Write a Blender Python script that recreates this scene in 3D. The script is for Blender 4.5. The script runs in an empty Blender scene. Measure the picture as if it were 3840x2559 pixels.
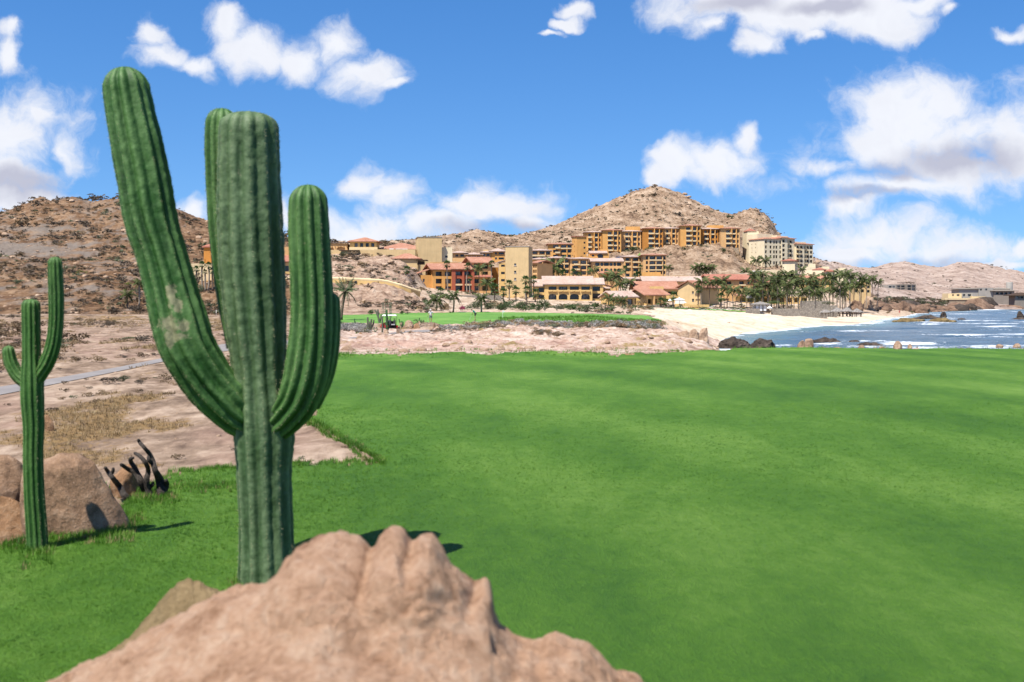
import bpy, bmesh, math, random
import numpy as np
from mathutils import Vector, Matrix
R = math.radians
C = bpy.context.scene.collection
# ------------------------------------------------------------------ camera
F, CX, HOR, H = 4117.0, 1920.0, 1120.0, 2.2      # focal length (photo pixels), centre, horizon row, eye height
cam = bpy.data.cameras.new('camera'); camo = bpy.data.objects.new('camera', cam); C.objects.link(camo)
camo.location = (0, 0, H); camo.rotation_euler = (R(90), 0, 0)
cam.sensor_width = 36; cam.lens = 36 * F / 3840; cam.shift_y = -(1279.5 - HOR) / 3840
cam.clip_start = 0.1; cam.clip_end = 60000
cam.dof.use_dof = True; cam.dof.focus_distance = 70; cam.dof.aperture_fstop = 2.7
bpy.context.scene.camera = camo
# ------------------------------------------------------------------ light
SUN_AZ, SUN_EL = R(217), R(61)
sd = Vector((math.sin(SUN_AZ) * math.cos(SUN_EL), math.cos(SUN_AZ) * math.cos(SUN_EL), math.sin(SUN_EL)))
sun = bpy.data.lights.new('sun', 'SUN'); sun.energy = 4.4; sun.angle = R(0.5); sun.color = (1, 0.95, 0.87)
suno = bpy.data.objects.new('sun', sun); C.objects.link(suno)
suno.rotation_euler = sd.to_track_quat('Z', 'Y').to_euler()
sc = bpy.context.scene
sc.view_settings.view_transform = 'Standard'; sc.view_settings.look = 'None'
sc.view_settings.gamma = 1; sc.view_settings.exposure = 1.05; sc.view_settings.use_curve_mapping = False
try:
    sc.cycles.max_bounces = 5; sc.cycles.diffuse_bounces = 2; sc.cycles.transparent_max_bounces = 6
except Exception: pass
# ------------------------------------------------------------------ sky (world)
world = bpy.data.worlds.new('World'); sc.world = world; world.use_nodes = True
nt = world.node_tree; nt.nodes.clear()
def wn(t, **k):
    n = nt.nodes.new(t)
    for a, b in k.items(): setattr(n, a, b)
    return n
def wl(a, b): nt.links.new(a, b)
def wmath(op, a, b=None, c=None, clamp=False):
    n = wn('ShaderNodeMath', operation=op); n.use_clamp = clamp
    for i, v in enumerate((a, b, c)):
        if v is None: continue
        if isinstance(v, (int, float)): n.inputs[i].default_value = v
        else: wl(v, n.inputs[i])
    return n.outputs[0]
sky = wn('ShaderNodeTexSky', sky_type='NISHITA'); sky.sun_disc = False
sky.sun_elevation = SUN_EL; sky.sun_rotation = SUN_AZ
sky.air_density = 1.0; sky.dust_density = 0.15; sky.ozone_density = 4.5
hs = wn('ShaderNodeHueSaturation'); hs.inputs['Saturation'].default_value = 1.28; hs.inputs['Hue'].default_value = 0.506
hs.inputs['Value'].default_value = 0.80
wl(sky.outputs[0], hs.inputs['Color'])
tc = wn('ShaderNodeTexCoord')
lift = wn('ShaderNodeVectorMath', operation='MULTIPLY_ADD'); lift.inputs[1].default_value = (1, 1, .85); lift.inputs[2].default_value = (0, 0, .11)
wl(tc.outputs['Generated'], lift.inputs[0]); lz = wn('ShaderNodeVectorMath', operation='NORMALIZE'); wl(lift.outputs[0], lz.inputs[0]); wl(lz.outputs[0], sky.inputs[0]); sp = wn('ShaderNodeSeparateXYZ'); wl(tc.outputs['Generated'], sp.inputs[0])
yy = wmath('MAXIMUM', wmath('ABSOLUTE', sp.outputs[1]), 0.12)
u = wmath('DIVIDE', sp.outputs[0], yy); v = wmath('DIVIDE', sp.outputs[2], yy)
cb = wn('ShaderNodeCombineXYZ'); wl(u, cb.inputs[0]); wl(v, cb.inputs[1]); wl(wmath('SIGN', sp.outputs[1]), cb.inputs[2])
nw = wn('ShaderNodeTexNoise'); nw.inputs['Scale'].default_value = 18; nw.inputs['Detail'].default_value = 6
wl(cb.outputs[0], nw.inputs['Vector'])
warp = wn('ShaderNodeVectorMath', operation='MULTIPLY_ADD'); wl(nw.outputs['Color'], warp.inputs[0])
warp.inputs[1].default_value = (0.06, 0.05, 0); 
off = wn('ShaderNodeVectorMath', operation='SUBTRACT'); wl(cb.outputs[0], off.inputs[0]); off.inputs[1].default_value = (0.030, 0.025, 0)
wl(off.outputs[0], warp.inputs[2]); P = warp.outputs[0]
def blobs(lst, k):
    acc = None
    for (x, y, rx, ry) in lst:
        m = wn('ShaderNodeVectorMath', operation='MULTIPLY_ADD'); wl(P, m.inputs[0])
        m.inputs[1].default_value = (F / rx, F / ry, 0); m.inputs[2].default_value = ((CX - x) / rx, (y - HOR) / ry, 0)
        l = wn('ShaderNodeVectorMath', operation='LENGTH'); wl(m.outputs[0], l.inputs[0])
        acc = l.outputs['Value'] if acc is None else wmath('SMOOTH_MIN', acc, l.outputs['Value'], k)
    return acc
CL = [(90,520,250,150),(150,440,130,90),(20,660,230,100),(250,540,80,110),(60,740,190,50),
 (40,110,75,50),(10,200,60,75),(560,150,60,75),(600,225,120,50),(720,248,95,45),
 (870,110,95,75),(960,200,150,85),(1130,225,150,75),(1250,175,95,80),(1350,270,150,75),(1450,320,70,30),
 (1400,695,140,70),(1480,720,110,80),
 (1760,760,170,85),(1890,780,170,100),(1650,840,250,70),(1980,840,120,50),(1300,870,220,70),(740,790,80,50),(1080,830,70,90),
 (2560,610,130,80),(2690,590,150,85),(2800,515,60,70),(2480,665,70,50), 
 (2750,20,260,90),(3000,60,270,100),(3260,60,280,80),(3470,20,160,70),(2850,175,100,50),(2680,100,90,55),(3060,150,60,30),
 (2140,30,60,26),(2090,75,50,20),(2050,110,36,14),
 (3450,440,320,160),(3680,480,360,210),(3560,380,260,120),(3820,560,200,160),(3290,540,220,130),(3640,620,340,80),(3120,630,140,50),(3350,700,330,75),(3200,770,160,45),
 (3290,880,220,95),(3500,940,340,110),(3400,900,220,110),(3180,940,240,70),(3720,1000,170,30),
 (3790,125,90,35),(3570,60,70,30),(3840,930,60,45),(2930,890,60,40)]
GR = [(3640,590,330,80),(3350,640,170,50),(60,690,260,70),(2780,15,220,50),(3120,40,170,40),(3400,1000,330,45),(1900,870,330,45),(3250,740,220,30)]
d1 = blobs(CL, 0.18); d2 = blobs(GR, 0.4)
nz = wn('ShaderNodeTexNoise'); nz.inputs['Scale'].default_value = 13; nz.inputs['Detail'].default_value = 9; nz.inputs['Roughness'].default_value = 0.62
wl(P, nz.inputs['Vector'])
f1 = wmath('SUBTRACT', 1.0, d1)
# beyond the frame the sky goes on with the same kind of scattered cumulus
ng = wn('ShaderNodeTexNoise'); ng.inputs['Scale'].default_value = 3.2; ng.inputs['Detail'].default_value = 3
wl(P, ng.inputs['Vector'])
gen = wmath('MULTIPLY', wmath('SUBTRACT', ng.outputs[0], 0.60), 4.0)
outm = wn('ShaderNodeMapRange'); outm.inputs[1].default_value = 0.5; outm.inputs[2].default_value = 0.7
wl(wmath('MAXIMUM', wmath('ABSOLUTE', u), wmath('MAXIMUM', wmath('MULTIPLY', v, 1.65), wmath('MULTIPLY', sp.outputs[1], -9))), outm.inputs[0])
mixf = wn('ShaderNodeMix'); wl(outm.outputs[0], mixf.inputs[0]); wl(f1, mixf.inputs[2]); wl(wmath('MAXIMUM', gen, -2.0), mixf.inputs[3])
fld = wmath('ADD', mixf.outputs[0], wmath('MULTIPLY', wmath('SUBTRACT', nz.outputs[0], 0.5), 3.4))
mk = wn('ShaderNodeMapRange', interpolation_type='SMOOTHSTEP'); mk.inputs[1].default_value = -0.30; mk.inputs[2].default_value = 0.75; wl(fld, mk.inputs[0])
gsh = wn('ShaderNodeMapRange', interpolation_type='SMOOTHSTEP'); gsh.inputs[1].default_value = 1.25; gsh.inputs[2].default_value = 0.2; gsh.inputs[3].default_value = 0; gsh.inputs[4].default_value = 1.0
wl(d2, gsh.inputs[0])
ns = wn('ShaderNodeTexNoise'); ns.inputs['Scale'].default_value = 26; ns.inputs['Detail'].default_value = 6; ns.inputs['Roughness'].default_value = .55; wl(P, ns.inputs['Vector'])
shd = wmath('ADD', gsh.outputs[0], wmath('MULTIPLY', wmath('SUBTRACT', ns.outputs[0], 0.45), 0.6), clamp=True)
cc = wn('ShaderNodeMix', data_type='RGBA'); wl(shd, cc.inputs[0]); cc.inputs[6].default_value = (4.5, 4.6, 4.9, 1); cc.inputs[7].default_value = (2.7, 2.75, 3.3, 1)
mx = wn('ShaderNodeMix', data_type='RGBA'); wl(wmath('MULTIPLY', mk.outputs[0], 0.97), mx.inputs[0]); wl(hs.outputs[0], mx.inputs[6]); wl(cc.outputs[2], mx.inputs[7])
bg = wn('ShaderNodeBackground'); bg.inputs['Strength'].default_value = 0.1; wl(mx.outputs[2], bg.inputs['Color'])
wo = wn('ShaderNodeOutputWorld'); wl(bg.outputs[0], wo.inputs['Surface'])
world.cycles.sampling_method = 'MANUAL'; world.cycles.sample_map_resolution = 256
# ------------------------------------------------------------------ numeric noise
rng = np.random.default_rng(7); random.seed(7)
_T = rng.random(65536).astype(np.float64)
def _h(*a):
    s = np.zeros(np.shape(a[0]), dtype=np.int64)
    for v, m in zip(a, (73856093, 19349663, 83492791)): s = s ^ (v.astype(np.int64) * m)
    return _T[s & 65535]
def vn2(x, y):
    xi = np.floor(x); yi = np.floor(y); fx = x - xi; fy = y - yi
    fx = fx * fx * (3 - 2 * fx); fy = fy * fy * (3 - 2 * fy)
    a = _h(xi, yi); b = _h(xi + 1, yi); c = _h(xi, yi + 1); d = _h(xi + 1, yi + 1)
    return (a + (b - a) * fx) * (1 - fy) + (c + (d - c) * fx) * fy
def fbm2(x, y, oct=4, g=0.5):
    s = 0; a = 1; t = 0
    for i in range(oct):
        s = s + a * vn2(x * 2 ** i + 17.3 * i, y * 2 ** i + 9.1 * i); t += a; a *= g
    return s / t - 0.5
def vn3(x, y, z):
    xi = np.floor(x); yi = np.floor(y); zi = np.floor(z); fx = x - xi; fy = y - yi; fz = z - zi
    fx = fx * fx * (3 - 2 * fx); fy = fy * fy * (3 - 2 * fy); fz = fz * fz * (3 - 2 * fz)
    def L(k): 
        a = _h(xi, yi, zi + k); b = _h(xi + 1, yi, zi + k); c = _h(xi, yi + 1, zi + k); d = _h(xi + 1, yi + 1, zi + k)
        return (a + (b - a) * fx) * (1 - fy) + (c + (d - c) * fx) * fy
    return L(0) * (1 - fz) + L(1) * fz
def fbm3(p, oct=4, g=0.5):
    s = 0; a = 1; t = 0
    for i in range(oct):
        q = p * 2 ** i + 13.7 * i; s = s + a * vn3(q[:, 0], q[:, 1], q[:, 2]); t += a; a *= g
    return s / t - 0.5
def sstep(a, b, x):
    t = np.clip((x - a) / (b - a), 0, 1); return t * t * (3 - 2 * t)
def inpoly(px, py, poly):
    res = np.zeros(np.shape(px), bool); n = len(poly); j = n - 1
    for i in range(n):
        xi, yi = poly[i]; xj, yj = poly[j]
        c = ((yi > py) != (yj > py)) & (px < (xj - xi) * (py - yi) / ((yj - yi) + 1e-9) + xi)
        res ^= c; j = i
    return res
# ------------------------------------------------------------------ mesh helpers
def mesh_np(name, V, Fc, mats, parent=None, smooth=False, mi=None, attrs=None, loc=None):
    V = np.asarray(V, np.float32)
    me = bpy.data.meshes.new(name)
    if isinstance(Fc, np.ndarray):
        nf, k = Fc.shape
        me.vertices.add(len(V)); me.vertices.foreach_set('co', V.ravel())
        me.loops.add(nf * k); me.loops.foreach_set('vertex_index', Fc.astype(np.int32).ravel())
        me.polygons.add(nf); me.polygons.foreach_set('loop_start', np.arange(0, nf * k, k, dtype=np.int32))
        me.update(calc_edges=True)
    else:
        me.from_pydata([tuple(map(float, q)) for q in V], [], Fc); me.update()
    for m in (mats if isinstance(mats, (list, tuple)) else [mats]): me.materials.append(m)
    if mi is not None: me.polygons.foreach_set('material_index', np.asarray(mi, np.int32))
    if smooth: me.polygons.foreach_set('use_smooth', np.ones(len(me.polygons), bool))
    for k, a in (attrs or {}).items():
        at = me.attributes.new(k, 'FLOAT', 'POINT'); at.data.foreach_set('value', np.asarray(a, np.float32))
    o = bpy.data.objects.new(name, me); C.objects.link(o)
    if parent: o.parent = parent
    if loc is not None: o.location = loc
    return o
def tag(o, label=None, cat=None, group=None, kind=None):
    if label: o['label'] = label
    if cat: o['category'] = cat
    if group: o['group'] = group
    if kind: o['kind'] = kind
    return o
def empty(name, loc, label, cat, group=None, rz=0):
    o = bpy.data.objects.new(name, None); C.objects.link(o); o.location = loc; o.rotation_euler = (0, 0, rz)
    o.empty_display_size = 0.3
    return tag(o, label, cat, group)
def dup(root, loc, rz=None, sc_=None, label=None, group=None):
    r = root.copy(); C.objects.link(r); r.location = loc
    if rz is not None: r.rotation_euler = (0, 0, rz)
    if sc_ is not None: r.scale = (sc_,) * 3 if np.isscalar(sc_) else sc_
    if label: r['label'] = label
    if group: r['group'] = group
    for ch in list(root.children):
        c = ch.copy(); C.objects.link(c); c.parent = r
        for g in list(ch.children):
            d = g.copy(); C.objects.link(d); d.parent = c
    return r
class MB:
    """collects simple solids into one mesh"""
    def __init__(s): s.v = []; s.f = []; s.m = []
    def add(s, v, f, m=0):
        b = len(s.v); s.v += [tuple(q) for q in v]; s.f += [tuple(i + b for i in q) for q in f]; s.m += [m] * len(f); return s
    def box(s, x0, x1, y0, y1, z0, z1, m=0):
        return s.add([(x0,y0,z0),(x1,y0,z0),(x1,y1,z0),(x0,y1,z0),(x0,y0,z1),(x1,y0,z1),(x1,y1,z1),(x0,y1,z1)],
                     [(0,3,2,1),(4,5,6,7),(0,1,5,4),(1,2,6,5),(2,3,7,6),(3,0,4,7)], m)
    def tube(s, pts, rad, n=6, m=0, cap=True):
        pts = [Vector(p) for p in pts]
        if np.isscalar(rad): rad = [rad] * len(pts)
        vs = []; fs = []
        for i, p in enumerate(pts):
            t = (pts[min(i + 1, len(pts) - 1)] - pts[max(i - 1, 0)]).normalized()
            a = t.cross(Vector((0.31, 0.95, 0.05))); a = (a if a.length > .1 else t.cross(Vector((1, 0, 0)))).normalized(); b = t.cross(a)
            for k in range(n):
                q = 2 * math.pi * k / n; vs.append(p + (a * math.cos(q) + b * math.sin(q)) * rad[i])
        for i in range(len(pts) - 1):
            for k in range(n): fs.append((i*n+k, i*n+(k+1) % n, (i+1)*n+(k+1) % n, (i+1)*n+k))
        if cap: fs += [tuple(range(n - 1, -1, -1)), tuple((len(pts) - 1) * n + k for k in range(n))]
        return s.add(vs, fs, m)
    def lathe(s, prof, n=10, m=0, c=(0, 0, 0)):
        vs = [(c[0] + r * math.cos(2*math.pi*k/n), c[1] + r * math.sin(2*math.pi*k/n), c[2] + z) for r, z in prof for k in range(n)]
        fs = [(i*n+k, i*n+(k+1) % n, (i+1)*n+(k+1) % n, (i+1)*n+k) for i in range(len(prof)-1) for k in range(n)]
        return s.add(vs, fs, m)
    def build(s, name, mats, parent=None, smooth=False, loc=None):
        return mesh_np(name, s.v, s.f, mats, parent, smooth, s.m, loc=loc)
# ------------------------------------------------------------------ materials
def mat(name): 
    m = bpy.data.materials.new(name); m.use_nodes = True; n = m.node_tree; b = n.nodes['Principled BSDF']
    return m, n, b
def N(n, t, **k):
    q = n.nodes.new(t)
    for a, b in k.items(): setattr(q, a, b)
    return q
def ramp(n, src, stops):
    r = N(n, 'ShaderNodeValToRGB'); e = r.color_ramp.elements
    while len(e) < len(stops): e.new(0.5)
    for q, (p, c) in zip(e, stops): q.position = p; q.color = (*c, 1)
    n.links.new(src, r.inputs[0]); return r.outputs[0]
def noise(n, vec, scale, det=4, rough=0.55, out=0):
    t = N(n, 'ShaderNodeTexNoise'); t.inputs['Scale'].default_value = scale; t.inputs['Detail'].default_value = det; t.inputs['Roughness'].default_value = rough
    n.links.new(vec, t.inputs['Vector']); return t.outputs[out]
def mixc(n, fac, a, b, mode='MIX'):
    m = N(n, 'ShaderNodeMix', data_type='RGBA', blend_type=mode)
    for i, v in ((0, fac), (6, a), (7, b)):
        if isinstance(v, (int, float)): m.inputs[i].default_value = v
        elif isinstance(v, tuple): m.inputs[i].default_value = (*v, 1)
        else: n.links.new(v, m.inputs[i])
    return m.outputs[2]
def fmath(n, op, a, b=0.0, clamp=False):
    m = N(n, 'ShaderNodeMath', operation=op); m.use_clamp = clamp
    for i, v in enumerate((a, b)):
        if isinstance(v, (int, float)): m.inputs[i].default_value = v
        else: n.links.new(v, m.inputs[i])
    return m.outputs[0]
def attr(n, name):
    a = N(n, 'ShaderNodeAttribute'); a.attribute_name = name; return a.outputs['Fac']
def bump(n, b, h, strength=0.5, dist=0.1):
    q = N(n, 'ShaderNodeBump'); q.inputs['Strength'].default_value = strength; q.inputs['Distance'].default_value = dist
    n.links.new(h, q.inputs['Height']); n.links.new(q.outputs[0], b.inputs['Normal'])
def coords(n, kind='Object', scale=None):
    t = N(n, 'ShaderNodeTexCoord').outputs[kind]
    if scale:
        m = N(n, 'ShaderNodeMapping'); m.inputs['Scale'].default_value = scale; n.links.new(t, m.inputs[0]); t = m.outputs[0]
    return t
def noisy(name, stops, scale=2.0, det=5, rough=0.85, bs=0.3, bd=0.05, bscale=None, spec=0.2, vs=None, rnd=0.0):
    m, n, b = mat(name); t = coords(n, 'Object', vs); f = noise(n, t, scale, det)
    c = ramp(n, f, stops)
    if rnd:
        oi = N(n, 'ShaderNodeObjectInfo'); h = N(n, 'ShaderNodeHueSaturation'); mr = N(n, 'ShaderNodeMapRange')
        mr.inputs[3].default_value = 1 - rnd; mr.inputs[4].default_value = 1 + rnd
        n.links.new(oi.outputs['Random'], mr.inputs[0]); n.links.new(mr.outputs[0], h.inputs['Value']); n.links.new(c, h.inputs['Color']); c = h.outputs[0]
    n.links.new(c, b.inputs['Base Color']); b.inputs['Roughness'].default_value = rough
    b.inputs['Specular IOR Level'].default_value = spec
    if bs: bump(n, b, noise(n, t, bscale or scale * 4, 5, 0.6), bs, bd)
    return m
def wallm(name, c, var=0.08):
    """painted render: slight mottling, vertical weather streaks"""
    m, n, b = mat(name); t = coords(n); t2 = coords(n, 'Object', (1.6, 1.6, 0.12))
    f = fmath(n, 'ADD', fmath(n, 'MULTIPLY', noise(n, t, 0.35, 4), .6), fmath(n, 'MULTIPLY', noise(n, t2, 1.2, 4), .4))
    d = tuple(q * (1 - 2.2 * var) for q in c); l = tuple(min(1, q * (1 + var)) for q in c)
    n.links.new(ramp(n, f, [(.3, d), (.55, c), (.75, l)]), b.inputs['Base Color']); b.inputs['Roughness'].default_value = .9
    b.inputs['Specular IOR Level'].default_value = .15
    bump(n, b, noise(n, t, 9, 4), .25, .03)
    return m
M = {}
M['orange'] = wallm('orange_paint', (.58, .31, .10)); M['orange2'] = wallm('ochre_paint', (.57, .345, .155))
M['yellow'] = wallm('yellow_paint', (.58, .39, .16)); M['tan'] = wallm('tan_paint', (.53, .385, .20))
M['beige'] = wallm('beige_paint', (.60, .47, .28)); M['cream'] = wallm('cream_paint', (.66, .56, .38))
M['red'] = wallm('red_paint', (.36, .105, .06)); M['white'] = wallm('white_paint', (.68, .64, .58), .06); M['grey'] = wallm('grey_render', (.30, .28, .25))
M['greybr'] = wallm('greybrown_render', (.22, .19, .16)); M['deep'] = wallm('burnt_orange_paint', (.42, .185, .045))
M['wood'] = noisy('dark_wood', [(.3, (.035, .022, .014)), (.7, (.075, .048, .03))], 3, rough=.7)
M['palewood'] = noisy('pale_wood', [(.3, (.22, .15, .09)), (.7, (.36, .26, .17))], 3, rough=.8)
M['metal'] = noisy('dark_metal', [(.3, (.02, .022, .024)), (.7, (.04, .042, .045))], 6, rough=.45, bs=0)
M['greensteel'] = noisy('green_steel', [(.3, (.03, .06, .04)), (.7, (.06, .10, .06))], 6, rough=.5, bs=0)
M['canvas'] = noisy('white_canvas', [(.3, (.60, .59, .57)), (.7, (.76, .75, .73))], 3, rough=.9, bs=.1)
def tile(name, stops, per=3.2):
    m, n, b = mat(name); t = coords(n); f = noise(n, t, 1.3, 6, .7); f2 = noise(n, t, .22, 3)
    n.links.new(ramp(n, fmath(n, 'ADD', fmath(n, 'MULTIPLY', f, .65), fmath(n, 'MULTIPLY', f2, .35)), stops), b.inputs['Base Color'])
    b.inputs['Roughness'].default_value = .9; b.inputs['Specular IOR Level'].default_value = .12
    w = N(n, 'ShaderNodeTexWave', wave_type='BANDS', bands_direction='X'); w.inputs['Scale'].default_value = per / 3.0; w.inputs['Distortion'].default_value = .6; w.inputs['Detail'].default_value = 2
    n.links.new(t, w.inputs[0]); bump(n, b, w.outputs['Fac'], .9, .18)
    return m
M['tile'] = tile('terracotta_tile', [(.3, (.30, .125, .075)), (.5, (.45, .22, .145)), (.7, (.55, .34, .25))])
M['tilepale'] = tile('pale_clay_tile', [(.3, (.40, .26, .20)), (.5, (.53, .39, .32)), (.7, (.62, .51, .44))])
M['tilered'] = tile('red_clay_tile', [(.3, (.30, .10, .065)), (.5, (.42, .175, .12)), (.7, (.50, .27, .20))])
def glass():
    m, n, b = mat('window_glass'); oi = N(n, 'ShaderNodeObjectInfo'); t = coords(n, 'Object', (3, 1, .6))
    cur = ramp(n, fmath(n, 'ADD', fmath(n, 'MULTIPLY', oi.outputs['Random'], .6), fmath(n, 'MULTIPLY', noise(n, t, 2.0, 1), .5)), [(.0, (.012, .016, .020)), (.62, (.03, .04, .05)), (.66, (.16, .17, .18)), (1, (.30, .30, .29))])
    n.links.new(cur, b.inputs['Base Color']); b.inputs['Roughness'].default_value = .12; b.inputs['Specular IOR Level'].default_value = .5
    return m
M['glass'] = glass()
M['frame'] = noisy('bronze_frame', [(.3, (.03, .022, .016)), (.7, (.06, .045, .03))], 5, rough=.5, bs=0)
M['whiteframe'] = noisy('white_frame', [(.3, (.5, .5, .48)), (.7, (.62, .62, .6))], 5, rough=.5, bs=0)
def stone(name, c0, c1, mort, sc_=3.6):
    m, n, b = mat(name); t = coords(n)
    v = N(n, 'ShaderNodeTexVoronoi', feature='DISTANCE_TO_EDGE'); v.inputs['Scale'].default_value = sc_; n.links.new(t, v.inputs[0])
    vc = N(n, 'ShaderNodeTexVoronoi'); vc.inputs['Scale'].default_value = sc_; n.links.new(t, vc.inputs[0])
    sx = N(n, 'ShaderNodeSeparateColor'); n.links.new(vc.outputs['Color'], sx.inputs[0])
    c = mixc(n, sx.outputs[0], c0, c1)
    e = N(n, 'ShaderNodeMapRange'); e.inputs[2].default_value = .08; n.links.new(v.outputs[0], e.inputs[0])
    n.links.new(mixc(n, e.outputs[0], mort, c), b.inputs['Base Color']); b.inputs['Roughness'].default_value = .9
    bump(n, b, e.outputs[0], .6, .12); return m
M['stone'] = stone('grey_fieldstone', (.18, .155, .125), (.32, .28, .225), (.12, .10, .085))
M['stonebrown'] = stone('brown_fieldstone', (.27, .20, .13), (.42, .32, .22), (.17, .13, .09))
# ------------------------------------------------------------------ terrain: cross lines at fixed depths, (photo column, row or metres)
LN = {
 1.2: [(0, 0.)], 30: [(-1800, 0.), (1200, 0.), (3840, .03), (5600, .05)],
 47: [(-1800, -.1), (1200, -.1), (1290, -.08), (2300, -.06), (2900, -.02), (3840, .1), (5600, .15)],
 58: [(-1800, -.3), (1200, -.35), (1300, -.45), (2500, -.55), (2700, -1.0), (2850, -2.6), (3050, -3.6), (5600, -4.2)],
 100: [(-1800, -.5), (900, -.6), (1300, -1.3), (1700, -1.2), (2000, -.95), (2300, -1.15), (2500, -1.3), (2640, -1.9), (2760, -4.4), (2900, -6.), (5600, -7.)],
 122: [(-1800, -.5), (900, -.7), (1200, -1.2), (1300, -1.55), (1450, -1.55), (1560, -1.35), (1650, -1.1), (1900, -1.), (2450, -.95), (2540, -1.4), (2640, -3.0), (2760, -5.), (3000, -6.5), (5600, -7.)],
 145: [(-1800, -.5), (900, -.7), (1250, -.75), (1500, -.78), (1600, -.9), (1780, -.78), (2000, -.6), (2200, -.25), (2470, -.22), (2500, -.7), (2560, -2.2), (2720, -4.3), (2850, -5.5), (3000, -6.5), (5600, -7.)],
 190: [(-1800, -.4), (800, -.55), (1250, -.57), (1600, -.57), (1900, -.4), (2250, -.3), (2450, -.9), (2560, -1.9), (2700, -2.95), (2800, -3.85), (2950, -4.9), (3100, -7.), (5600, -8.)],
 250: [(-1800, 1000), (0, 1020), (400, 1045), (600, 1090), (720, 1132), (900, 1125), (1250, 1095), (1400, 1094), (1560, 1110), (1700, 1150), (1900, 1158), (2250, 1163), (2500, 1170), (2700, 1178), (2900, 1192), (3100, 1212), (3250, 1221), (3400, -6.5), (5600, -8.)],
 262: [(-1800, 990), (0, 1005), (400, 1020), (600, 1050), (740, 1060), (900, 1055), (1250, 1046), (1400, 1050), (1500, 1072), (1570, 1106), (1700, 1142), (1900, 1154), (2250, 1160), (2500, 1167), (2700, 1175), (2900, 1189), (3100, 1208), (3250, 1216), (3400, -6.2), (5600, -8.)],
 340: [(-1800, 930), (0, 965), (400, 980), (700, 990), (1060, 1000), (1250, 1008), (1450, 1008), (1520, 1025), (1562, 1086), (1700, 1112), (1900, 1136), (2300, 1147), (2600, 1153), (2900, 1166), (3100, 1178), (3250, 1182), (3350, 1192), (3450, -5.), (3600, -7.), (5600, -8.)],
 420: [(-1800, 900), (0, 880), (400, 885), (700, 935), (1060, 958), (1250, 964), (1500, 970), (1560, 1000), (1600, 1072), (1700, 1082), (1900, 1100), (2300, 1100), (2600, 1112), (2900, 1132), (3100, 1118), (3200, 1135), (3300, 1158), (3400, 1172), (3480, -5.5), (3600, -7.), (5600, -8.)],
 520: [(-1800, 890), (-500, 830), (0, 792), (60, 772), (105, 755), (130, 738), (150, 729), (190, 741), (240, 736), (290, 737), (340, 750), (400, 742), (450, 736), (560, 745), (650, 772), (700, 790), (740, 810), (790, 825), (900, 862), (1060, 888), (1240, 918), (1400, 935), (1560, 950), (1700, 985), (1900, 1000), (2000, 1032), (2300, 1032), (2500, 1036), (2700, 1040), (2800, 1035), (2950, 1040), (3100, 1060), (3200, 1092), (3300, 1130), (3420, 1150), (3520, -4.5), (3700, -6.), (5600, -7.)],
 620: [(-1800, 930), (0, 850), (450, 830), (800, 880), (1240, 925), (1560, 925), (1660, 928), (1900, 940), (2100, 942), (2200, 955), (2400, 938), (2600, 918), (2745, 932), (2785, 985), (2850, 1010), (3050, 1015), (3200, 1060), (3300, 1088), (3400, 1112), (3480, 1134), (3560, 1147), (3660, -4.4), (3840, -5), (5600, -6.)],
 800: [(-1800, 980), (0, 920), (800, 920), (1240, 915), (1420, 911), (1560, 906), (1660, 890), (1720, 886), (1790, 868), (1830, 871), (1880, 886), (1940, 892), (2100, 872), (2300, 828), (2450, 815), (2700, 850), (2800, 842), (2880, 860), (2905, 900), (3000, 965), (3056, 977), (3200, 1022), (3300, 1060), (3450, 1085), (3600, 1108), (3840, 1132), (4200, 1150), (5600, -4.5)],
 950: [(-1800, 1000), (800, 960), (1240, 935), (1790, 892), (1940, 890), (2000, 870), (2100, 840), (2200, 791), (2300, 751), (2400, 716), (2440, 703), (2480, 710), (2520, 721), (2580, 746), (2650, 776), (2700, 800), (2750, 813), (2800, 803), (2830, 800), (2870, 816), (2895, 842), (2915, 885), (3056, 978), (3200, 1014), (3300, 1043), (3600, 1085), (3840, 1115), (4500, 1130), (5600, 1140)],
 1250: [(-1800, 1010), (800, 980), (1240, 960), (1940, 920), (2200, 860), (2440, 780), (2700, 860), (2903, 955), (3056, 987), (3130, 992), (3200, 1006), (3300, 1028), (3400, 1022), (3500, 1040), (3620, 1018), (3720, 1032), (3840, 1050), (5600, 1100)],
 1700: [(-1800, 1050), (800, 1000), (2440, 900), (2900, 985), (3056, 985), (3130, 983), (3200, 1003), (3260, 1005), (3330, 990), (3390, 981), (3460, 995), (3530, 1005), (3600, 986), (3660, 986), (3720, 1000), (3840, 1018), (4500, 1010), (5600, 1060)],
 2600: [(-1800, 1110), (5600, 1115)],
}
YS = sorted(LN)
def _z(y, v): return v if v < 400 else H - (v - HOR) * y / F
LT = [(y, np.array([p for p, _ in LN[y]], float), np.array([_z(y, v) for _, v in LN[y]])) for y in YS]
def ter0(px, Y):
    px = np.asarray(px, float); Y = np.asarray(Y, float); z = np.zeros(np.broadcast(px, Y).shape)
    for (ya, pa, za), (yb, pb, zb) in zip(LT[:-1], LT[1:]):
        k = (Y >= ya) & (Y < yb)
        if not k.any(): continue
        p = np.broadcast_to(px, z.shape)[k]; t = (np.broadcast_to(Y, z.shape)[k] - ya) / (yb - ya)
        z[k] = np.interp(p, pa, za) * (1 - t) + np.interp(p, pb, zb) * t
    k = Y >= YS[-1]
    if np.any(k): z[k] = np.interp(np.broadcast_to(px, z.shape)[k], LT[-1][1], LT[-1][2])
    return z
SEA = -3.8
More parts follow.
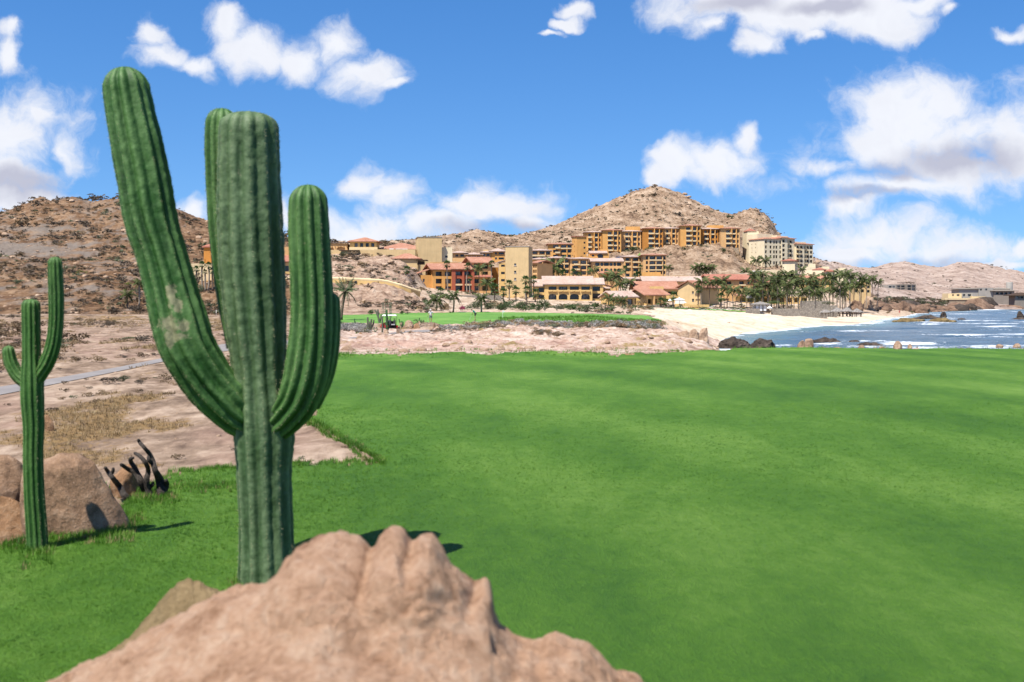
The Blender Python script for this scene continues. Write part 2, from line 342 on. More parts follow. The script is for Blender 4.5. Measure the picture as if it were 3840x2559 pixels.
PATHC = np.array([(-1800, 2050, 45), (-600, 1590, 28), (-200, 1500, 21), (0, 1468, 18), (240, 1425, 12), (450, 1385, 9), (640, 1345, 8), (740, 1322, 12), (830, 1306, 16), (960, 1293, 12), (1270, 1277, 6.5), (1400, 1264, 7), (1500, 1250, 7.5), (1600, 1243, 6), (1700, 1240, 4), (1760, 1238, 2)], float)
LAWNL = [(-1800, 2260), (-300, 2130), (0, 2075), (260, 2010), (480, 1920), (560, 1860), (640, 1787), (760, 1775), (900, 1766), (1100, 1757), (1300, 1751), (1440, 1757), (1400, 1738), (1352, 1705), (1300, 1670), (1240, 1632), (1185, 1600), (1130, 1584), (1150, 1540), (1195, 1470), (1225, 1400), (1240, 1350), (1262, 1322), (1330, 1318), (1600, 1321), (2000, 1321), (2300, 1319), (2600, 1313), (2900, 1306), (3840, 1293), (5600, 1285), (9000, 6000), (-1800, 6000)]
GREEN = [(1235, 1186), (1420, 1178), (1600, 1174), (1900, 1172), (2150, 1176), (2330, 1182), (2420, 1184), (2470, 1200), (2500, 1216), (2440, 1222), (2300, 1226), (2050, 1228), (1900, 1225), (1800, 1228), (1690, 1225), (1630, 1214), (1580, 1211), (1556, 1218), (1500, 1226), (1420, 1216), (1300, 1212), (1235, 1215)]
def regions(px, Y, py):
    """0 desert, 1 lawn, 2 green, 3 path, 4 rock shelf, 5 beach, 6 left hill, 7 grounds, 8 mountain, 9 far hills, 10 gravel road cut"""
    j = fbm2(px * .03, np.log(Y) * 60, 3) ; j2 = fbm2(px * .011, np.log(Y) * 22, 4); jx = px + (j * 60 + j2 * 80) * (Y < 34); jy = py + (j * 30 + j2 * 36) * (Y < 34) * np.clip(30 / Y, .12, 1.2)
    r = np.zeros(px.shape, int)
    pj = px + (40 + 150 * (Y > 186)) * fbm2(px * .012, Y * .03, 4)
    r[(pj > 1262) & (Y < 124) & (Y > 44)] = 4
    r[(Y >= 190)] = 7
    r[(pj < 1575) & (Y > 186)] = 6
    r[(pj >= 1575) & (Y > 470) ] = 8
    r[(pj >= 1120) & (pj < 1575) & (Y > 186)] = 10
    r[(pj < 1900) & (Y > 690)] = 8
    r[((pj > 3040) & (Y > 540)) | (Y > 1130)] = 9
    r[(px > 2445 + 220 * fbm2(px * .01, Y * .05, 3)) & (Y >= 124 + 40 * fbm2(px * .008, Y * .02, 3)) & (Y < 300 + 60 * j) & (r != 4) & (px < 3330)] = 5
    r[(px > 3040) & (Y >= 160) & (Y < 345) & (px < 3420)] = 5
    r[(px > 2600) & (Y > 52) & (Y < 150)] = 4
    g = inpoly(jx, py, GREEN) & (Y > 108) & (Y < 200); r[g] = 2
    c = np.interp(px, PATHC[:, 0], PATHC[:, 1]); hh = np.interp(px, PATHC[:, 0], PATHC[:, 2])
    r[(np.abs(py - c) < hh) & (Y < 135) & (px < 1750)] = 3
    r[inpoly(jx, jy, LAWNL) & (Y < 46.6 + 3 * j + 9 * fbm2(px * .006, px * 0 + 5, 4))] = 1
    return r
def ter(px, Y, full=False):
    px = np.asarray(px, float); Y = np.asarray(Y, float); px, Y = np.broadcast_arrays(px, Y)
    z = (ter0(px, Y * .975) + ter0(px, Y) * 2 + ter0(px, Y * 1.025)) / 4
    far = Y > 880; z[far] = ter0(px[far], Y[far])
    X = (px - CX) * Y / F; py = HOR + (H - z) * F / Y
    r = regions(px, Y, py)
    rid = lambda s, o=4: 1 - 2 * np.abs(fbm2(X / s, Y / s, o, .55)) * 1.6
    n1 = fbm2(X / 7, Y / 11, 4); n2 = fbm2(X / 1.1, Y / 2.2, 4); big = fbm2(X / 45, Y / 45, 5, .55); med = fbm2(X / 9, Y / 9, 5, .6)
    rock = np.clip(rid(5.0), -1, 1)
    dz = np.zeros(z.shape)
    near = np.clip((Y - 5) / 20, 0, 1)
    k = r == 0; dz[k] = (.42 * n1 * near + .16 * n2 * near + .10 * (rock - .4) * near + .10 * (fbm2(X / .5, Y / 1.6, 3)) * near)[k]
    k = r == 1; dz[k] = (.055 + .38 * fbm2(X / 14 + 3, Y / 15 + X / 40, 3) * sstep(9, 26, Y) + .10 * fbm2(X / 3.5, Y / 5, 2) + .012 * fbm2(X / .13, Y / .35, 2))[k]
    k = r == 2; dz[k] = (.05 + .16 * fbm2(X / 9, Y / 12, 2))[k]
    k = r == 3; dz[k] = .0
    k = r == 4; dz[k] = (sstep(47, 62, Y) * (.75 * n1 + .5 * (rock - .45) + .4 * n2 + .42 * (np.clip(1 - 3 * np.abs(fbm2(X / 3.2 + Y / 9, Y / 1.7, 5, .6)), -1, 1) - .4)))[k]
    k = r == 5; dz[k] = (.9 * n1 * sstep(2450, 2600, px) * sstep(-3.4, -2.2, z) + .35 * n2 * sstep(-3.2, -2.0, z))[k]
    k = (r == 6) | (r == 10); dz[k] = (sstep(186, 240, Y) * (3.6 * big + 2.6 * med + 1.2 * (rock - .4) * sstep(1200, 1300, px) + .7 * n2))[k]
    k = r == 7; dz[k] = (.5 * n1 + .35 * n2)[k]
    k = r == 8; dz[k] = (sstep(470, 560, Y) * (4.5 * big + 4.0 * med + 2.2 * (rock - .4)) + 5.5 * sstep(2690, 2800, px) * (px < 2930) * sstep(720, 900, Y) * (np.clip(rid(11, 5), -1, 1) - .3))[k]
    k = r == 9; dz[k] = (9 * fbm2(X / 70, Y / 90, 5, .55) + 5 * med * np.clip(Y / 1200, .3, 1) )[k] * sstep(540, 640, Y)[k]
    pc = np.interp(px, PATHC[:, 0], PATHC[:, 1]); ph = np.interp(px, PATHC[:, 0], PATHC[:, 2]); pk = (Y < 135) & (px < 1760)
    dz = np.where(pk, dz * np.clip((np.abs(py - pc) / ph - 1.05) / 1.6, 0, 1), dz)
    z = z + dz
    return (z, r, X) if full else z
def gz(px, Y): return float(ter(np.array([px]), np.array([Y]))[0])
def W(px, py, Y): return Vector(((px - CX) * Y / F, Y, H - (py - HOR) * Y / F))
def G(px, Y): return Vector(((px - CX) * Y / F, Y, gz(px, Y)))
# ---- grid
COL = np.concatenate([np.arange(-1800, -60, 30), np.arange(-60, 3900, 5), np.arange(3900, 5600, 30)]).astype(float)
ROW = np.concatenate([np.geomspace(1.2, 6, 14)[:-1], np.geomspace(6, 48, 190)[:-1], np.geomspace(48, 130, 210)[:-1], np.geomspace(130, 1000, 300)[:-1], np.geomspace(1000, 2600, 50)])
PX, YY = np.meshgrid(COL, ROW)
Z, RG, XX = ter(PX, YY, True)
PYY = HOR + (H - Z) * F / YY
nr, nc = PX.shape
VID = np.arange(nr * nc).reshape(nr, nc)
QUADS = np.stack([VID[:-1, :-1], VID[:-1, 1:], VID[1:, 1:], VID[1:, :-1]], -1).reshape(-1, 4)
QR = RG[:-1, :-1].ravel()
VALL = np.stack([XX, YY, Z], -1).reshape(-1, 3)
def sub(name, codes, m, attrs=None, label=None):
    q = QUADS[np.isin(QR, codes)]; ids, inv = np.unique(q.ravel(), return_inverse=True)
    a = {k: v.ravel()[ids] for k, v in (attrs or {}).items()}
    o = mesh_np(name, VALL[ids], inv.reshape(-1, 4), m, None, True, None, a)
    return tag(o, label, None, None, 'structure')
def ell(lst, soft=.6):
    s = np.zeros(PX.shape)
    for (x, y, rx, ry) in lst:
        s = np.maximum(s, 1 - np.sqrt(((PX - x) / rx) ** 2 + ((PYY - y) / ry) ** 2) * (1 - soft * .5))
    return s
nA = fbm2(XX / 2.2, YY / 4.5, 4); nB = fbm2(XX / 9, YY / 14, 4)
dry = np.clip(ell([(620, 1500, 240, 38), (420, 1525, 200, 34), (330, 1620, 260, 45), (700, 1600, 220, 60), (120, 1660, 160, 50), (330, 1560, 240, 30), (420, 1195, 420, 14), (820, 1215, 120, 28), (90, 1330, 120, 24), (560, 1745, 60, 12)]) * .95 + nA * 2.6 + fbm2(XX / .5, YY / 2.2, 4) * 1.5 - .28, 0, 1) * (YY < 190)
dry = np.maximum(dry, np.clip(nB * 3 - .55, 0, 1) * .8 * (YY < 190))
pink = np.clip(ell([(150, 1260, 260, 60), (420, 1290, 300, 60), (760, 1270, 150, 40), (920, 1660, 260, 90), (1700, 1290, 900, 20), (60, 1560, 160, 90)]) * 1.3 + nB - .15, 0, .7)
gravel = np.clip(ell([(70, 935, 260, 26), (0, 925, 160, 24), (150, 860, 170, 10)]) * 1.3 + nA * 2.4 + nB * 1.2, 0, .75) * ((YY > 190) & (PX < 700))
A = {'dry': dry, 'pink': pink, 'gravel': gravel}
# ---- ground materials
def ground_mat(name, c_lo, c_mid, c_hi, dryc, pinkc, sc_=1.0, bs=.8, bd=.12, stretch=(1, .45, 1)):
    m, n, b = mat(name); t = coords(n, 'Object', stretch)
    f = fmath(n, 'ADD', fmath(n, 'MULTIPLY', noise(n, t, .55 * sc_, 7, .65), .6), fmath(n, 'MULTIPLY', noise(n, t, 3.5 * sc_, 6, .65), .4))
    c = ramp(n, f, [(.40, c_lo), (.5, c_mid), (.60, c_hi)])
    pk = fmath(n, 'MULTIPLY', attr(n, 'pink'), ramp(n, noise(n, t, .8 * sc_, 5), [(.35, (0, 0, 0)), (.65, (.8, .8, .8))]))
    c = mixc(n, pk, c, pinkc)
    c = mixc(n, attr(n, 'gravel'), c, (.17, .15, .13))
    fine = noise(n, t, 9 * sc_, 6, .7)
    dr = ramp(n, fmath(n, 'ADD', attr(n, 'dry'), fmath(n, 'MULTIPLY', fmath(n, 'SUBTRACT', fine, .5), 1.6)), [(.3, (0, 0, 0)), (.6, (1, 1, 1))])
    dc = ramp(n, fine, [(.3, tuple(q * .45 for q in dryc)), (.6, dryc)])
    c = mixc(n, dr, c, dc)
    n.links.new(c, b.inputs['Base Color']); b.inputs['Roughness'].default_value = .95; b.inputs['Specular IOR Level'].default_value = .1
    v = N(n, 'ShaderNodeTexVoronoi', feature='DISTANCE_TO_EDGE'); v.inputs['Scale'].default_value = 1.1 * sc_; n.links.new(t, v.inputs[0])
    hgt = fmath(n, 'ADD', fmath(n, 'MULTIPLY', f, 1.0), fmath(n, 'ADD', fmath(n, 'MULTIPLY', fine, .35), fmath(n, 'MULTIPLY', ramp(n, v.outputs[0], [(0, (0, 0, 0)), (.25, (1, 1, 1))]), .12)))
    bump(n, b, hgt, bs, bd); return m
mg = ground_mat('desert_ground', (.095, .064, .044), (.215, .152, .106), (.345, .262, .195), (.205, .132, .06), (.25, .155, .12))
mrock = ground_mat('pale_rock_shelf', (.23, .145, .105), (.40, .29, .225), (.52, .42, .35), (.27, .19, .08), (.38, .215, .17), .9, 1.0, .3, (1, .6, 1.4))
mbeach = ground_mat('pale_sand', (.40, .30, .205), (.51, .415, .31), (.56, .475, .375), (.33, .26, .13), (.46, .32, .25), .5, .5, .25)
mhill = ground_mat('brown_hillside', (.075, .041, .022), (.152, .088, .047), (.255, .168, .104), (.2, .12, .05), (.3, .17, .13), .35, 1.0, .9, (1, .6, 1.2))
mgrd = ground_mat('hotel_grounds', (.22, .15, .10), (.36, .27, .195), (.48, .39, .30), (.24, .18, .07), (.34, .22, .16), .5, .7, .3)
mmt = ground_mat('pale_mountain', (.12, .075, .047), (.265, .18, .117), (.40, .30, .215), (.2, .14, .07), (.36, .24, .18), .16, 1.0, 2.2, (1, .5, 1.2))
mfar = ground_mat('far_hillside', (.20, .145, .115), (.32, .24, .195), (.42, .335, .28), (.2, .14, .07), (.36, .24, .18), .1, 1.0, 3, (1, .5, 1.2))
mslope = ground_mat('rocky_slope_ground', (.15, .095, .065), (.30, .205, .145), (.42, .32, .24), (.2, .14, .07), (.32, .19, .14), .4, 1.0, .8, (1, .6, 1.2))
mpath, n, b = mat('worn_asphalt'); t = coords(n)
n.links.new(ramp(n, noise(n, t, .8, 6, .65), [(.3, (.15, .135, .126)), (.7, (.22, .20, .188))]), b.inputs['Base Color']); b.inputs['Roughness'].default_value = .9; bump(n, b, noise(n, t, 30, 3), .3, .01)
def grass_mat(name, c0, c1, c2, bump_s=.85):
    m, n, b = mat(name); t = coords(n); t2 = coords(n, 'Object', (1, .4, 1))
    big = noise(n, t2, .16, 4, .55); mid = noise(n, t2, 1.1, 5, .6); fine = noise(n, coords(n, 'Object', (14, 6, 14)), 3.2, 5, .75)
    w = N(n, 'ShaderNodeTexWave', wave_type='BANDS', bands_direction='X'); mp = N(n, 'ShaderNodeMapping'); mp.inputs['Rotation'].default_value = (0, 0, R(-24)); n.links.new(t, mp.inputs[0]); n.links.new(mp.outputs[0], w.inputs[0])
    w.inputs['Scale'].default_value = .085; w.inputs['Distortion'].default_value = 2.5; w.inputs['Detail'].default_value = 2; w.inputs['Detail Scale'].default_value = .5
    cl_ = noise(n, coords(n, 'Object', (1, .6, 1)), 6, 6, .8); c2_ = noise(n, coords(n, 'Object', (1, .45, 1)), 2.2, 5, .75)
    S_ = lambda *q: q[0] if len(q) == 1 else fmath(n, 'ADD', q[0], S_(*q[1:]))
    f = S_(fmath(n, 'MULTIPLY', big, .36), fmath(n, 'MULTIPLY', mid, .14), fmath(n, 'MULTIPLY', fine, .14), fmath(n, 'MULTIPLY', cl_, .20), fmath(n, 'MULTIPLY', c2_, .14), fmath(n, 'MULTIPLY', w.outputs['Fac'], .05))
    n.links.new(ramp(n, f, [(.39, c0), (.51, c1), (.63, c2)]), b.inputs['Base Color']); b.inputs['Roughness'].default_value = .75; b.inputs['Specular IOR Level'].default_value = .2
    bump(n, b, fmath(n, 'ADD', fmath(n, 'MULTIPLY', fine, .8), fmath(n, 'MULTIPLY', noise(n, coords(n, 'Object', (3, 1.4, 3)), 2.5, 6, .7), .7)), bump_s, .10); return m
mlawn = grass_mat('fairway_grass', (.024, .092, .005), (.072, .172, .012), (.155, .275, .040))
mgreen = grass_mat('putting_grass', (.05, .135, .018), (.10, .215, .035), (.16, .28, .06), .3)
sub('desert_ground', [0], mg, A); sub('lawn', [1], mlawn); sub('putting_green', [2], mgreen); sub('desert_ground', [3], mg, A)
pq = np.linspace(-1500, 1755, 420); pv = []
for f_ in (-1, -.5, 0, .5, 1):
    py_ = np.interp(pq, PATHC[:, 0], PATHC[:, 1]) + f_ * .86 * np.interp(pq, PATHC[:, 0], PATHC[:, 2]); Yq_ = np.full(pq.shape, 40.)
    for _ in range(40): Yq_ = .5 * Yq_ + .5 * np.clip((H - ter0(pq, Yq_)) * F / (py_ - HOR), 5, 140)
    pv.append(np.stack([(pq - CX) * Yq_ / F, Yq_, ter(pq, Yq_) + .014], 1))
pv = np.stack(pv); vi = np.arange(5 * len(pq)).reshape(5, -1)
mesh_np('path', pv.reshape(-1, 3), np.stack([vi[:-1, :-1], vi[:-1, 1:], vi[1:, 1:], vi[1:, :-1]], -1).reshape(-1, 4), mpath, None, True)['kind'] = 'structure'
sub('rock_shelf', [4], mrock, A); sub('beach', [5], mbeach, A); sub('hill', [6], mhill, A); sub('rocky_slope', [10], mslope, A); sub('hotel_grounds', [7], mgrd, A)
sub('mountain', [8], mmt, A); sub('far_hills', [9], mfar, A)
# the ground behind and beside the photographer, joined to the near edge of the lawn
mesh_np('lawn', [(-60, -40, -.03), (60, -40, -.03), (60, 1.3, -.03), (-60, 1.3, -.03)], [(0, 1, 2, 3)], mlawn)['kind'] = 'structure'
# ---- sea
cs = np.concatenate([np.arange(2350, 3900, 6), np.arange(3900, 9000, 60)]).astype(float)
rs = np.concatenate([np.geomspace(54, 900, 420)[:-1], np.geomspace(900, 40000, 30)])
sx, sy = np.meshgrid(cs, rs); SX = (sx - CX) * sy / F
depth = SEA - ter0(sx, np.minimum(sy, 2500))
amp = np.clip(depth / 2.0, .15, 1) * np.clip(1.2 - sy / 3000, 0, 1)
wv = fbm2(SX / 14 + .35 * sy / 10, sy / 4.2, 4, .55); wv2 = 1 - 2 * np.abs(fbm2(SX / 30, sy / 13, 3)) * 2
SZ = SEA + amp * (.75 * wv + .16 * wv2)
foam = np.clip((wv - .10) * 6, 0, 1) * np.clip(fbm2(SX / 40, sy / 40, 3) * 4 + .5, 0, 1) * .9
foam = np.maximum(foam, sstep(.9, .05, depth + .9 * fbm2(SX / 8, sy / 5, 3)) * np.clip(.55 + 2 * fbm2(SX / 3, sy / 3, 3), 0, 1))
foam = np.maximum(foam, np.clip(fbm2(SX / 26, sy / 14, 4) * 6 - .6, 0, 1) * sstep(4.5, 1.5, depth) * .9)
for (x, y, rx, ry, a) in [(3400, 1290, 260, 9, 1.), (3740, 1228, 120, 5, 1.), (3500, 1218, 100, 4, .8), (3350, 1181, 120, 4, .9), (3700, 1158, 100, 10, 1.3), (3120, 1290, 120, 8, .7), (3260, 1284, 150, 6, .9), (3560, 1193, 60, 3, .7)]:
    py_ = HOR + (H - SEA) * F / sy
    foam = np.maximum(foam, np.clip(a * (1 - np.sqrt(((sx - x) / rx) ** 2 + ((py_ - y) / ry) ** 2)) + 1.2 * fbm2(SX / 5, sy / 4, 4), 0, 1) * (np.abs(sx - x) < rx) * (np.abs(py_ - y) < ry))
m, n, b = mat('sea_water'); t = coords(n, 'Object', (1, .55, 1))
fo = ramp(n, fmath(n, 'ADD', attr(n, 'foam'), fmath(n, 'MULTIPLY', fmath(n, 'SUBTRACT', noise(n, t, 1.4, 6, .7), .5), 1.5)), [(.36, (0, 0, 0)), (.62, (1, 1, 1))])
deep = mixc(n, attr(n, 'shallow'), (.055, .092, .122), (.10, .19, .21))
n.links.new(mixc(n, fo, deep, (.62, .66, .70)), b.inputs['Base Color'])
n.links.new(fmath(n, 'ADD', fmath(n, 'MULTIPLY', fo, .6), .16), b.inputs['Roughness']); b.inputs['Specular IOR Level'].default_value = .4
bump(n, b, noise(n, t, 1.3, 7, .7), 1.0, .5)
msea = m
vi = np.arange(sx.size).reshape(sx.shape)
tag(mesh_np('sea', np.stack([SX, sy, SZ], -1).reshape(-1, 3), np.stack([vi[:-1, :-1], vi[:-1, 1:], vi[1:, 1:], vi[1:, :-1]], -1).reshape(-1, 4), msea, None, True, None, {'foam': foam.ravel(), 'shallow': sstep(3.0, .3, depth).ravel()}), kind='structure')
# ------------------------------------------------------------------ rocks
def ico(sub):
    bm = bmesh.new(); bmesh.ops.create_icosphere(bm, subdivisions=sub, radius=1)
    v = np.array([q.co[:] for q in bm.verts]); f = np.array([[x.index for x in q.verts] for q in bm.faces]); bm.free(); return v, f
ICO = {k: ico(k) for k in (1, 2, 3, 4, 5, 6)}
def rockshape(seed, radii, sub=4, planes=9, rough=.18, flat=-.35, fine=.03):
    r = np.random.default_rng(seed); v, f = ICO[sub]; v = v.copy()
    for i in range(planes):
        d = r.normal(size=3); d /= np.linalg.norm(d); h = r.uniform(.62, .92)
        q = v @ d; k = q > h; v[k] -= ((q[k] - h) * .85)[:, None] * d
    rd = np.array(radii, float); m_ = min(rd[0], rd[2] * 1.4); w = v * rd / m_; d = v / np.linalg.norm(v, axis=1)[:, None]
    n = rough * 2.4 * fbm3(w * 1.3 + seed * 3.1, 4, .5) + fine * (1 - np.abs(fbm3(w * 3.2 + seed, 4, .6)) * 3) + fine * .9 * fbm3(w * 9 + seed, 3, .6)
    v = v * rd + d * (n * m_)[:, None]; v[:, 2] = np.maximum(v[:, 2], flat * radii[2])
    return v, f
def rock_mat(name, stops, sc_=1.5, bs=.9, bd=.06, speck=(.55, .42, .33)):
    m, n, b = mat(name); t = coords(n)
    f = fmath(n, 'ADD', fmath(n, 'MULTIPLY', noise(n, t, sc_, 7, .65), .55), fmath(n, 'MULTIPLY', noise(n, t, sc_ * 5, 6, .7), .45))
    c = ramp(n, f, stops)
    g = ramp(n, noise(n, t, sc_ * 40, 2, .5), [(.60, (0, 0, 0)), (.72, (.28, .28, .28))]); c = mixc(n, g, c, speck)
    n.links.new(c, b.inputs['Base Color']); b.inputs['Roughness'].default_value = .92; b.inputs['Specular IOR Level'].default_value = .15
    v = N(n, 'ShaderNodeTexVoronoi', feature='DISTANCE_TO_EDGE'); v.inputs['Scale'].default_value = sc_ * 1.2; n.links.new(noise(n, t, sc_, 3, .5, 1), v.inputs[0])
    bump(n, b, fmath(n, 'ADD', f, fmath(n, 'MULTIPLY', noise(n, t, sc_ * 18, 5, .7), .25)), bs, bd); return m
M['granite'] = rock_mat('weathered_granite', [(.34, (.085, .050, .030)), (.5, (.215, .132, .080)), (.66, (.34, .235, .16))], 2.2)
M['rustrock'] = rock_mat('rust_granite', [(.34, (.10, .052, .026)), (.5, (.24, .135, .07)), (.66, (.34, .235, .15))], 3)
M['nearrock'] = rock_mat('pink_granite', [(.35, (.25, .135, .075)), (.5, (.47, .29, .185)), (.65, (.59, .42, .30))], 6.5, 1.0, .07, (.55, .29, .16))
M['olive_rock'] = rock_mat('olive_brown_rock', [(.33, (.085, .062, .03)), (.5, (.17, .12, .06)), (.67, (.26, .19, .10))], 4, .9, .05, (.28, .2, .12))
M['beachrock'] = rock_mat('tan_beach_rock', [(.34, (.15, .09, .055)), (.5, (.33, .225, .15)), (.66, (.48, .37, .27))], .8, 1, .3)
M['seadark'] = rock_mat('wet_dark_rock', [(.34, (.018, .014, .012)), (.5, (.055, .042, .034)), (.66, (.13, .10, .08))], .7, 1, .3, (.14, .11, .08))
M['headland'] = rock_mat('brown_headland_rock', [(.34, (.06, .036, .025)), (.5, (.16, .10, .068)), (.66, (.30, .20, .135))], .25, 1, .8, (.3, .2, .13))
M['algae'] = rock_mat('ochre_tidal_rock', [(.34, (.05, .035, .018)), (.5, (.15, .105, .045)), (.66, (.27, .20, .10))], .5, 1, .4, (.3, .22, .1))
def rock(name, label, px0, px1, pyt, pyb, Y, m, seed, depth=.8, sub=4, group=None, cat='rock', rot=0, planes=9, rough=.18, fine=.03, sink=.18, skew=0):
    k = Y / F; w = (px1 - px0) * k / 2; h = (pyb - pyt) * k
    v, f = rockshape(seed, (w, w * depth, h), sub, planes, rough, -sink, fine)
    v[:, 0] *= w / max(1e-6, np.abs(v[:, 0]).max()); zt = v[:, 2].max(); v[:, 2] = np.where(v[:, 2] > 0, v[:, 2] * h / zt, v[:, 2])
    v[:, 0] += skew * w * np.clip(v[:, 2] / h, 0, 1) ** 1.3
    ct, st = math.cos(rot), math.sin(rot); v = v @ np.array([[ct, st, 0], [-st, ct, 0], [0, 0, 1]])
    p = W((px0 + px1) / 2, pyb, Y)
    return tag(mesh_np(name, v, f, m, None, True, loc=p), label, cat, group)
# foreground rock: ridge lofted from the photographer's side to its crest and down the far side
def lofted_rock(name, label, crest, Yc, thick, m, seed, front, amp=.05, foot=.0, back=.7, lobes=(), creases=()):
    xs = np.linspace(crest[0][0], crest[-1][0], 420); cp = np.interp(xs, [c[0] for c in crest], [c[1] for c in crest]) + 30 * fbm2(xs / 38., xs * 0 + seed, 4, .6)
    zc = H - (cp - HOR) * Yc / F; X = (xs - CX) * Yc / F
    ts = np.concatenate([np.linspace(0, 1, 190), np.linspace(1, 2, 50)[1:]])
    V = np.zeros((len(ts), len(xs), 3))
    from_y = Yc - front
    for i, t in enumerate(ts):
        if t <= 1:
            y = from_y + front * t; lo = np.interp(xs, [crest[0][0], (crest[0][0] + crest[-1][0]) / 2, crest[-1][0]], [foot, foot + .32, foot])
            sm = np.convolve(np.pad(zc, 60, mode='edge'), np.ones(121) / 121, 'valid')
            prof = lo + (sm - lo) * (t ** .62); w = sstep(.72, 1., t); z = prof * (1 - w) + zc * w
        else:
            q = t - 1; y = Yc + back * q; z = zc * (1 - q ** 1.1) + (-.1) * q ** 1.1
        V[i, :, 0] = X * (.86 + .14 * min(t, 1)); V[i, :, 1] = y; V[i, :, 2] = z
    P_ = V.reshape(-1, 3); q = P_ * np.array([1.6, 1.6, 1.6]) + seed
    tt = np.repeat(ts, len(xs)); wt = np.where(np.abs(tt - 1) < .06, .35, 1.)
    n = fbm3(q * 1.6, 5, .6) * 2.4 + (.5 - np.abs(fbm3(q * 2.3, 4, .55)) * 3.2); n2 = fbm3(q * 9, 4, .65)
    P_[:, 2] += amp * n * wt + amp * .8 * n2; P_[:, 1] += amp * 2.2 * fbm3(q * 3.1 + 9, 5, .65); P_[:, 0] += amp * .8 * fbm3(q * 3 + 5, 3, .6) * wt
    lx = CX + P_[:, 0] * F / P_[:, 1]; ly = HOR + (H - P_[:, 2]) * F / P_[:, 1]; fr_ = (tt < 1.12)
    for (cx_, cy_, rx_, ry_, am) in lobes: P_[:, 1] -= am * .8 * np.clip(1 - ((lx - cx_) / rx_ / 1.5) ** 2 - ((ly - cy_ - 20) / ry_ / 1.7) ** 2, 0, 1) ** 2 * fr_
    for (ax, ay, bx, by, wd, am) in creases:
        s_ = np.clip(((lx - ax) * (bx - ax) + (ly - ay) * (by - ay)) / ((bx - ax) ** 2 + (by - ay) ** 2), 0, 1); dd = np.hypot(lx - ax - s_ * (bx - ax), ly - ay - s_ * (by - ay)) + 26 * fbm3(q * 5, 3, .6)
        g_ = np.exp(-(dd / wd) ** 2) * (1 - s_ * .7) * fr_; P_[:, 1] += am * .5 * g_; P_[:, 2] -= am * .12 * g_
    e = np.tile(np.minimum(np.arange(len(xs)), len(xs) - 1 - np.arange(len(xs))) / 14., len(ts)); P_[:, 2] = np.where(e < 1, P_[:, 2] * e - .1 * (1 - e), P_[:, 2])
    vi = np.arange(len(P_)).reshape(len(ts), len(xs))
    Q = np.stack([vi[:-1, :-1], vi[:-1, 1:], vi[1:, 1:], vi[1:, :-1]], -1).reshape(-1, 4)
    return tag(mesh_np(name, P_, Q, m, None, True), label, 'rock')
CR = [(-420, 2900), (-100, 2720), (150, 2570), (330, 2478), (460, 2430), (620, 2345), (760, 2265), (860, 2212), (920, 2205), (1005, 2170), (1066, 2122), (1092, 2072), (1130, 2040), (1180, 2012), (1250, 1978), (1300, 1982), (1350, 2000), (1392, 2030), (1408, 2022), (1434, 1985), (1462, 1955), (1488, 1944), (1520, 1962), (1548, 2004), (1566, 2010), (1592, 1986), (1628, 1984), (1650, 2012), (1664, 2040), (1682, 2075), (1720, 2120), (1752, 2160), (1778, 2185), (1800, 2178), (1822, 2172), (1845, 2200), (1850, 2280), (1872, 2340), (1912, 2384), (1960, 2394), (2030, 2388), (2085, 2372), (2140, 2386), (2200, 2400), (2250, 2440), (2300, 2510), (2380, 2530), (2440, 2580), (2640, 2760), (2900, 2900)]
lofted_rock('foreground_rock', 'large out of focus pinkish granite rock with jagged peaks at the bottom edge', CR, 3.9, 1, M['nearrock'], 4.2, 2.2, .042, lobes=[(1180, 2140, 190, 200, .12), (1485, 2120, 120, 220, .13), (1630, 2110, 110, 170, .08)], creases=[(1415, 1980, 1350, 2260, 20, .14), (1560, 1985, 1530, 2130, 14, .07), (1790, 2170, 1740, 2350, 20, .08), (1960, 2390, 1930, 2540, 22, .08)])
CR2 = [(330, 2520), (420, 2440), (480, 2400), (560, 2310), (620, 2230), (660, 2190), (700, 2172), (740, 2180), (790, 2212), (850, 2230), (900, 2222), (960, 2260), (1020, 2330), (1100, 2420)]
lofted_rock('foreground_rock', 'small olive brown rock behind the left shoulder of the large pinkish rock', CR2, 4.9, 1, M['olive_rock'], 9.1, .5, .03, .3, .5)
# boulders by the small cactus
BG = 'granite boulders beside the small cactus'
rock('boulder', 'biggest rounded granite boulder right behind the small cactus stem', 92, 486, 1700, 2030, 10.2, M['granite'], 8, .8, 5, BG, 'boulder', planes=13, rough=.14, fine=.06, skew=-.34)
rock('boulder', 'pale boulder at left edge stacked on the rusty one', -120, 112, 1706, 1900, 10.5, M['granite'], 21, .8, 5, BG, 'boulder', .3, sink=.5)
rock('boulder', 'rusty brown boulder low at the left edge beneath the pale one', -140, 118, 1858, 2062, 10.0, M['rustrock'], 33, .8, 5, BG, 'boulder')
rock('boulder', 'small dark brown boulder half hidden behind the dead cactus', 415, 522, 1740, 1848, 12.2, M['rustrock'], 41, .8, 4, BG, 'boulder')
rock('boulder', 'small upright reddish rock on the dry grass right of the small cactus', 145, 204, 1556, 1634, 17.6, M['rustrock'], 52, .8, 4, BG, 'boulder')
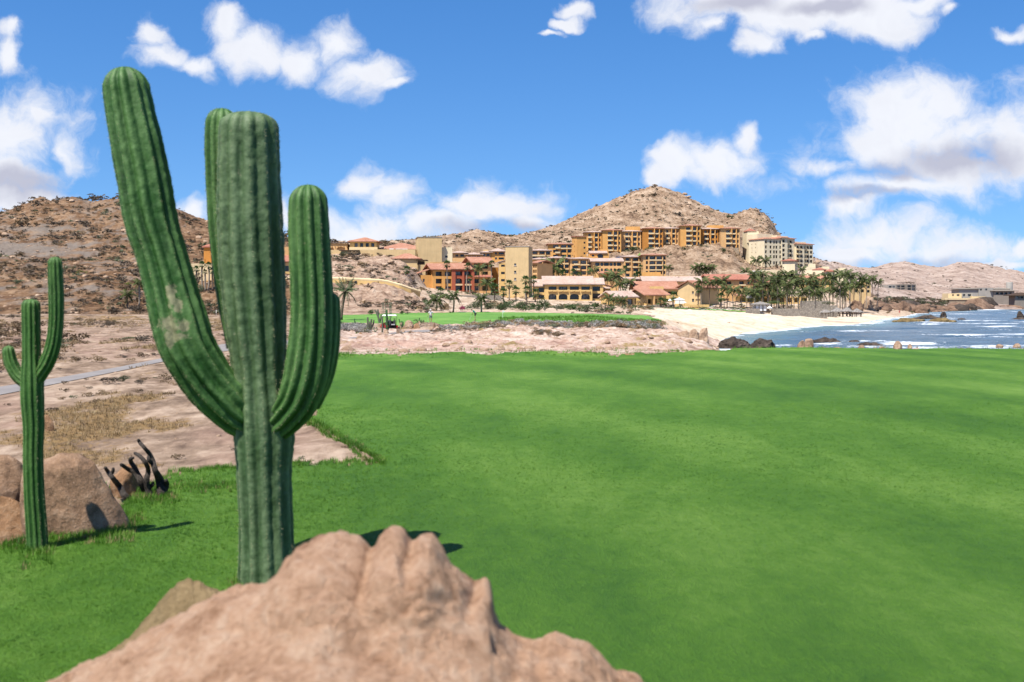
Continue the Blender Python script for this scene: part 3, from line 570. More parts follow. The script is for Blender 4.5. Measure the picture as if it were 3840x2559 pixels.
# ------------------------------------------------------------------ cacti
def sweep(path, ribs, ridge=.14, capr=None, seg=None, seed=0, flat=False, dent=.02, caplen=1.0):
    """path [(Vector, radius)], a ribbed column with a domed tip"""
    P_ = [np.array(p[0]) for p in path]; Rr = [p[1] for p in path]
    # resample with catmull-rom
    pts = []; rad = []
    for i in range(len(P_) - 1):
        p0, p1, p2, p3 = P_[max(i-1, 0)], P_[i], P_[i+1], P_[min(i+2, len(P_)-1)]
        r0, r1, r2, r3 = Rr[max(i-1, 0)], Rr[i], Rr[i+1], Rr[min(i+2, len(P_)-1)]
        k = max(4, int(np.linalg.norm(p2 - p1) / .012)); k = min(k, 60)
        for j in range(k):
            t = j / k; cr = lambda a, b, c, d: .5 * (2*b + (c-a)*t + (2*a-5*b+4*c-d)*t*t + (3*b-a-3*c+d)*t**3)
            pts.append(cr(p0, p1, p2, p3)); rad.append(cr(r0, r1, r2, r3))
    pts.append(P_[-1]); rad.append(Rr[-1]); pts = np.array(pts); rad = np.array(rad)
    tan = np.gradient(pts, axis=0); tan /= np.linalg.norm(tan, axis=1)[:, None]
    # dome
    L = np.concatenate([[0], np.cumsum(np.linalg.norm(np.diff(pts, axis=0), axis=1))]); d = L[-1] - L; rc = rad[-1] * caplen
    k = d < rc; rad = rad.copy(); rad[k] *= np.sqrt(np.clip(1 - ((rc - d[k]) / rc) ** (4 if flat else 2.2), 0, 1)); rad[-1] = 1e-4
    nseg = ribs * 10; th = np.arange(nseg) / nseg * 2 * math.pi
    rg_ = np.random.default_rng(seed + 5); thw = th + .10 / ribs * 6.28 * np.interp(th, np.linspace(0, 6.2832, ribs + 1), np.r_[rg_.normal(0, .5, ribs), 0]); rb = np.abs(np.cos(thw * ribs / 2)) ; prof = 1 - ridge + ridge * (rb ** 1.15) * 1.0        # crests rounded, valleys sharp
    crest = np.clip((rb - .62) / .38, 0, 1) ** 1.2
    ref = np.array([0.2, -1., 0.05]); V = []; cr_ = []
    for i in range(len(pts)):
        t = tan[i]; a = ref - t * (ref @ t); a /= np.linalg.norm(a); b = np.cross(t, a)
        V.append(pts[i] + rad[i] * prof[:, None] * (np.cos(th)[:, None] * a + np.sin(th)[:, None] * b)); cr_.append(crest)
    V = np.concatenate(V); cr_ = np.concatenate(cr_)
    nrm = V - np.repeat(pts, nseg, 0)
    V = V + nrm * (dent * 3 * fbm3(V * 5 + seed, 3) + dent * 2.0 * fbm3(V * 22 + seed, 3))[:, None]
    n = len(pts); vi = np.arange(n * nseg).reshape(n, nseg); v2 = np.roll(vi, -1, 1)
    Q = np.stack([vi[:-1], v2[:-1], v2[1:], vi[1:]], -1).reshape(-1, 4)
    return V, Q, cr_, nrm
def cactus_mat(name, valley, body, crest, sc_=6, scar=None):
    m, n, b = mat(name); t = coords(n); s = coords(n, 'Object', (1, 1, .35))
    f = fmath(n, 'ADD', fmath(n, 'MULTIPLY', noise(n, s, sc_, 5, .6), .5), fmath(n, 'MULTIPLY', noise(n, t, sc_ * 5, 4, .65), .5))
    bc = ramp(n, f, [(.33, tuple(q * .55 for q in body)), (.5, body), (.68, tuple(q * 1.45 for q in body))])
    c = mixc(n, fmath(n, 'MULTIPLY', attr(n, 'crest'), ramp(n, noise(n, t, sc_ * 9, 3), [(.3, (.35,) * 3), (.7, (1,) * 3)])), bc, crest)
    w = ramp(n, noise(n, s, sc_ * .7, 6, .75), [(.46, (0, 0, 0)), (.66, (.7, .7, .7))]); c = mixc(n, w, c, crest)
    if scar:
        sm = ramp(n, fmath(n, 'ADD', attr(n, 'scar'), fmath(n, 'MULTIPLY', fmath(n, 'SUBTRACT', noise(n, t, 11, 6, .75), .5), 2.4)), [(.36, (0, 0, 0)), (.60, (.9, .9, .9))])
        c = mixc(n, sm, c, ramp(n, noise(n, t, 16, 5, .6), [(.3, tuple(q * .5 for q in scar)), (.6, scar)]))
    n.links.new(c, b.inputs['Base Color']); b.inputs['Roughness'].default_value = .6; b.inputs['Specular IOR Level'].default_value = .3
    bump(n, b, f, .6, .02); return m
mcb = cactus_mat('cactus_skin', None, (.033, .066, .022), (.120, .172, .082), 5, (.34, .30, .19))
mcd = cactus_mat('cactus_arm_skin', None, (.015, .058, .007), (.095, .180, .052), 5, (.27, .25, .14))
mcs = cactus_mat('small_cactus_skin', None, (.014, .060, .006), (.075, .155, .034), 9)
mspine = noisy('spines', [(.3, (.20, .19, .10)), (.7, (.34, .33, .2))], 4, bs=0)
def cyl(name, pxpath, Y, ribs, parent, m, ridge=.14, seed=0, flat=False, scar=None, spines=0, dent=.02, caplen=1.):
    path = []
    for q in pxpath:
        yy_ = q[3] if len(q) > 3 else Y; k = yy_ / F
        path.append((W(q[0], q[1], yy_), q[2] * k))
    V, Q, cr, nr_ = sweep(path, ribs, ridge, seed=seed, flat=flat, dent=dent, caplen=caplen)
    at = {'crest': cr}
    if scar:
        s = np.zeros(len(V)); pxx = CX + V[:, 0] * F / V[:, 1]; pyy = HOR + (H - V[:, 2]) * F / V[:, 1]; frontal = nr_[:, 1] < 0
        for (x, y, rx, ry) in scar: s = np.maximum(s, 1 - np.sqrt(((pxx - x) / rx) ** 2 + ((pyy - y) / ry) ** 2))
        at['scar'] = np.where(frontal, s, 0)
    o = mesh_np(name, V - np.array(parent.location), Q, m, parent, True, None, at)
    if spines:
        sel = np.where(cr > .97)[0]; r = np.random.default_rng(seed); sel = r.choice(sel, min(len(sel), spines), False)
        B_ = V[sel]; D = nr_[sel]; D = D / (np.linalg.norm(D, axis=1)[:, None] + 1e-6); D = D + r.normal(0, .65, D.shape); D /= np.linalg.norm(D, axis=1)[:, None]
        sd_ = np.cross(D, r.normal(size=D.shape)); sd_ /= np.linalg.norm(sd_, axis=1)[:, None]; ln = r.uniform(.010, .024, (len(sel), 1))
        T = np.stack([B_ + sd_ * .0014, B_ - sd_ * .0014, B_ + D * ln], 1).reshape(-1, 3) - np.array(parent.location)
        tag(mesh_np('spines', T, np.arange(len(T)).reshape(-1, 3), mspine, o), kind='stuff')
    return o
Yb = 8.3
big = empty('cactus', (0, 0, 0), 'huge blurred green cactus with four thick arms behind the pinkish rock', 'cactus'); big.location = W(1003, 2240, Yb)
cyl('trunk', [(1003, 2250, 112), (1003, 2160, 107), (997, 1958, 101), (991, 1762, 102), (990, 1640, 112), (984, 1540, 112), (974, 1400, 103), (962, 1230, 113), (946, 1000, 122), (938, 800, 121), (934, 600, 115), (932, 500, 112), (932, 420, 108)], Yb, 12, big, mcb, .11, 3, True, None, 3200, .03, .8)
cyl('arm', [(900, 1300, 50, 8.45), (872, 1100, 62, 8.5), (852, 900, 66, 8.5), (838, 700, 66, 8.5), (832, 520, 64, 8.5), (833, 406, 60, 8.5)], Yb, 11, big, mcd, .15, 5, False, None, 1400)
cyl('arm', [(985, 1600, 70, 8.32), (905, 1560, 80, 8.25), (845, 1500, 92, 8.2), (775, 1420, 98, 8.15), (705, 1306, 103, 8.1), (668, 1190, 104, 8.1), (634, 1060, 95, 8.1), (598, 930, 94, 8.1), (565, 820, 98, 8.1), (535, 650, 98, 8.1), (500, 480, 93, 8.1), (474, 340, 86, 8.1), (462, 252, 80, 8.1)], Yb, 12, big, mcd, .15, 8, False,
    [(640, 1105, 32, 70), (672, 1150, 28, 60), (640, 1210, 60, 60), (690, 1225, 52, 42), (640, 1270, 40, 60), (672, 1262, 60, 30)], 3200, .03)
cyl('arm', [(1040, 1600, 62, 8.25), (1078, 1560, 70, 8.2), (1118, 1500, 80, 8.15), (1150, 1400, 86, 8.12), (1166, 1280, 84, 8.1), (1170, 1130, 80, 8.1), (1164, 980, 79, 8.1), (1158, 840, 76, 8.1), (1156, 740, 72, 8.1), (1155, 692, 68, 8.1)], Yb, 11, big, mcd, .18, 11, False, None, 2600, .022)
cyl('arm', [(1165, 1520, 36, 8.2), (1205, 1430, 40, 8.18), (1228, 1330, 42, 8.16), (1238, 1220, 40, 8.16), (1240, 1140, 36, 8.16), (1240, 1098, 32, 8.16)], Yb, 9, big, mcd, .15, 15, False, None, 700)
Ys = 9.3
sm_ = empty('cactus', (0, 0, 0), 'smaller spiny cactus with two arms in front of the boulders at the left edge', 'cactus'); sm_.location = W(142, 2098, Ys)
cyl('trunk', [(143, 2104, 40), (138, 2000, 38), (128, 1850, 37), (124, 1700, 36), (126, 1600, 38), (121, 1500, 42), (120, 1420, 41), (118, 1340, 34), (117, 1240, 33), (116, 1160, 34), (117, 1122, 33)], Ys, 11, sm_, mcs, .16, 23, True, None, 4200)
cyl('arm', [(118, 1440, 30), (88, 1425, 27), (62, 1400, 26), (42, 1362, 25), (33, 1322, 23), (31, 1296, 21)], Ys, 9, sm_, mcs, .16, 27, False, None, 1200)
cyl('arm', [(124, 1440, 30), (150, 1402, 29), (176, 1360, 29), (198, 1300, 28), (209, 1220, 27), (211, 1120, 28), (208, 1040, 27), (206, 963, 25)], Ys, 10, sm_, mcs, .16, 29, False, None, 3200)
# dead grey cactus beside the boulders
dk = empty('dead_cactus', W(600, 1886, 11.8), 'dead dark grey branching cactus between the granite boulder and the lawn', 'cactus')
mdead = rock_mat('dead_cactus_skin', [(.33, (.020, .016, .013)), (.5, (.05, .041, .034)), (.67, (.10, .085, .072))], 9, 1.0, .05, (.11, .095, .08))
for nm, pth in [('stem', [(560, 1890, 19), (505, 1880, 18), (470, 1862, 14), (448, 1825, 12), (420, 1790, 10), (404, 1768, 8), (394, 1754, 6)]), ('branch', [(415, 1782, 8), (424, 1766, 7), (424, 1753, 5)]),
                ('stem', [(570, 1888, 17), (548, 1850, 15), (528, 1805, 14), (510, 1775, 12), (480, 1760, 9), (458, 1745, 8), (450, 1742, 6)]), ('branch', [(524, 1795, 10), (505, 1755, 10), (492, 1735, 9), (490, 1722, 8), (502, 1717, 5)]),
                ('stem', [(575, 1888, 14), (556, 1840, 13), (550, 1800, 12), (556, 1765, 10), (545, 1735, 9), (525, 1712, 8), (504, 1699, 6)]), ('branch', [(560, 1830, 9), (572, 1818, 8), (574, 1810, 6)]),
                ('stem', [(604, 1895, 20), (606, 1850, 20), (598, 1800, 17), (582, 1765, 12), (572, 1730, 11), (562, 1705, 9), (540, 1678, 8), (524, 1660, 7), (518, 1648, 6)]), ('branch', [(612, 1850, 14), (624, 1820, 12), (622, 1800, 7)]), ('branch', [(572, 1740, 8), (558, 1725, 8), (556, 1712, 5)])]:
    cyl(nm, [(x, y, r * .92, 11.8 + .1 * math.sin(x)) for x, y, r in pth], 11.8, 7, dk, mdead, .12, int(pth[0][0]), False, None, 0, .05)
# ------------------------------------------------------------------ buildings (all measured in photo pixels at their own distance)
_mb = MB(); _mb.add([(0,0,0),(1,0,0),(1,0,1),(0,0,1)], [(0,1,2,3)], 0)
for x0, x1, z0, z1 in ((0,.05,0,1), (.95,1,0,1), (.05,.95,.95,1), (.05,.95,0,.03), (.48,.52,.03,.95)): _mb.box(x0, x1, -.06, -.002, z0, z1, 1)
_w = _mb.build('window', [M['glass'], M['frame']]); WIN = _w.data; bpy.data.objects.remove(_w)
_mb = MB(); _mb.box(0,1,-.03,.03,.94,1); _mb.box(0,1,-.02,.02,0,.06)
for i in range(12): _mb.box(.04+.08*i, .055+.08*i, -.015, .015, .06, .94)
_w = _mb.build('railing', M['metal']); RAIL = _w.data; bpy.data.objects.remove(_w)
BALC = {}
for k_ in ('beige', 'cream', 'yellow', 'orange', 'red', 'tan'):
    _mb = MB(); _mb.box(0,1,-1,0,0,1); _mb.box(-.02,1.02,-1.04,-.94,.96,1.06); _w = _mb.build('balcony', M[k_]); BALC[k_] = _w.data; bpy.data.objects.remove(_w)
def inst(name, me, parent, loc, scale, rz=0):
    o = bpy.data.objects.new(name, me); C.objects.link(o); o.parent = parent; o.location = loc; o.scale = scale; o.rotation_euler = (0, 0, rz); return o
class Bld:
    def __init__(s, name, label, px, Y, yaw=0, cat='building', group=None):
        s.px, s.Y, s.k, s.yaw = px, Y, Y / F, R(yaw); s.z0 = gz(px, Y); s.cy = math.cos(s.yaw); s.fx = 1.
        s.root = empty(name, ((px - CX) * s.k, Y, s.z0), label, cat, group, s.yaw)
    def x(s, px): return (px - s.px) * s.k * s.fx / s.cy
    def z(s, py): return H - (py - HOR) * s.k - s.z0
    def gx(s, x, y):      # local ground height
        X = s.root.location[0] + x * math.cos(s.yaw) - y * math.sin(s.yaw); Yw = s.Y + x * math.sin(s.yaw) + y * math.cos(s.yaw)
        return gz(CX + X * F / Yw, Yw) - s.z0
    def wall(s, mb, p0, p1, z0, z1, ops, m=0, parent=None, rec=.6, win=True, rail=False):
        p0 = Vector((*p0, 0)); p1 = Vector((*p1, 0)); L = (p1 - p0).length; d = (p1 - p0) / L; nrm = Vector((d.y, -d.x, 0)); up = Vector((0, 0, 1))
        P3 = lambda u, z, dep=0: p0 + d * u + up * z - nrm * dep
        us = sorted({0, L, *[o[0] for o in ops], *[o[1] for o in ops]}); zs = sorted({z0, z1, *[o[2] for o in ops], *[o[3] for o in ops]})
        for a, b in zip(us[:-1], us[1:]):
            for c, e in zip(zs[:-1], zs[1:]):
                if b - a < 1e-4 or e - c < 1e-4: continue
                um, zm = (a + b) / 2, (c + e) / 2
                if any(o[0] < um < o[1] and o[2] < zm < o[3] for o in ops): continue
                mb.add([P3(a, c), P3(b, c), P3(b, e), P3(a, e)], [(0, 1, 2, 3)], m)
        for o in ops:
            u0, u1, a, b = o[:4]; kind = o[4] if len(o) > 4 else ''
            rv = [P3(u0, a), P3(u1, a), P3(u1, b), P3(u0, b), P3(u0, a, rec), P3(u1, a, rec), P3(u1, b, rec), P3(u0, b, rec)]
            mb.add(rv, [(0, 4, 5, 1), (1, 5, 6, 2), (2, 6, 7, 3), (3, 7, 4, 0)], m)
            if 'a' in kind:
                r = (u1 - u0) / 2; hh = min(r, .45 * (b - a)); uc = (u0 + u1) / 2; n = 10
                arc = [(uc - r * math.cos(math.pi * i / n), b - hh + hh * math.sin(math.pi * i / n)) for i in range(n + 1)]
                for side in (0, 1):
                    pts = arc[:n // 2 + 1] if side == 0 else arc[n // 2:]
                    cn = P3(u0 if side == 0 else u1, b)
                    vs = [cn] + [P3(q[0], q[1]) for q in pts]
                    mb.add(vs, [(0, i + 1, i + 2) for i in range(len(pts) - 1)], m)
                    vs = [P3(q[0], q[1]) for q in pts] + [P3(q[0], q[1], .25) for q in pts]; nn = len(pts)
                    mb.add(vs, [(i, i + 1, nn + i + 1, nn + i) for i in range(nn - 1)], m)
            rz = math.atan2(d.y, d.x)
            if win and 'd' not in kind:
                inst('window', WIN, parent, P3(u0, a, rec), (u1 - u0, 1, b - a), rz)
            elif 'd' in kind:
                mb.add([P3(u0, a, rec), P3(u1, a, rec), P3(u1, b, rec), P3(u0, b, rec)], [(0, 1, 2, 3)], m)
            if rail or 'r' in kind:
                inst('railing', RAIL, parent, P3(u0, a, .12), (u1 - u0, 1, min(1.05, .4 * (b - a))), rz)
    def block(s, px0, px1, pyt, pyb, depth, m, front=(), left=(), right=(), y=0, parent=None, name='wall', rec=.6, rail=False, parapet=0, gable=None, drop=True, sub=True):
        """front openings (px0,px1,py_top,py_bottom,kind); side openings (from,to as fractions,py_top,py_bottom,kind)"""
        x0, x1 = s.x(px0), s.x(px1); zt, zb = s.z(pyt), s.z(pyb)
        if drop: zb = min([zb] + [s.gx(a, b) for a in (x0, x1) for b in (y, y + depth)]) - 1.0
        mb = MB(); o = bpy.data.objects.new(name, None); 
        par = parent or s.root
        wp = bpy.data.meshes.new(name); wo_ = bpy.data.objects.new(name, wp); C.objects.link(wo_); wo_.parent = par
        holder = wo_ if (sub and parent is None) else par
        f = [(s.x(q[0]) - x0, s.x(q[1]) - x0, s.z(q[3]), s.z(q[2]), *(q[4:5])) for q in front]
        s.wall(mb, (x0, y), (x1, y), zb, zt, f, 0, holder, rec, True, rail)
        sd = lambda ops: [(q[0] * depth, q[1] * depth, s.z(q[3]), s.z(q[2]), *(q[4:5])) for q in ops]
        s.wall(mb, (x0, y + depth), (x0, y), zb, zt, sd(left), 0, holder, rec)
        s.wall(mb, (x1, y), (x1, y + depth), zb, zt, sd(right), 0, holder, rec)
        s.wall(mb, (x1, y + depth), (x0, y + depth), zb, zt, [], 0, holder, rec)
        if parapet:
            t = .3; mb.add([(x0,y,zt),(x1,y,zt),(x1,y+depth,zt),(x0,y+depth,zt),(x0+t,y+t,zt),(x1-t,y+t,zt),(x1-t,y+depth-t,zt),(x0+t,y+depth-t,zt),
                            (x0+t,y+t,zt-parapet),(x1-t,y+t,zt-parapet),(x1-t,y+depth-t,zt-parapet),(x0+t,y+depth-t,zt-parapet)],
                           [(0,1,5,4),(1,2,6,5),(2,3,7,6),(3,0,4,7),(4,5,9,8),(5,6,10,9),(6,7,11,10),(7,4,8,11),(8,9,10,11)])
        else: mb.add([(x0,y,zt),(x1,y,zt),(x1,y+depth,zt),(x0,y+depth,zt)], [(0,1,2,3)])
        if gable:     # gable triangles: ridge height row, axis
            zr = s.z(gable[0])
            if gable[1] == 'x':
                ym = y + depth / 2
                mb.add([(x0,y,zt),(x0,ym,zr),(x0,y+depth,zt)], [(0,1,2)]); mb.add([(x1,y,zt),(x1,y+depth,zt),(x1,ym,zr)], [(0,1,2)])
            else:
                xm = (x0 + x1) / 2
                mb.add([(x0,y,zt),(x1,y,zt),(xm,y,zr)], [(0,1,2)]); mb.add([(x0,y+depth,zt),(xm,y+depth,zr),(x1,y+depth,zt)], [(0,1,2)])
        tmp = mb.build(name, M[m]); wo_.data = tmp.data; bpy.data.objects.remove(tmp); bpy.data.meshes.remove(wp)
        return wo_
    def roof(s, kind, px0, px1, pye, pyr, depth, m='tile', y=0, over=.6, parent=None, ridge=None, t=.28, name='roof'):
        x0, x1, ze, zr = s.x(px0) - over, s.x(px1) + over, s.z(pye), s.z(pyr); y0, y1 = y - over, y + depth + over; ym = (y0 + y1) / 2; xm = (x0 + x1) / 2
        if kind == 'gx': v = [(x0,y0,ze),(x1,y0,ze),(x1,ym,zr),(x0,ym,zr),(x1,y1,ze),(x0,y1,ze)]; f = [(0,1,2,3),(3,2,4,5)]
        elif kind == 'gy': v = [(x0,y0,ze),(xm,y0,zr),(xm,y1,zr),(x0,y1,ze),(x1,y0,ze),(x1,y1,ze)]; f = [(0,1,2,3),(1,4,5,2)]
        elif kind == 'sx': v = [(x0,y0,ze),(x1,y0,ze),(x1,y1,zr),(x0,y1,zr)]; f = [(0,1,2,3)]
        elif kind == 'sl': v = [(x0,y0,ze),(x1,y0,zr),(x1,y1,zr),(x0,y1,ze)]; f = [(0,1,2,3)]
        elif kind == 'sr': v = [(x0,y0,zr),(x1,y0,ze),(x1,y1,ze),(x0,y1,zr)]; f = [(0,1,2,3)]
        else:
            ra, rb = (s.x(ridge[0]), s.x(ridge[1])) if ridge else (xm - max(0, (x1-x0)-(y1-y0))/2, xm + max(0, (x1-x0)-(y1-y0))/2)
            v = [(x0,y0,ze),(x1,y0,ze),(x1,y1,ze),(x0,y1,ze),(ra,ym,zr),(rb + .01,ym,zr)]; f = [(0,1,5,4),(1,2,5),(2,3,4,5),(3,0,4)]
        n = len(v); V = [(a, b, c + t) for a, b, c in v] + v; Fs = [*f, *[tuple(i + n for i in reversed(q)) for q in f]]
        cnt = {}
        for q in f:
            for i in range(len(q)): e = (q[i], q[(i+1) % len(q)]); cnt[e] = 1
        for (a, b) in list(cnt):
            if (b, a) not in cnt: Fs.append((a, a + n, b + n, b))
        return mesh_np(name, V, Fs, M[m], parent or s.root)
    def box(s, name, px0, px1, pyt, pyb, y0, y1, m, parent=None):
        mb = MB().box(s.x(px0), s.x(px1), y0, y1, s.z(pyb), s.z(pyt)); return mb.build(name, M[m] if isinstance(m, str) else m, parent or s.root)
    def balc(s, px0, px1, pyt, pyb, out, col, parent=None, y=0, name='balcony'):
        return inst(name, BALC[col], parent or s.root, (s.x(px0), y, s.z(pyb)), (s.x(px1) - s.x(px0), out, s.z(pyt) - s.z(pyb)))
def grid(cols, rows, kind=''): return [(a, b, c, d, kind) for a, b in cols for c, d in rows]
# ---- upper hotel wing: eight stepped blocks on the slope
U = Bld('hotel_wing', 'long orange hotel wing of eight stepped blocks high on the pale hillside', 2192, 620)
segs = [(2192, 2256, 869, 955, 0.), (2258, 2326, 864, 945, 5.), (2328, 2404, 866, 942, 0.), (2408, 2482, 857, 932, 5.), (2484, 2545, 855, 925, .0), (2548, 2622, 847, 920, 5.), (2626, 2694, 857, 924, 0.), (2698, 2768, 857, 930, 4.6)]
for i, (a, b, t, bt, yo) in enumerate(segs):
    w = b - a; odd = i % 2; fr = []; dy = 18.4; nrow = 5
    c1 = (a + w * (.27 if odd else .22), a + w * (.48 if odd else .37)); c2 = (a + w * .60, a + w * .77); c3 = (a + w * .86, a + w * .94)
    for r in range(nrow):
        y0 = t + 8 + dy * r; fr += [(*c1, y0, y0 + 11.5, ''), (*c2, y0 - (1 if r == 1 else 0), y0 + 11.5, 'ar' if r == 1 else 'r'), (*c3, y0, y0 + 11, 'r')]
        if not odd and w > 65: fr.append((a + w * .42, a + w * .49, y0, y0 + 11, ''))
    blk = U.block(a, b, t + 3, bt, 13, 'orange' if i in (0, 1, 5) else ('orange2' if i % 3 else 'deep'), fr, y=-yo, name='block', rec=1.1, left=[(.3, .42, t + 30, t + 36)] )
    for r in range(1, nrow):
        y1 = t + 8 + dy * r; U.balc(c1[0] - 1, c1[1] + w * .06, y1 - 8, y1 - 2.2, 1.5, 'beige', blk, -yo)
        if r != 2: U.balc(c2[0] - .5, c2[1] + .5, y1 - 6.5, y1 - 2.2, .5, 'beige' if r % 2 else 'tan', blk, -yo)
    U.box('column', a + w * .535, a + w * .585, t + 3, bt, -yo - .9, -yo - .002, 'orange', blk); U.box('column', a + w * .79, a + w * .83, t + 3, bt, -yo - .7, -yo - .002, 'orange', blk)
    U.roof('hip', a + 2, b, t + 3, t - 4, 13, 'tile' if i % 2 else 'tilepale', -yo, .9, blk, name='tile_roof')
for a, b, t, bt in ((2352, 2404, 848, 862), (2662, 2720, 843, 862)): U.block(a, b, t, bt + 6, 6, 'orange', name='roof_block', y=5, drop=False)
W_ = Bld('retaining_wall', 'tall brown stone retaining wall under the right end of the upper wing', 2722, 613, 0, 'wall')
W_.block(2700, 2772, 930, 975, 8, 'stonebrown', name='stone_wall'); W_.block(2768, 2782, 950, 985, 9, 'stonebrown', name='stone_wall', y=1); W_.block(2780, 2792, 965, 1000, 9, 'stonebrown', name='stone_wall', y=2)
T = Bld('stair_tower', 'plain orange stair tower at the left end of the upper wing', 2163, 590, 14)
w_ = T.block(2163, 2200, 888, 972, 9, 'orange', [(2189, 2196, 907, 914), (2189, 2196, 926, 933), (2189, 2196, 947, 954), (2176, 2190, 960, 972, 'ad')], [(.45, .55, 902, 912), (.45, .55, 921, 930), (.45, .55, 940, 949), (.45, .55, 957, 964)], rec=.5)
T.roof('sx', 2163, 2200, 888, 885, 9, 'tilered', 0, .5)
# ---- middle hotel blocks
def midblock(label, a, b, t, bt, Y, cols, rows, m, arch=(), roofs='hip', rm='tilepale', depth=12, yaw=0, balcs=(), plain=None, rise=7, over=.9):
    B = Bld('hotel_block', label, a, Y, yaw); fr = []
    for j, (c0, c1) in enumerate(cols):
        for i, (r0, r1) in enumerate(rows): fr.append((c0, c1, r0, r1, 'ar' if (j, i) in arch else 'r'))
    w = B.block(a, b, t, bt, depth, m, fr, rec=1.0, left=[(.4, .55, r0, r1) for r0, r1 in rows[:2]])
    B.roof(roofs, a, b, t, t - rise, depth, rm, 0, over)
    for (c0, c1, r0, r1, out, col) in balcs: B.balc(c0, c1, r0, r1, out, col)
    for c0, c1 in zip(cols[:-1], cols[1:]): B.box('column', (c0[1] + c1[0]) / 2 - 1.6, (c0[1] + c1[0]) / 2 + 1.6, t + 1, bt, -.5, -.002, m)
    return B
def rw(start, step, n, h): return [(start + step * i, start + step * i + h) for i in range(n)]
midblock('small three bay orange block directly right of the blank tan tower, upper tier', 1988, 2064, 941, 985, 505, [(1998, 2014), (2024, 2042), (2048, 2062)], rw(943, 19, 2, 10), 'orange2', {(1, 1)}, balcs=[(1994, 2044, 957, 962, .8, 'beige')])
midblock('orange block left of the stair tower with a plain left wall and arched second floor', 2056, 2144, 917, 985, 540, [(2074, 2094), (2104, 2124), (2128, 2141)], rw(919, 18.3, 3, 11), 'orange', {(1, 1)}, rm='tile', balcs=[(2082, 2100, 927, 933, 1.4, 'beige'), (2082, 2100, 945, 951, 1.4, 'beige'), (2102, 2143, 930, 934, .6, 'beige')])
midblock('lower orange block behind the big coconut palm, nearest the blank tan tower', 1994, 2056, 974, 1045, 470, [(2010, 2032), (2037, 2054)], rw(980, 21, 3, 13), 'orange2', {(0, 1)}, balcs=[(2008, 2055, 994, 999, .6, 'beige'), (2008, 2055, 1015, 1020, .6, 'beige')])
midblock('lower orange block right of the big coconut palm under a pale hip roof', 2046, 2134, 969, 1048, 480, [(2062, 2078), (2090, 2114), (2118, 2132)], rw(973, 20, 3, 13), 'orange2', {(1, 1)}, balcs=[(2060, 2133, 988, 992, .6, 'beige'), (2060, 2133, 1008, 1012, .6, 'tan')])
midblock('lower orange block below the stair tower beside the arcade house', 2138, 2220, 972, 1050, 475, [(2146, 2168), (2178, 2198), (2202, 2216)], rw(977, 20, 3, 14), 'orange2', {(1, 1)}, rm='tilepale', balcs=[(2152, 2174, 989, 995, 1.4, 'beige'), (2176, 2218, 992, 996, .6, 'beige'), (2152, 2174, 1008, 1014, 1.4, 'beige')])
midblock('orange block with pale left wall right of the arcade house', 2340, 2404, 965, 1042, 490, [(2346, 2361), (2374, 2394), (2397, 2403)], rw(968, 19.5, 4, 11), 'orange2', {(1, 1)}, balcs=[(2344, 2364, 980, 984, .7, 'beige'), (2372, 2404, 981, 986, .7, 'beige'), (2344, 2364, 1000, 1004, .7, 'beige'), (2372, 2404, 1001, 1005, .7, 'beige')])
midblock('tallest of the middle orange blocks, with double arched bays, below the rocky knoll', 2412, 2497, 958, 1045, 480, [(2422, 2430), (2436, 2457), (2462, 2482), (2487, 2495)], rw(961, 18.5, 4, 12), 'orange2', {(1, 1), (2, 1)}, rm='tile', balcs=[(2434, 2484, 974, 978, .7, 'beige'), (2434, 2484, 993, 997, .7, 'beige'), (2434, 2484, 1011, 1015, .7, 'beige')])
B = Bld('hotel_block', 'sunlit blank left wall of the four storey orange block, painted pale', 2316, 500); B.block(2316, 2342, 960, 1040, 11, 'white'); B.roof('sx', 2316, 2342, 961, 958, 11, 'tilepale', 0, .4)  # sunlight on this left wall is put into the white wall colour
B = Bld('arcade_house', 'wide orange house with a row of square openings above small arches', 2222, 462)
fr = [(2232, 2248, 985, 998), (2252, 2262, 985, 998), (2265, 2283, 985, 998), (2286, 2297, 985, 998), (2301, 2310, 985, 998), (2314, 2329, 985, 998)] + [(2236, 2248, 1007, 1020, 'a'), (2253, 2261, 1007, 1020, 'a'), (2266, 2283, 1007, 1020, 'a'), (2288, 2296, 1007, 1020, 'a'), (2301, 2309, 1007, 1020, 'a'), (2314, 2329, 1007, 1020, 'a')]
B.block(2224, 2332, 982, 1045, 12, 'orange2', fr, rec=.9); B.roof('gx', 2220, 2334, 982, 969, 12, 'tilepale', 0, .7); B.roof('sx', 2244, 2310, 1027, 1020, 3, 'tile', -3, .2, name='porch_roof')
B = Bld('gatehouse', 'small gabled orange gatehouse with arches in front of the stair tower', 2210, 520)
B.block(2210, 2284, 951, 975, 8, 'orange', [(2219, 2229, 955, 964, 'a'), (2240, 2262, 953, 968, 'a')]); B.roof('gx', 2214, 2274, 951, 942, 8, 'tilepale', 0, .5); B.block(2252, 2284, 934, 952, 6, 'orange', y=4, drop=False, name='roof_block'); B.block(2180, 2240, 964, 976, 4, 'orange', y=-4, name='terrace_wall')
B = Bld('garden_wall', 'plain orange boxy wall block above the pale tiled roof', 2408, 420, -4, 'wall'); B.block(2408, 2477, 1021, 1042, 8, 'orange', name='wall')
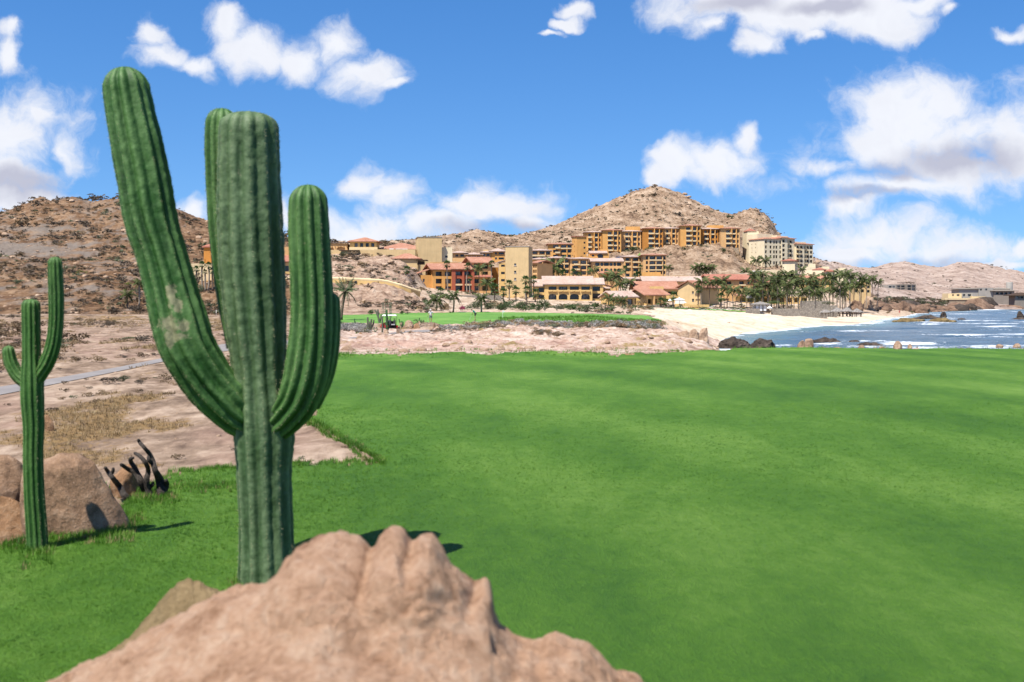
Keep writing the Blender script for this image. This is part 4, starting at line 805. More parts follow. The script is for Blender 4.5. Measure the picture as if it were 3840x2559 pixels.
# ---- behind: small roofs between the cream block and the blank tower
for lab, a, b, t, bt, rr, cols, rows in (('small ochre house with pale roof just right of the cream block', 1697, 1748, 950, 990, 9, [(1708, 1718), (1726, 1740)], [(955, 963)]),
        ('low ochre house under a wide pale roof behind the red hotel', 1748, 1806, 956, 992, 9, [(1755, 1766), (1770, 1785), (1789, 1800)], [(960, 969)]),
        ('ochre house with flat top block in the row behind the red hotel', 1806, 1842, 948, 990, 8, [(1812, 1820), (1824, 1836)], [(952, 961), (968, 977)]),
        ('orange house with hip roof against the left edge of the blank tower', 1840, 1893, 944, 1010, 12, [(1856, 1864), (1870, 1890)], [(947, 955), (966, 974)])):
    B = Bld('hill_house', lab, a, 525); B.block(a, b, t, bt, 11, 'orange2' if a != 1840 else 'orange', grid(cols, rows)); B.roof('hip', a, b, t, t - rr, 11, 'tilepale', 0, 1.0)
    if a == 1806: B.block(1812, 1830, 936, 948, 4, 'yellow', y=4, drop=False, name='roof_block')
# ---- hilltop restaurant above the rocky slope
Y0 = 440
B = Bld('pavilion', 'hip roofed yellow pavilion with four square openings on top of the slope', 1312, Y0, 0, 'pavilion')
B.block(1312, 1412, 908, 942, 10, 'yellow', [(1329, 1341, 912, 927), (1350, 1362, 912, 927), (1371, 1383, 912, 927), (1392, 1404, 912, 927)], rec=.8); B.roof('hip', 1312, 1414, 908, 891, 10, 'tile', 0, .9)
B.box('base_wall', 1310, 1416, 928, 950, -.4, 0.2, 'beige')
B = Bld('pergola_house', 'orange arched house with dark slatted pergola roof by the big cactus arm', 1240, Y0 + 2, 0, 'building')
B.block(1225, 1303, 915, 945, 9, 'orange2', [(1238, 1252, 929, 942, 'ad'), (1264, 1292, 926, 942, 'ad')], rec=.7); B.roof('sx', 1236, 1304, 913, 905, 9, 'wood', 0, .5, name='pergola', t=.15)
for q in range(6): B.box('rafter', 1240 + 11 * q, 1242 + 11 * q, 909, 912, -1.2, 1, 'palewood')
B = Bld('terrace_wall', 'long tan terrace wall along the top of the rocky slope', 1230, Y0 - 6, 0, 'wall')
B.block(1180, 1402, 938, 975, 5, 'tan', name='wall'); B.block(1402, 1558, 936, 975, 5.3, 'tan', [(1406, 1430, 960, 965), (1443, 1470, 960, 965), (1536, 1552, 957, 962)], name='wall', y=-.2)
B.roof('sx', 1278, 1348, 943, 941, 4, 'wood', -4.2, .1, name='canopy', t=.3); B.box('canopy_wall', 1282, 1344, 945, 953, -3, -.01, 'beige')
B = Bld('tiled_hall', 'broad terracotta hip roof hall left of the tall blank tan block', 1416, Y0 + 8)
B.block(1418, 1600, 937, 960, 26, 'tan'); B.roof('hip', 1418, 1604, 937, 908, 26, 'tile', 0, .8, ridge=(1488, 1500)); B.block(1462, 1478, 933, 942, 2, 'white', y=-2, drop=False, name='roof_vent'); B.block(1486, 1530, 934, 942, 2, 'white', [(1488, 1512, 936, 939, 'd')], y=-2, drop=False, name='roof_vent')
B = Bld('lower_pavilion', 'low hip roofed pavilion on the slope in front of the tan terrace wall', 1470, Y0 - 26, 0, 'pavilion')
B.block(1478, 1566, 973, 1000, 8, 'tan'); B.roof('hip', 1474, 1572, 972, 952, 8, 'tile', 0, .7); B.box('canopy', 1560, 1602, 975, 978, -1, 5, 'wood'); B.box('canopy', 1566, 1590, 980, 992, 0, 4, 'wood')
B = Bld('blank_block', 'tall windowless tan block on the hilltop', 1567, Y0 - 4, 9); B.block(1567, 1656, 889, 1000, 13, 'tan', parapet=.5); B.box('coping', 1565, 1658, 888, 890.5, -.15, 13.1, 'grey')
B = Bld('cream_block', 'cream block with one small window right of the windowless tan block', 1657, Y0, 4); B.block(1657, 1696, 928, 1000, 9, 'cream', [(1669, 1679, 959, 967)], parapet=.4, rec=.3)
B = Bld('ridge_house', 'tiny grey house on the skyline of the pale ridge', 1833, 800); B.block(1833, 1870, 874, 890, 8, 'greybr'); B.roof('sx', 1832, 1871, 875, 873, 8, 'grey', 0, .4)
# ---- yellow curved retaining wall
pts = [(1060, 1046, 1074, 266), (1150, 1045, 1086, 262), (1250, 1045, 1088, 258), (1340, 1048, 1086, 257), (1420, 1052, 1082, 256), (1450, 1056, 1081, 256), (1500, 1070, 1086, 256), (1540, 1084, 1092, 257), (1575, 1094, 1100, 259)]
pp = [(np.interp(x, [q[0] for q in pts], [q[0] for q in pts]), *[np.interp(x, [q[0] for q in pts], [q[i] for q in pts]) for i in (1, 2, 3)]) for x in np.linspace(1060, 1575, 60)]
V = []; 
for x, t, bb, Yq in pp:
    a = W(x, t, Yq); g = W(x, bb + 14, Yq); V += [g, a, a + Vector((0, .5, 0)), g + Vector((0, .5, 0))]
Fs = []
for i in range(len(pp) - 1):
    for j in range(3): Fs.append((4*i+j, 4*i+4+j, 4*i+5+j, 4*i+1+j))
rw_ = tag(mesh_np('retaining_wall', V, Fs, M['yellow']), 'curving yellow retaining wall sweeping down across the rocky slope', 'wall')
mb = MB(); mb.tube([W(x, t - .3, Yq) + Vector((0, .25, 0)) for x, t, bb, Yq in pp], .32, 6); mb.build('coping', M['beige'], rw_)
mb = MB(); mb.box(-.28, .28, -.06, 0, -.28, .28); mb.build('drain', M['metal'], rw_, loc=W(1334, 1058, 256.9))
# ---- left hotel seen between the cactus arms
B = Bld('bell_tower', 'square burnt orange tower with small tile roof between cactus arm and trunk', 764, 285, 0, 'tower'); B.block(764, 812, 929, 1000, 4, 'deep', [(768, 770, 972, 983)], rec=.3); B.roof('hip', 764, 812, 929, 914, 4, 'tilered', 0, .4, ridge=(788, 788))
B = Bld('clubhouse', 'tan stepped clubhouse with orange arched terrace behind the big cactus', 746, 270)
B.block(660, 860, 986, 1066, 10, 'beige', name='upper_wall', y=6); B.block(798, 870, 930, 1066, 8, 'beige', [(808, 814, 1040, 1050)], name='side_wall', y=5)
B.block(756, 880, 1052, 1072, 5, 'orange', name='parapet', y=2.5); B.block(750, 880, 1068, 1092, 5, 'beige', name='parapet', y=.8)
B.block(746, 880, 1086, 1126, 5, 'orange', [(789, 807, 1101, 1122, 'ad'), (817, 836, 1101, 1122, 'ad'), (846, 864, 1101, 1122, 'ad')], name='arcade', rec=1.2, y=-1)
B = Bld('clubhouse_wing', 'ochre wing with red tiled roof glimpsed between trunk and right arm', 900, 300)
B.block(900, 1108, 923, 960, 12, 'orange2', y=5, name='upper_wall'); B.roof('sx', 900, 1108, 984, 957, 6, 'tilered', -1, .4); B.block(900, 1108, 985, 1050, 4.8, 'beige', [(1062, 1083, 997, 1018), (1030, 1052, 997, 1018)], name='wall', rec=.8)
B.box('balcony', 1040, 1096, 1020, 1042, -2, -.01, 'yellow'); B.box('balcony', 1050, 1110, 1034, 1048, -3.5, -2.01, 'orange2')
# ---- red and orange hotel
K = Bld('red_hotel', 'three storey orange and red hotel with terracotta roofs behind slender palms', 1625, 392, 17)
orow = [(1019, 1036), (1046, 1064), (1074, 1091)]
w1 = K.block(1625, 1694, 1014, 1094, 13, 'orange', [(a, b, c, d, 'r') for a, b in ((1634, 1656), (1667, 1691)) for c, d in orow], [(.32, .42, 1016, 1030), (.32, .42, 1042, 1055), (.32, .42, 1068, 1084)], rec=1.3, gable=(990, 'x'), name='left_wing')
w2 = K.block(1694, 1776, 1012, 1094, 13.4, 'red', [(1705, 1730, 1018, 1033, 'r'), (1738, 1762, 1018, 1033, 'r'), (1705, 1731, 1044, 1064, 'ar'), (1740, 1764, 1044, 1064, 'ar'), (1706, 1731, 1072, 1090, 'r'), (1740, 1764, 1072, 1090, 'r')], rec=1.3, y=-.4, gable=(988, 'x'), name='centre_wing')
w3 = K.block(1776, 1842, 987, 1094, 13, 'orange2', [(a, b, c, d, 'r') for a, b in ((1776.5, 1797), (1808, 1830)) for c, d in [(989, 1007), (1017, 1031), (1046, 1062), (1073, 1090)]], [(.3, .5, 992, 1000)], rec=1.3, y=.3, gable=(963, 'x'), name='right_wing')
K.roof('gx', 1621, 1696, 1013, 989, 13, 'tile', 0, .7, w1); K.roof('gx', 1695, 1777, 1011, 987, 13.4, 'tile', -.4, .8, w2); K.roof('gx', 1772, 1846, 986, 962, 13, 'tile', .3, .9, w3)
K.roof('sx', 1776, 1842, 1040, 1033, 1.2, 'tilered', -1.2, .1, w3, name='porch_roof')
for a, b in ((1656.5, 1666.5), (1691.5, 1704.5), (1730.6, 1737), (1764.6, 1775)): K.box('pier', a, b, 1037 if a < 1690 else 1013, 1094, -.9, -.41, 'orange' if a < 1690 else 'red', w2)
for a, b in ((1705, 1731), (1740, 1764)): K.box('balcony', a, b, 1065, 1071, -.9, -.42, 'beige', w2)
K.box('plinth', 1625, 1694, 1083, 1094, -.5, -.01, 'red', w1)
for zt in (1036, 1068): K.box('balcony', 1617.2, 1617.8, zt, zt + 9, 4.2, 6.6, 'red', w1)
w4 = K.block(1586, 1626, 1032, 1094, 8, 'orange', [(1592, 1599, 1046, 1058), (1592, 1599, 1074, 1085)], [(.3, .42, 1046, 1052), (.6, .75, 1058, 1068)], y=2.5, rec=.3, name='stair_block'); K.roof('sl', 1578, 1626, 1026, 1008, 7, 'tile', 3, .2, w4, t=.2, name='lean_to_roof')
for px_ in (1588, 1606): K.box('post', px_, px_ + 2, 1018, 1032, 3, 3.3, 'wood', w4)
K.block(1640, 1740, 980, 1016, 6, 'orange2', y=9, drop=False, name='parapet_block')
K.block(1842, 1880, 1000, 1092, 12, 'deep', [(1852, 1860, 1022, 1038), (1852, 1872, 1047, 1066, 'd'), (1852, 1872, 1072, 1090, 'd')], y=4, name='recess_wing', rec=1.)
# ---- blank tan tower and its yellow stair house
K = Bld('blank_tower', 'tall tan tower with four tiny square windows in one column', 1895, 384, -8, 'tower')
K.block(1895, 1982, 926, 1145, 11, 'tan', [(1928, 1936, 989, 997), (1928, 1936, 1016, 1024), (1928, 1936, 1043, 1051), (1928, 1936, 1070, 1078), (1928, 1937, 1124, 1133)], [], [(.5, .56, 985, 1000), (.5, .56, 1013, 1028)], parapet=.4, rec=.25)
K.box('coping', 1893.5, 1983.5, 924.5, 926.5, -.12, 11.1, 'grey')
for zt in (989, 1016, 1043, 1070): K.box('sill', 1926.6, 1937.4, zt + 8.2, zt + 9.4, -.15, -.005, 'white')
K.block(1903, 1933, 1112, 1142, 4, 'yellow', y=-4.2, name='annex')
K = Bld('stair_house', 'narrow yellow stair house with stacked openings left of the blank tower', 1871, 386); K.block(1871, 1894.5, 986, 1118, 8, 'yellow', [(1879, 1893, 993, 1001), (1879, 1893, 1020, 1029), (1879, 1893, 1047, 1056), (1879, 1893, 1073, 1088)], rec=.8); K.roof('sl', 1868, 1896, 986, 976, 8, 'tilepale', 0, .3)
K = Bld('side_house', 'shaded brown balcony house squeezed right of the blank tower', 1996, 420, -38); K.block(1996, 2014, 988, 1060, 10, 'orange2', [(1999, 2005, r, r + 12, 'r') for r in (993, 1012, 1031)] + [(2007, 2012, r, r + 12, 'r') for r in (993, 1012, 1031)], rec=.8); K.roof('gx', 1995, 2016, 988, 978, 10, 'tile', 0, .6)
# ---- long yellow hotel in front
K = Bld('yellow_hotel', 'long yellow hotel with arched lower windows and a broad pinkish tile roof', 2042, 366)
ups = [(2057, 2087), (2095, 2128), (2137, 2171), (2180, 2212)]
w1 = K.block(2042, 2221, 1069, 1146, 13, 'yellow', [(a, b, 1075, 1093, 'r') for a, b in ups] + [(a, b, 1103, 1124, 'ar') for a, b in ups] + [(a, b, 1131, 1143, 'r') for a, b in ups], rec=1.3, gable=(1038, 'x'), name='main_wing')
w2 = K.block(2003, 2042, 1076, 1146, 10, 'yellow', [(2020, 2041, 1079, 1097, 'r'), (2020, 2041, 1107, 1118, 'r')], y=1.5, rec=1.2, gable=(1051, 'x'), name='left_wing')
w3 = K.block(2221, 2262, 1069, 1148, 10, 'yellow', [(2223, 2252, 1075, 1092, 'r'), (2223, 2252, 1101, 1120, 'r'), (2223, 2252, 1129, 1144, 'r')], y=1.5, rec=1.3, gable=(1045, 'x'), name='right_wing')
K.roof('gx', 2041, 2222, 1068, 1037, 13, 'tilepale', 0, .7, w1); K.roof('gx', 2002, 2041, 1075, 1050, 10, 'tilepale', 1.5, .5, w2); K.roof('gx', 2222.5, 2264, 1068, 1044, 10, 'tilepale', 1.5, .5, w3)
for a, b in ups: K.box('balcony', a - 2, b + 2, 1088, 1094, -.5, -.01, 'yellow', w1)
for a in (2064, 2104, 2146, 2188): 
    mb = MB(); mb.tube([(K.x(a), -.0, K.z(1097)), (K.x(a) + .9, -1.5, K.z(1097) + .5)], .05, 5); mb.build('rain_spout', M['wood'], w1)
K = Bld('annex_house', 'ochre annex with shed roof right behind the long yellow hotel', 2263, 378); K.block(2263, 2299, 1080, 1120, 9, 'yellow'); K.roof('sr', 2262, 2301, 1078, 1066, 9, 'tile', 0, .3); K.roof('sx', 2263, 2285, 1084, 1079, 2, 'tilepale', -2, .1, name='porch_roof')
K = Bld('rear_terrace', 'pale roofed ochre terrace behind the long yellow hotel', 2220, 410); K.block(2220, 2320, 1042, 1085, 6, 'orange2'); K.roof('sx', 2265, 2420, 1048, 1041, 7, 'tilepale', 0, .3)
# ---- tiled villas
K = Bld('gabled_villa', 'lower left villa with a pale gabled roof behind garden palms', 2306, 338, 24); K.block(2306, 2390, 1117, 1150, 9, 'yellow', [(2356, 2378, 1122, 1142), (2384, 2389, 1122, 1142)], gable=(1094, 'x'), rec=.8); K.roof('gx', 2304, 2392, 1116, 1094, 9, 'tilepale', 0, .6)
K = Bld('gabled_villa', 'middle villa with tiled gable and columned porch of dark glass doors', 2424, 342, 24); K.block(2424, 2498, 1110, 1152, 10, 'yellow', [(2430, 2446, 1122, 1140), (2453, 2467, 1122, 1140), (2484, 2496, 1120, 1130)], gable=(1087, 'x'), rec=1.3); K.roof('gx', 2420, 2508, 1109, 1086, 10, 'tile', 0, .9)
for a in (2448, 2480): K.box('column', a, a + 4, 1112, 1146, -1.0, -.4, 'orange2')
K = Bld('gable_end_house', 'big tan house showing a blank gable end toward the beach', 2543, 356, -33)
K.block(2543, 2612, 1082, 1150, 17, 'tan', [(2590, 2596, 1093, 1104), (2590, 2597, 1121, 1133), (2602, 2618, 1122, 1133, 'd')], gable=(1056, 'y'), rec=.3); K.roof('gy', 2541, 2614, 1082, 1055, 17, 'tile', 0, .6)
K = Bld('tiled_hall', 'wide low house under a huge streaked terracotta roof among palms', 2400, 372); K.block(2400, 2545, 1086, 1130, 15, 'yellow', [(2504, 2520, 1094, 1105), (2526, 2540, 1094, 1105)], gable=(1058, 'x')); K.roof('gx', 2380, 2545, 1086, 1057, 15, 'tile', 0, .4); K.block(2437, 2486, 1075, 1098, 5, 'yellow', y=-1.5, name='chimney_block')
K = Bld('pale_roof_house', 'long low house with a sun bleached pale roof below the middle blocks', 2420, 405); K.block(2420, 2640, 1057, 1090, 12, 'orange2', [(2575, 2600, 1062, 1072), (2606, 2632, 1062, 1072)]); K.roof('gx', 2412, 2642, 1057, 1038, 12, 'tilepale', 0, .5); K.block(2462, 2600, 1033, 1050, 3, 'yellow', y=10, name='parapet_block', drop=False)
# ---- terracotta hotel among the palms
K = Bld('terracotta_hotel', 'yellow hotel with bright terracotta roofs half hidden by coconut palms', 2664, 400, 5)
w1 = K.block(2664, 2832, 1052, 1140, 13, 'orange2', [(2690, 2708, 1056, 1066), (2726, 2744, 1056, 1066), (2774, 2792, 1055, 1067, 'r'), (2775, 2791, 1074, 1083), (2806, 2818, 1056, 1066)], gable=(1030, 'x'), name='main_wing', rec=1.); K.roof('gx', 2662, 2834, 1051, 1030, 13, 'tilered', 0, .8, w1)
K.box('balcony', 2772, 2796, 1083, 1104, -1.2, -.01, 'yellow', w1); K.box('balcony', 2773, 2798, 1067, 1072, -.6, -.01, 'beige', w1)
w2 = K.block(2832, 2905, 1068, 1140, 12, 'orange2', [(2838, 2852, 1074, 1082), (2862, 2876, 1092, 1102), (2884, 2896, 1074, 1082)], gable=(1050, 'x'), name='side_wing', y=-1, rec=1.); K.roof('gx', 2830, 2907, 1067, 1049, 12, 'tilered', -1, .7, w2)
K.roof('sx', 2738, 2920, 1112, 1104, 4, 'tile', -9, .3, name='arcade_roof'); K.block(2744, 2990, 1113, 1142, 3, 'yellow', [(a, a + 22, 1118, 1134, 'd') for a in range(2750, 2985, 29)], y=-8.5, name='arcade', rec=2.4)
# ---- cream hotel tower
K = Bld('cream_hotel', 'tall cream hotel with many stacked windows on the right of the hill', 2866, 600, 24); K.fx = 1.14
lw = K.block(2866, 2930, 897, 1020, 14, 'cream', [(c, c + 6.5, r, r + 11.5, 'a' if (j, i) in ((2, 1), (0, 5), (2, 5), (4, 5)) else 'r') for j, c in enumerate((2869, 2886, 2899, 2908, 2922)) for i, r in enumerate((902, 921, 939, 957, 980, 998))], [(.18, .22, r, r + 5) for r in (912, 925, 943, 962)] + [(.42, .46, r, r + 5) for r in (912, 925, 943, 962, 985, 1005)], name='front_block', rec=.7)
K.roof('hip', 2866, 2930, 897, 889, 14, 'tile', 0, .5, lw); K.block(2878, 2935, 874, 905, 10, 'cream', y=9, name='roof_block', drop=False)
for a, b, t, yo, rf in ((2928, 2950, 891, -.5, 1), (2950, 2986, 893, 1.5, 1), (2986, 3018, 913, .5, 1), (3018, 3058, 913, 2.2, 1)):
    cols = [(a + 3 + q * 13, a + 12 + q * 13) for q in range(int((b - a) // 13))]; rows_ = [(t + 6 + 17.5 * i, t + 17 + 17.5 * i) for i in range(int((1010 - t) / 17.5))]
    bk = K.block(a, b, t, 1020, 14, 'cream', [(c0, c1, r0, r1, 'ar' if i in (1, len(rows_) - 2) and j == 1 else 'r') for j, (c0, c1) in enumerate(cols) for i, (r0, r1) in enumerate(rows_)], y=yo, name='block', rec=.9)
    K.roof('hip', a, b, t, t - 8, 14, 'tile', yo, .7, bk)
    if b - a > 25:
        for i, (r0, r1) in enumerate(rows_[1:]): K.balc(cols[0][0] - 2, cols[0][1] + 4, r0 - 7, r0 - 2, 1.2, 'beige', bk, yo)
    K.block(a + 4, b - 4, t - 12, t, 5, 'cream', y=yo + 5, name='roof_block', drop=False)
T = Bld('cream_tower', 'slender cream tower with tiny tile cap at the left end of the cream hotel', 2803, 618, 4, 'tower'); T.block(2803, 2846, 868, 1020, 10, 'cream', parapet=0); T.roof('hip', 2803, 2834, 868, 857, 7, 'tilered', 0, .3, ridge=(2818, 2819))
T = Bld('low_tower', 'short cream tower with tile hip roof standing before the cream hotel', 2934, 540, -24, 'tower'); T.block(2934, 2976, 981, 1040, 8, 'cream', [(2936, 2939, 985, 991), (2936, 2939, 1002, 1008)], [], [(.3, .6, 990, 1000), (.25, .5, 1012, 1025, 'a')]); T.roof('hip', 2934, 2976, 980, 972, 8, 'tilered', 0, .8)
K = Bld('cream_wall', 'long cream garden wall below the cream hotel', 2852, 548, 0, 'wall'); K.block(2852, 2934, 1013, 1040, 2, 'cream', name='wall'); K.block(2814, 2852, 1016, 1045, 5, 'white', [(2822, 2838, 1019, 1030, 'd')], name='gate_wall', y=-3)
for lab, a, b, t, r, Y in (('cream house with a raised shed roof right of the short cream tower', 3009, 3056, 1000, 990, 520), ('second cream shed roofed house further right in the row', 3066, 3108, 1006, 1000, 530), ('cream shed roofed house nearest the far hills', 3126, 3172, 1012, 1005, 540)):
    K = Bld('cream_house', lab, a, Y, -10); K.block(a, b, t, 1060, 9, 'cream', [(b - 12, b - 6, t + 14, t + 22)]); K.block(b - 22, b, r, t + 2, 8, 'cream', [], [], [(.2, .6, r + 2, t, 'd')], y=.3, name='roof_block', drop=False)
K = Bld('cream_house', 'broad cream house with terracotta roof rising behind the palm grove', 3020, 470, -22); K.block(3020, 3082, 1014, 1110, 10, 'cream', [(3074, 3080, 1024, 1034), (3074, 3080, 1040, 1048)]); K.roof('hip', 3046, 3084, 1014, 1006, 9, 'tilered', .3, .4); K.block(3082, 3110, 1020, 1110, 9, 'cream', grid([(3088, 3094), (3100, 3106)], [(1024, 1034), (1046, 1056)]), y=.6, name='side_wall'); K.roof('hip', 3082, 3112, 1020, 1012, 9, 'tilered', .6, .5); K.roof('sx', 2992, 3086, 1050, 1036, 6, 'tile', -6, .3, name='porch_roof'); K.block(2996, 3110, 1052, 1110, 5, 'yellow', grid([(3004 + 18 * q, 3016 + 18 * q) for q in range(6)], [(1058, 1070), (1080, 1094)]), y=-5, name='lower_wall', rec=.8)
K = Bld('beach_wing', 'tan hotel wing behind the last palms at the right end of the grove', 3202, 420, 0); K.block(3202, 3248, 1066, 1104, 9, 'tan', grid([(3206, 3216), (3228, 3240)], [(1070, 1080), (1086, 1097)], 'r'), rec=.8); K.block(3246, 3262, 1052, 1104, 8, 'tan', grid([(3249, 3258)], [(1056, 1067), (1072, 1082), (1088, 1098)], 'r'), y=-1, name='corner_bay', rec=.8)
# ---- far shore houses
K = Bld('apartment_block', 'grey brown modern apartment block below the far hills', 3332, 700, 8); w = K.block(3362, 3400, 1067, 1098, 12, 'greybr', grid([(3366, 3378), (3382, 3396)], [(1071, 1078), (1081, 1088), (1090, 1096)], 'r'), name='block', rec=.8); K.block(3400, 3438, 1066, 1098, 12, 'greybr', grid([(3404, 3418), (3421, 3434)], [(1070, 1078), (1081, 1088), (1090, 1096)], 'r'), y=-1, name='block', rec=.8); K.block(3332, 3362, 1069, 1094, 10, 'grey', grid([(3335, 3346), (3349, 3359)], [(1073, 1079), (1083, 1089)]), y=.5, name='block', rec=.6); K.box('canopy', 3390, 3428, 1060, 1062, 1, 8, 'wood')
for q in (3392, 3408, 3424): K.box('post', q, q + 1.2, 1062, 1067, 1, 1.3, 'wood')
K = Bld('white_villa', 'white modern villa on a terrace above the far rocks', 3550, 640, 0); K.block(3556, 3606, 1101, 1120, 9, 'beige', grid([(3571, 3577), (3588, 3598)], [(1104, 1111)]), rec=.8); K.block(3606, 3650, 1099, 1120, 9, 'grey', grid([(3613, 3622), (3632, 3644)], [(1103, 1112)]), y=1, rec=.8, name='wing'); K.box('terrace', 3530, 3662, 1118, 1125, -5, -.02, 'beige'); K.block(3640, 3692, 1112, 1124, 6, 'beige', y=-2, name='terrace_wall'); K.block(3548, 3692, 1125, 1142, 4, 'stonebrown', y=-4.6, name='base_wall')  # white walls toned down to beige and grey, distance haze put into the colour
K = Bld('grey_resort', 'long low grey resort on the far shore at the right edge', 3596, 700, 0); K.block(3596, 3668, 1085, 1102, 12, 'grey'); K.roof('sx', 3594, 3672, 1085, 1082, 12, 'greybr', 0, 1); K.block(3668, 3722, 1080, 1104, 12, 'grey', grid([(3672, 3680), (3692, 3700)], [(1083, 1090)]), y=-1, name='wing'); K.block(3722, 3800, 1092, 1112, 12, 'greybr', grid([(3730 + 16 * q, 3742 + 16 * q) for q in range(4)], [(1097, 1105)]), y=-1.5, name='wing', rec=1.2); K.roof('hip', 3716, 3806, 1092, 1086, 12, 'greybr', -1.5, 1.2); K.roof('hip', 3740, 3790, 1085, 1080, 8, 'greybr', 3, 1, name='upper_roof'); K.block(3742, 3788, 1084, 1092, 7, 'grey', y=3.5, drop=False, name='upper_wall')
mb = MB(); mb.lathe([(2.0, -4), (2.0, 6.2), (1.9, 6.4), (0, 6.4)], 18, 0, (K.x(3796), 4, K.z(1096))); mb.build('round_tower', M['grey'], K.root, True)
K = Bld('thatched_lounge', 'brown thatched beach lounge at the right edge of the far shore', 3800, 640, 0, 'lounge'); K.block(3806, 3900, 1110, 1124, 8, 'greybr', grid([(3812 + 14 * q, 3823 + 14 * q) for q in range(6)], [(1112, 1120)]), rec=1.); K.roof('hip', 3796, 3910, 1110, 1100, 8, 'wood', 0, 1.2)
# ---- stone walls by the beach
def stone_wall(label, a, b, t, bb, Y, m='stone', th=1.2): K = Bld('stone_wall', label, a, Y, 0, 'wall'); K.block(a, b, t, bb, th, m, name='wall')
stone_wall('long grey fieldstone wall along the top of the beach', 2896, 3102, 1158, 1176, 288); stone_wall('upper grey fieldstone terrace wall behind the slim palm trunks', 3004, 3110, 1129, 1146, 316); stone_wall('grey fieldstone wall in front of the middle villa', 2450, 2535, 1143, 1162, 318)
stone_wall('grey fieldstone wall stepping down beside the thatched shelters', 3082, 3140, 1146, 1162, 305); stone_wall('low grey fieldstone wall at the foot of the red hotel garden', 1720, 1880, 1108, 1122, 345); stone_wall('short grey curved stone wall beside the beach gazebo', 2800, 2850, 1158, 1172, 284)
K = Bld('garden_wall', 'low yellow garden wall below the white tent on the lawn', 2532, 312, 0, 'wall'); K.block(2532, 2588, 1140, 1160, 1, 'yellow', name='wall'); K.block(2588, 2662, 1143, 1158, 1, 'yellow', y=1, name='wall'); K.block(2534, 2578, 1150, 1161, .8, 'beige', y=-1.2, name='wall')
K = Bld('sloped_wall', 'yellow slanting wall beside the grey driveway under the cream tower', 2786, 585, -20, 'wall'); K.block(2786, 2815, 990, 1016, 5, 'yellow', name='wall'); K.roof('sl', 2782, 2815, 996, 988, 5, 'yellow', 0, .1, name='ramp')
# ------------------------------------------------------------------ vegetation
def leafm(name, c0, c1, c2, rnd=.25, sc_=3):
    m = noisy(name, [(.3, c0), (.5, c1), (.7, c2)], sc_, 3, .6, 0, 0, None, .3, None, rnd)
    n = m.node_tree; b = n.nodes['Principled BSDF']
    tr = N(n, 'ShaderNodeBsdfTranslucent'); mx_ = N(n, 'ShaderNodeMixShader'); mx_.inputs[0].default_value = .3
    src = b.inputs['Base Color'].links[0].from_socket; n.links.new(src, tr.inputs[0]); o = n.nodes['Material Output']
    n.links.new(b.outputs[0], mx_.inputs[1]); n.links.new(tr.outputs[0], mx_.inputs[2]); n.links.new(mx_.outputs[0], o.inputs['Surface']); return m
M['palmleaf'] = leafm('palm_leaf', (.034, .052, .016), (.075, .100, .030), (.145, .165, .055))
M['fanleaf'] = leafm('fan_palm_leaf', (.025, .055, .014), (.06, .11, .03), (.12, .17, .06))
M['dateleaf'] = leafm('grey_green_palm_leaf', (.045, .07, .03), (.09, .12, .055), (.15, .18, .09))
M['skirt'] = noisy('dead_fronds', [(.3, (.10, .065, .035)), (.7, (.22, .15, .085))], 4, bs=0)
M['trunk'] = noisy('palm_trunk', [(.3, (.15, .12, .09)), (.7, (.34, .29, .23))], 3, bs=.6, bd=.05, vs=(1, 1, 4))
M['darktrunk'] = noisy('dark_palm_trunk', [(.3, (.07, .05, .035)), (.7, (.19, .14, .10))], 3, bs=.6, bd=.05, vs=(1, 1, 4))
def frond(droop, rise, seed, n=15, wid=.19):
    r = random.Random(seed); mb = MB(); P_ = [Vector((t, 0, rise * t - droop * t * t)) for t in [i / 8 for i in range(9)]]
    for a, b in zip(P_[:-1], P_[1:]): mb.add([a + Vector((0, -.010, 0)), a + Vector((0, .010, 0)), b + Vector((0, .007, 0)), b + Vector((0, -.007, 0))], [(0, 1, 2, 3)])
    for i in range(n):
        t = .14 + .86 * i / (n - 1); p = Vector((t, 0, rise * t - droop * t * t)); L = wid * 2 * (math.sin(math.pi * min(1, t * .85 + .12)) ** .7) * r.uniform(.8, 1.1)
        for s in (-1, 1):
            tip = p + Vector((.45 * L, s * L * .72, -L * r.uniform(.3, .75))); w = .042
            mb.add([p + Vector((-w, 0, 0)), p + Vector((w, 0, 0)), tip + Vector((w * .4, 0, 0)), tip + Vector((-w * .4, 0, 0))], [(0, 1, 2, 3)])
    return mb
def fan(seed):
    r = random.Random(seed); mb = MB(); mb.add([(0, -.012, 0), (0, .012, 0), (.55, .012, .03), (.55, -.012, .03)], [(0, 1, 2, 3)])
    for i in range(11):
        a = R(-105 + 21 * i); L = .46 * (1 - .25 * abs(i - 5) / 5) * r.uniform(.9, 1.1); q = Vector((.52 + L * math.cos(a), L * math.sin(a), .03 - .16 * L - .05 * r.random())); c = Vector((.52, 0, .03)); mid = c.lerp(q, .6) + Vector((0, 0, .02)); d = Vector((-math.sin(a), math.cos(a), 0)) * .055
        mb.add([c, mid - d, q, mid + d], [(0, 1, 2, 3)])
    return mb
FR = {}
for k, mm, fs in (('coconut', 'palmleaf', [frond(.45, .75, 1), frond(.75, .5, 2), frond(.95, .12, 3)]), ('date', 'dateleaf', [frond(.25, .95, 4, 16, .10), frond(.5, .6, 5, 16, .10), frond(.8, .1, 6, 16, .10)]), ('fan', 'fanleaf', [fan(7), fan(8), fan(9)])):
    FR[k] = []
    for q in fs: o = q.build('frond', M[mm]); FR[k].append((o.data, q)); bpy.data.objects.remove(o)
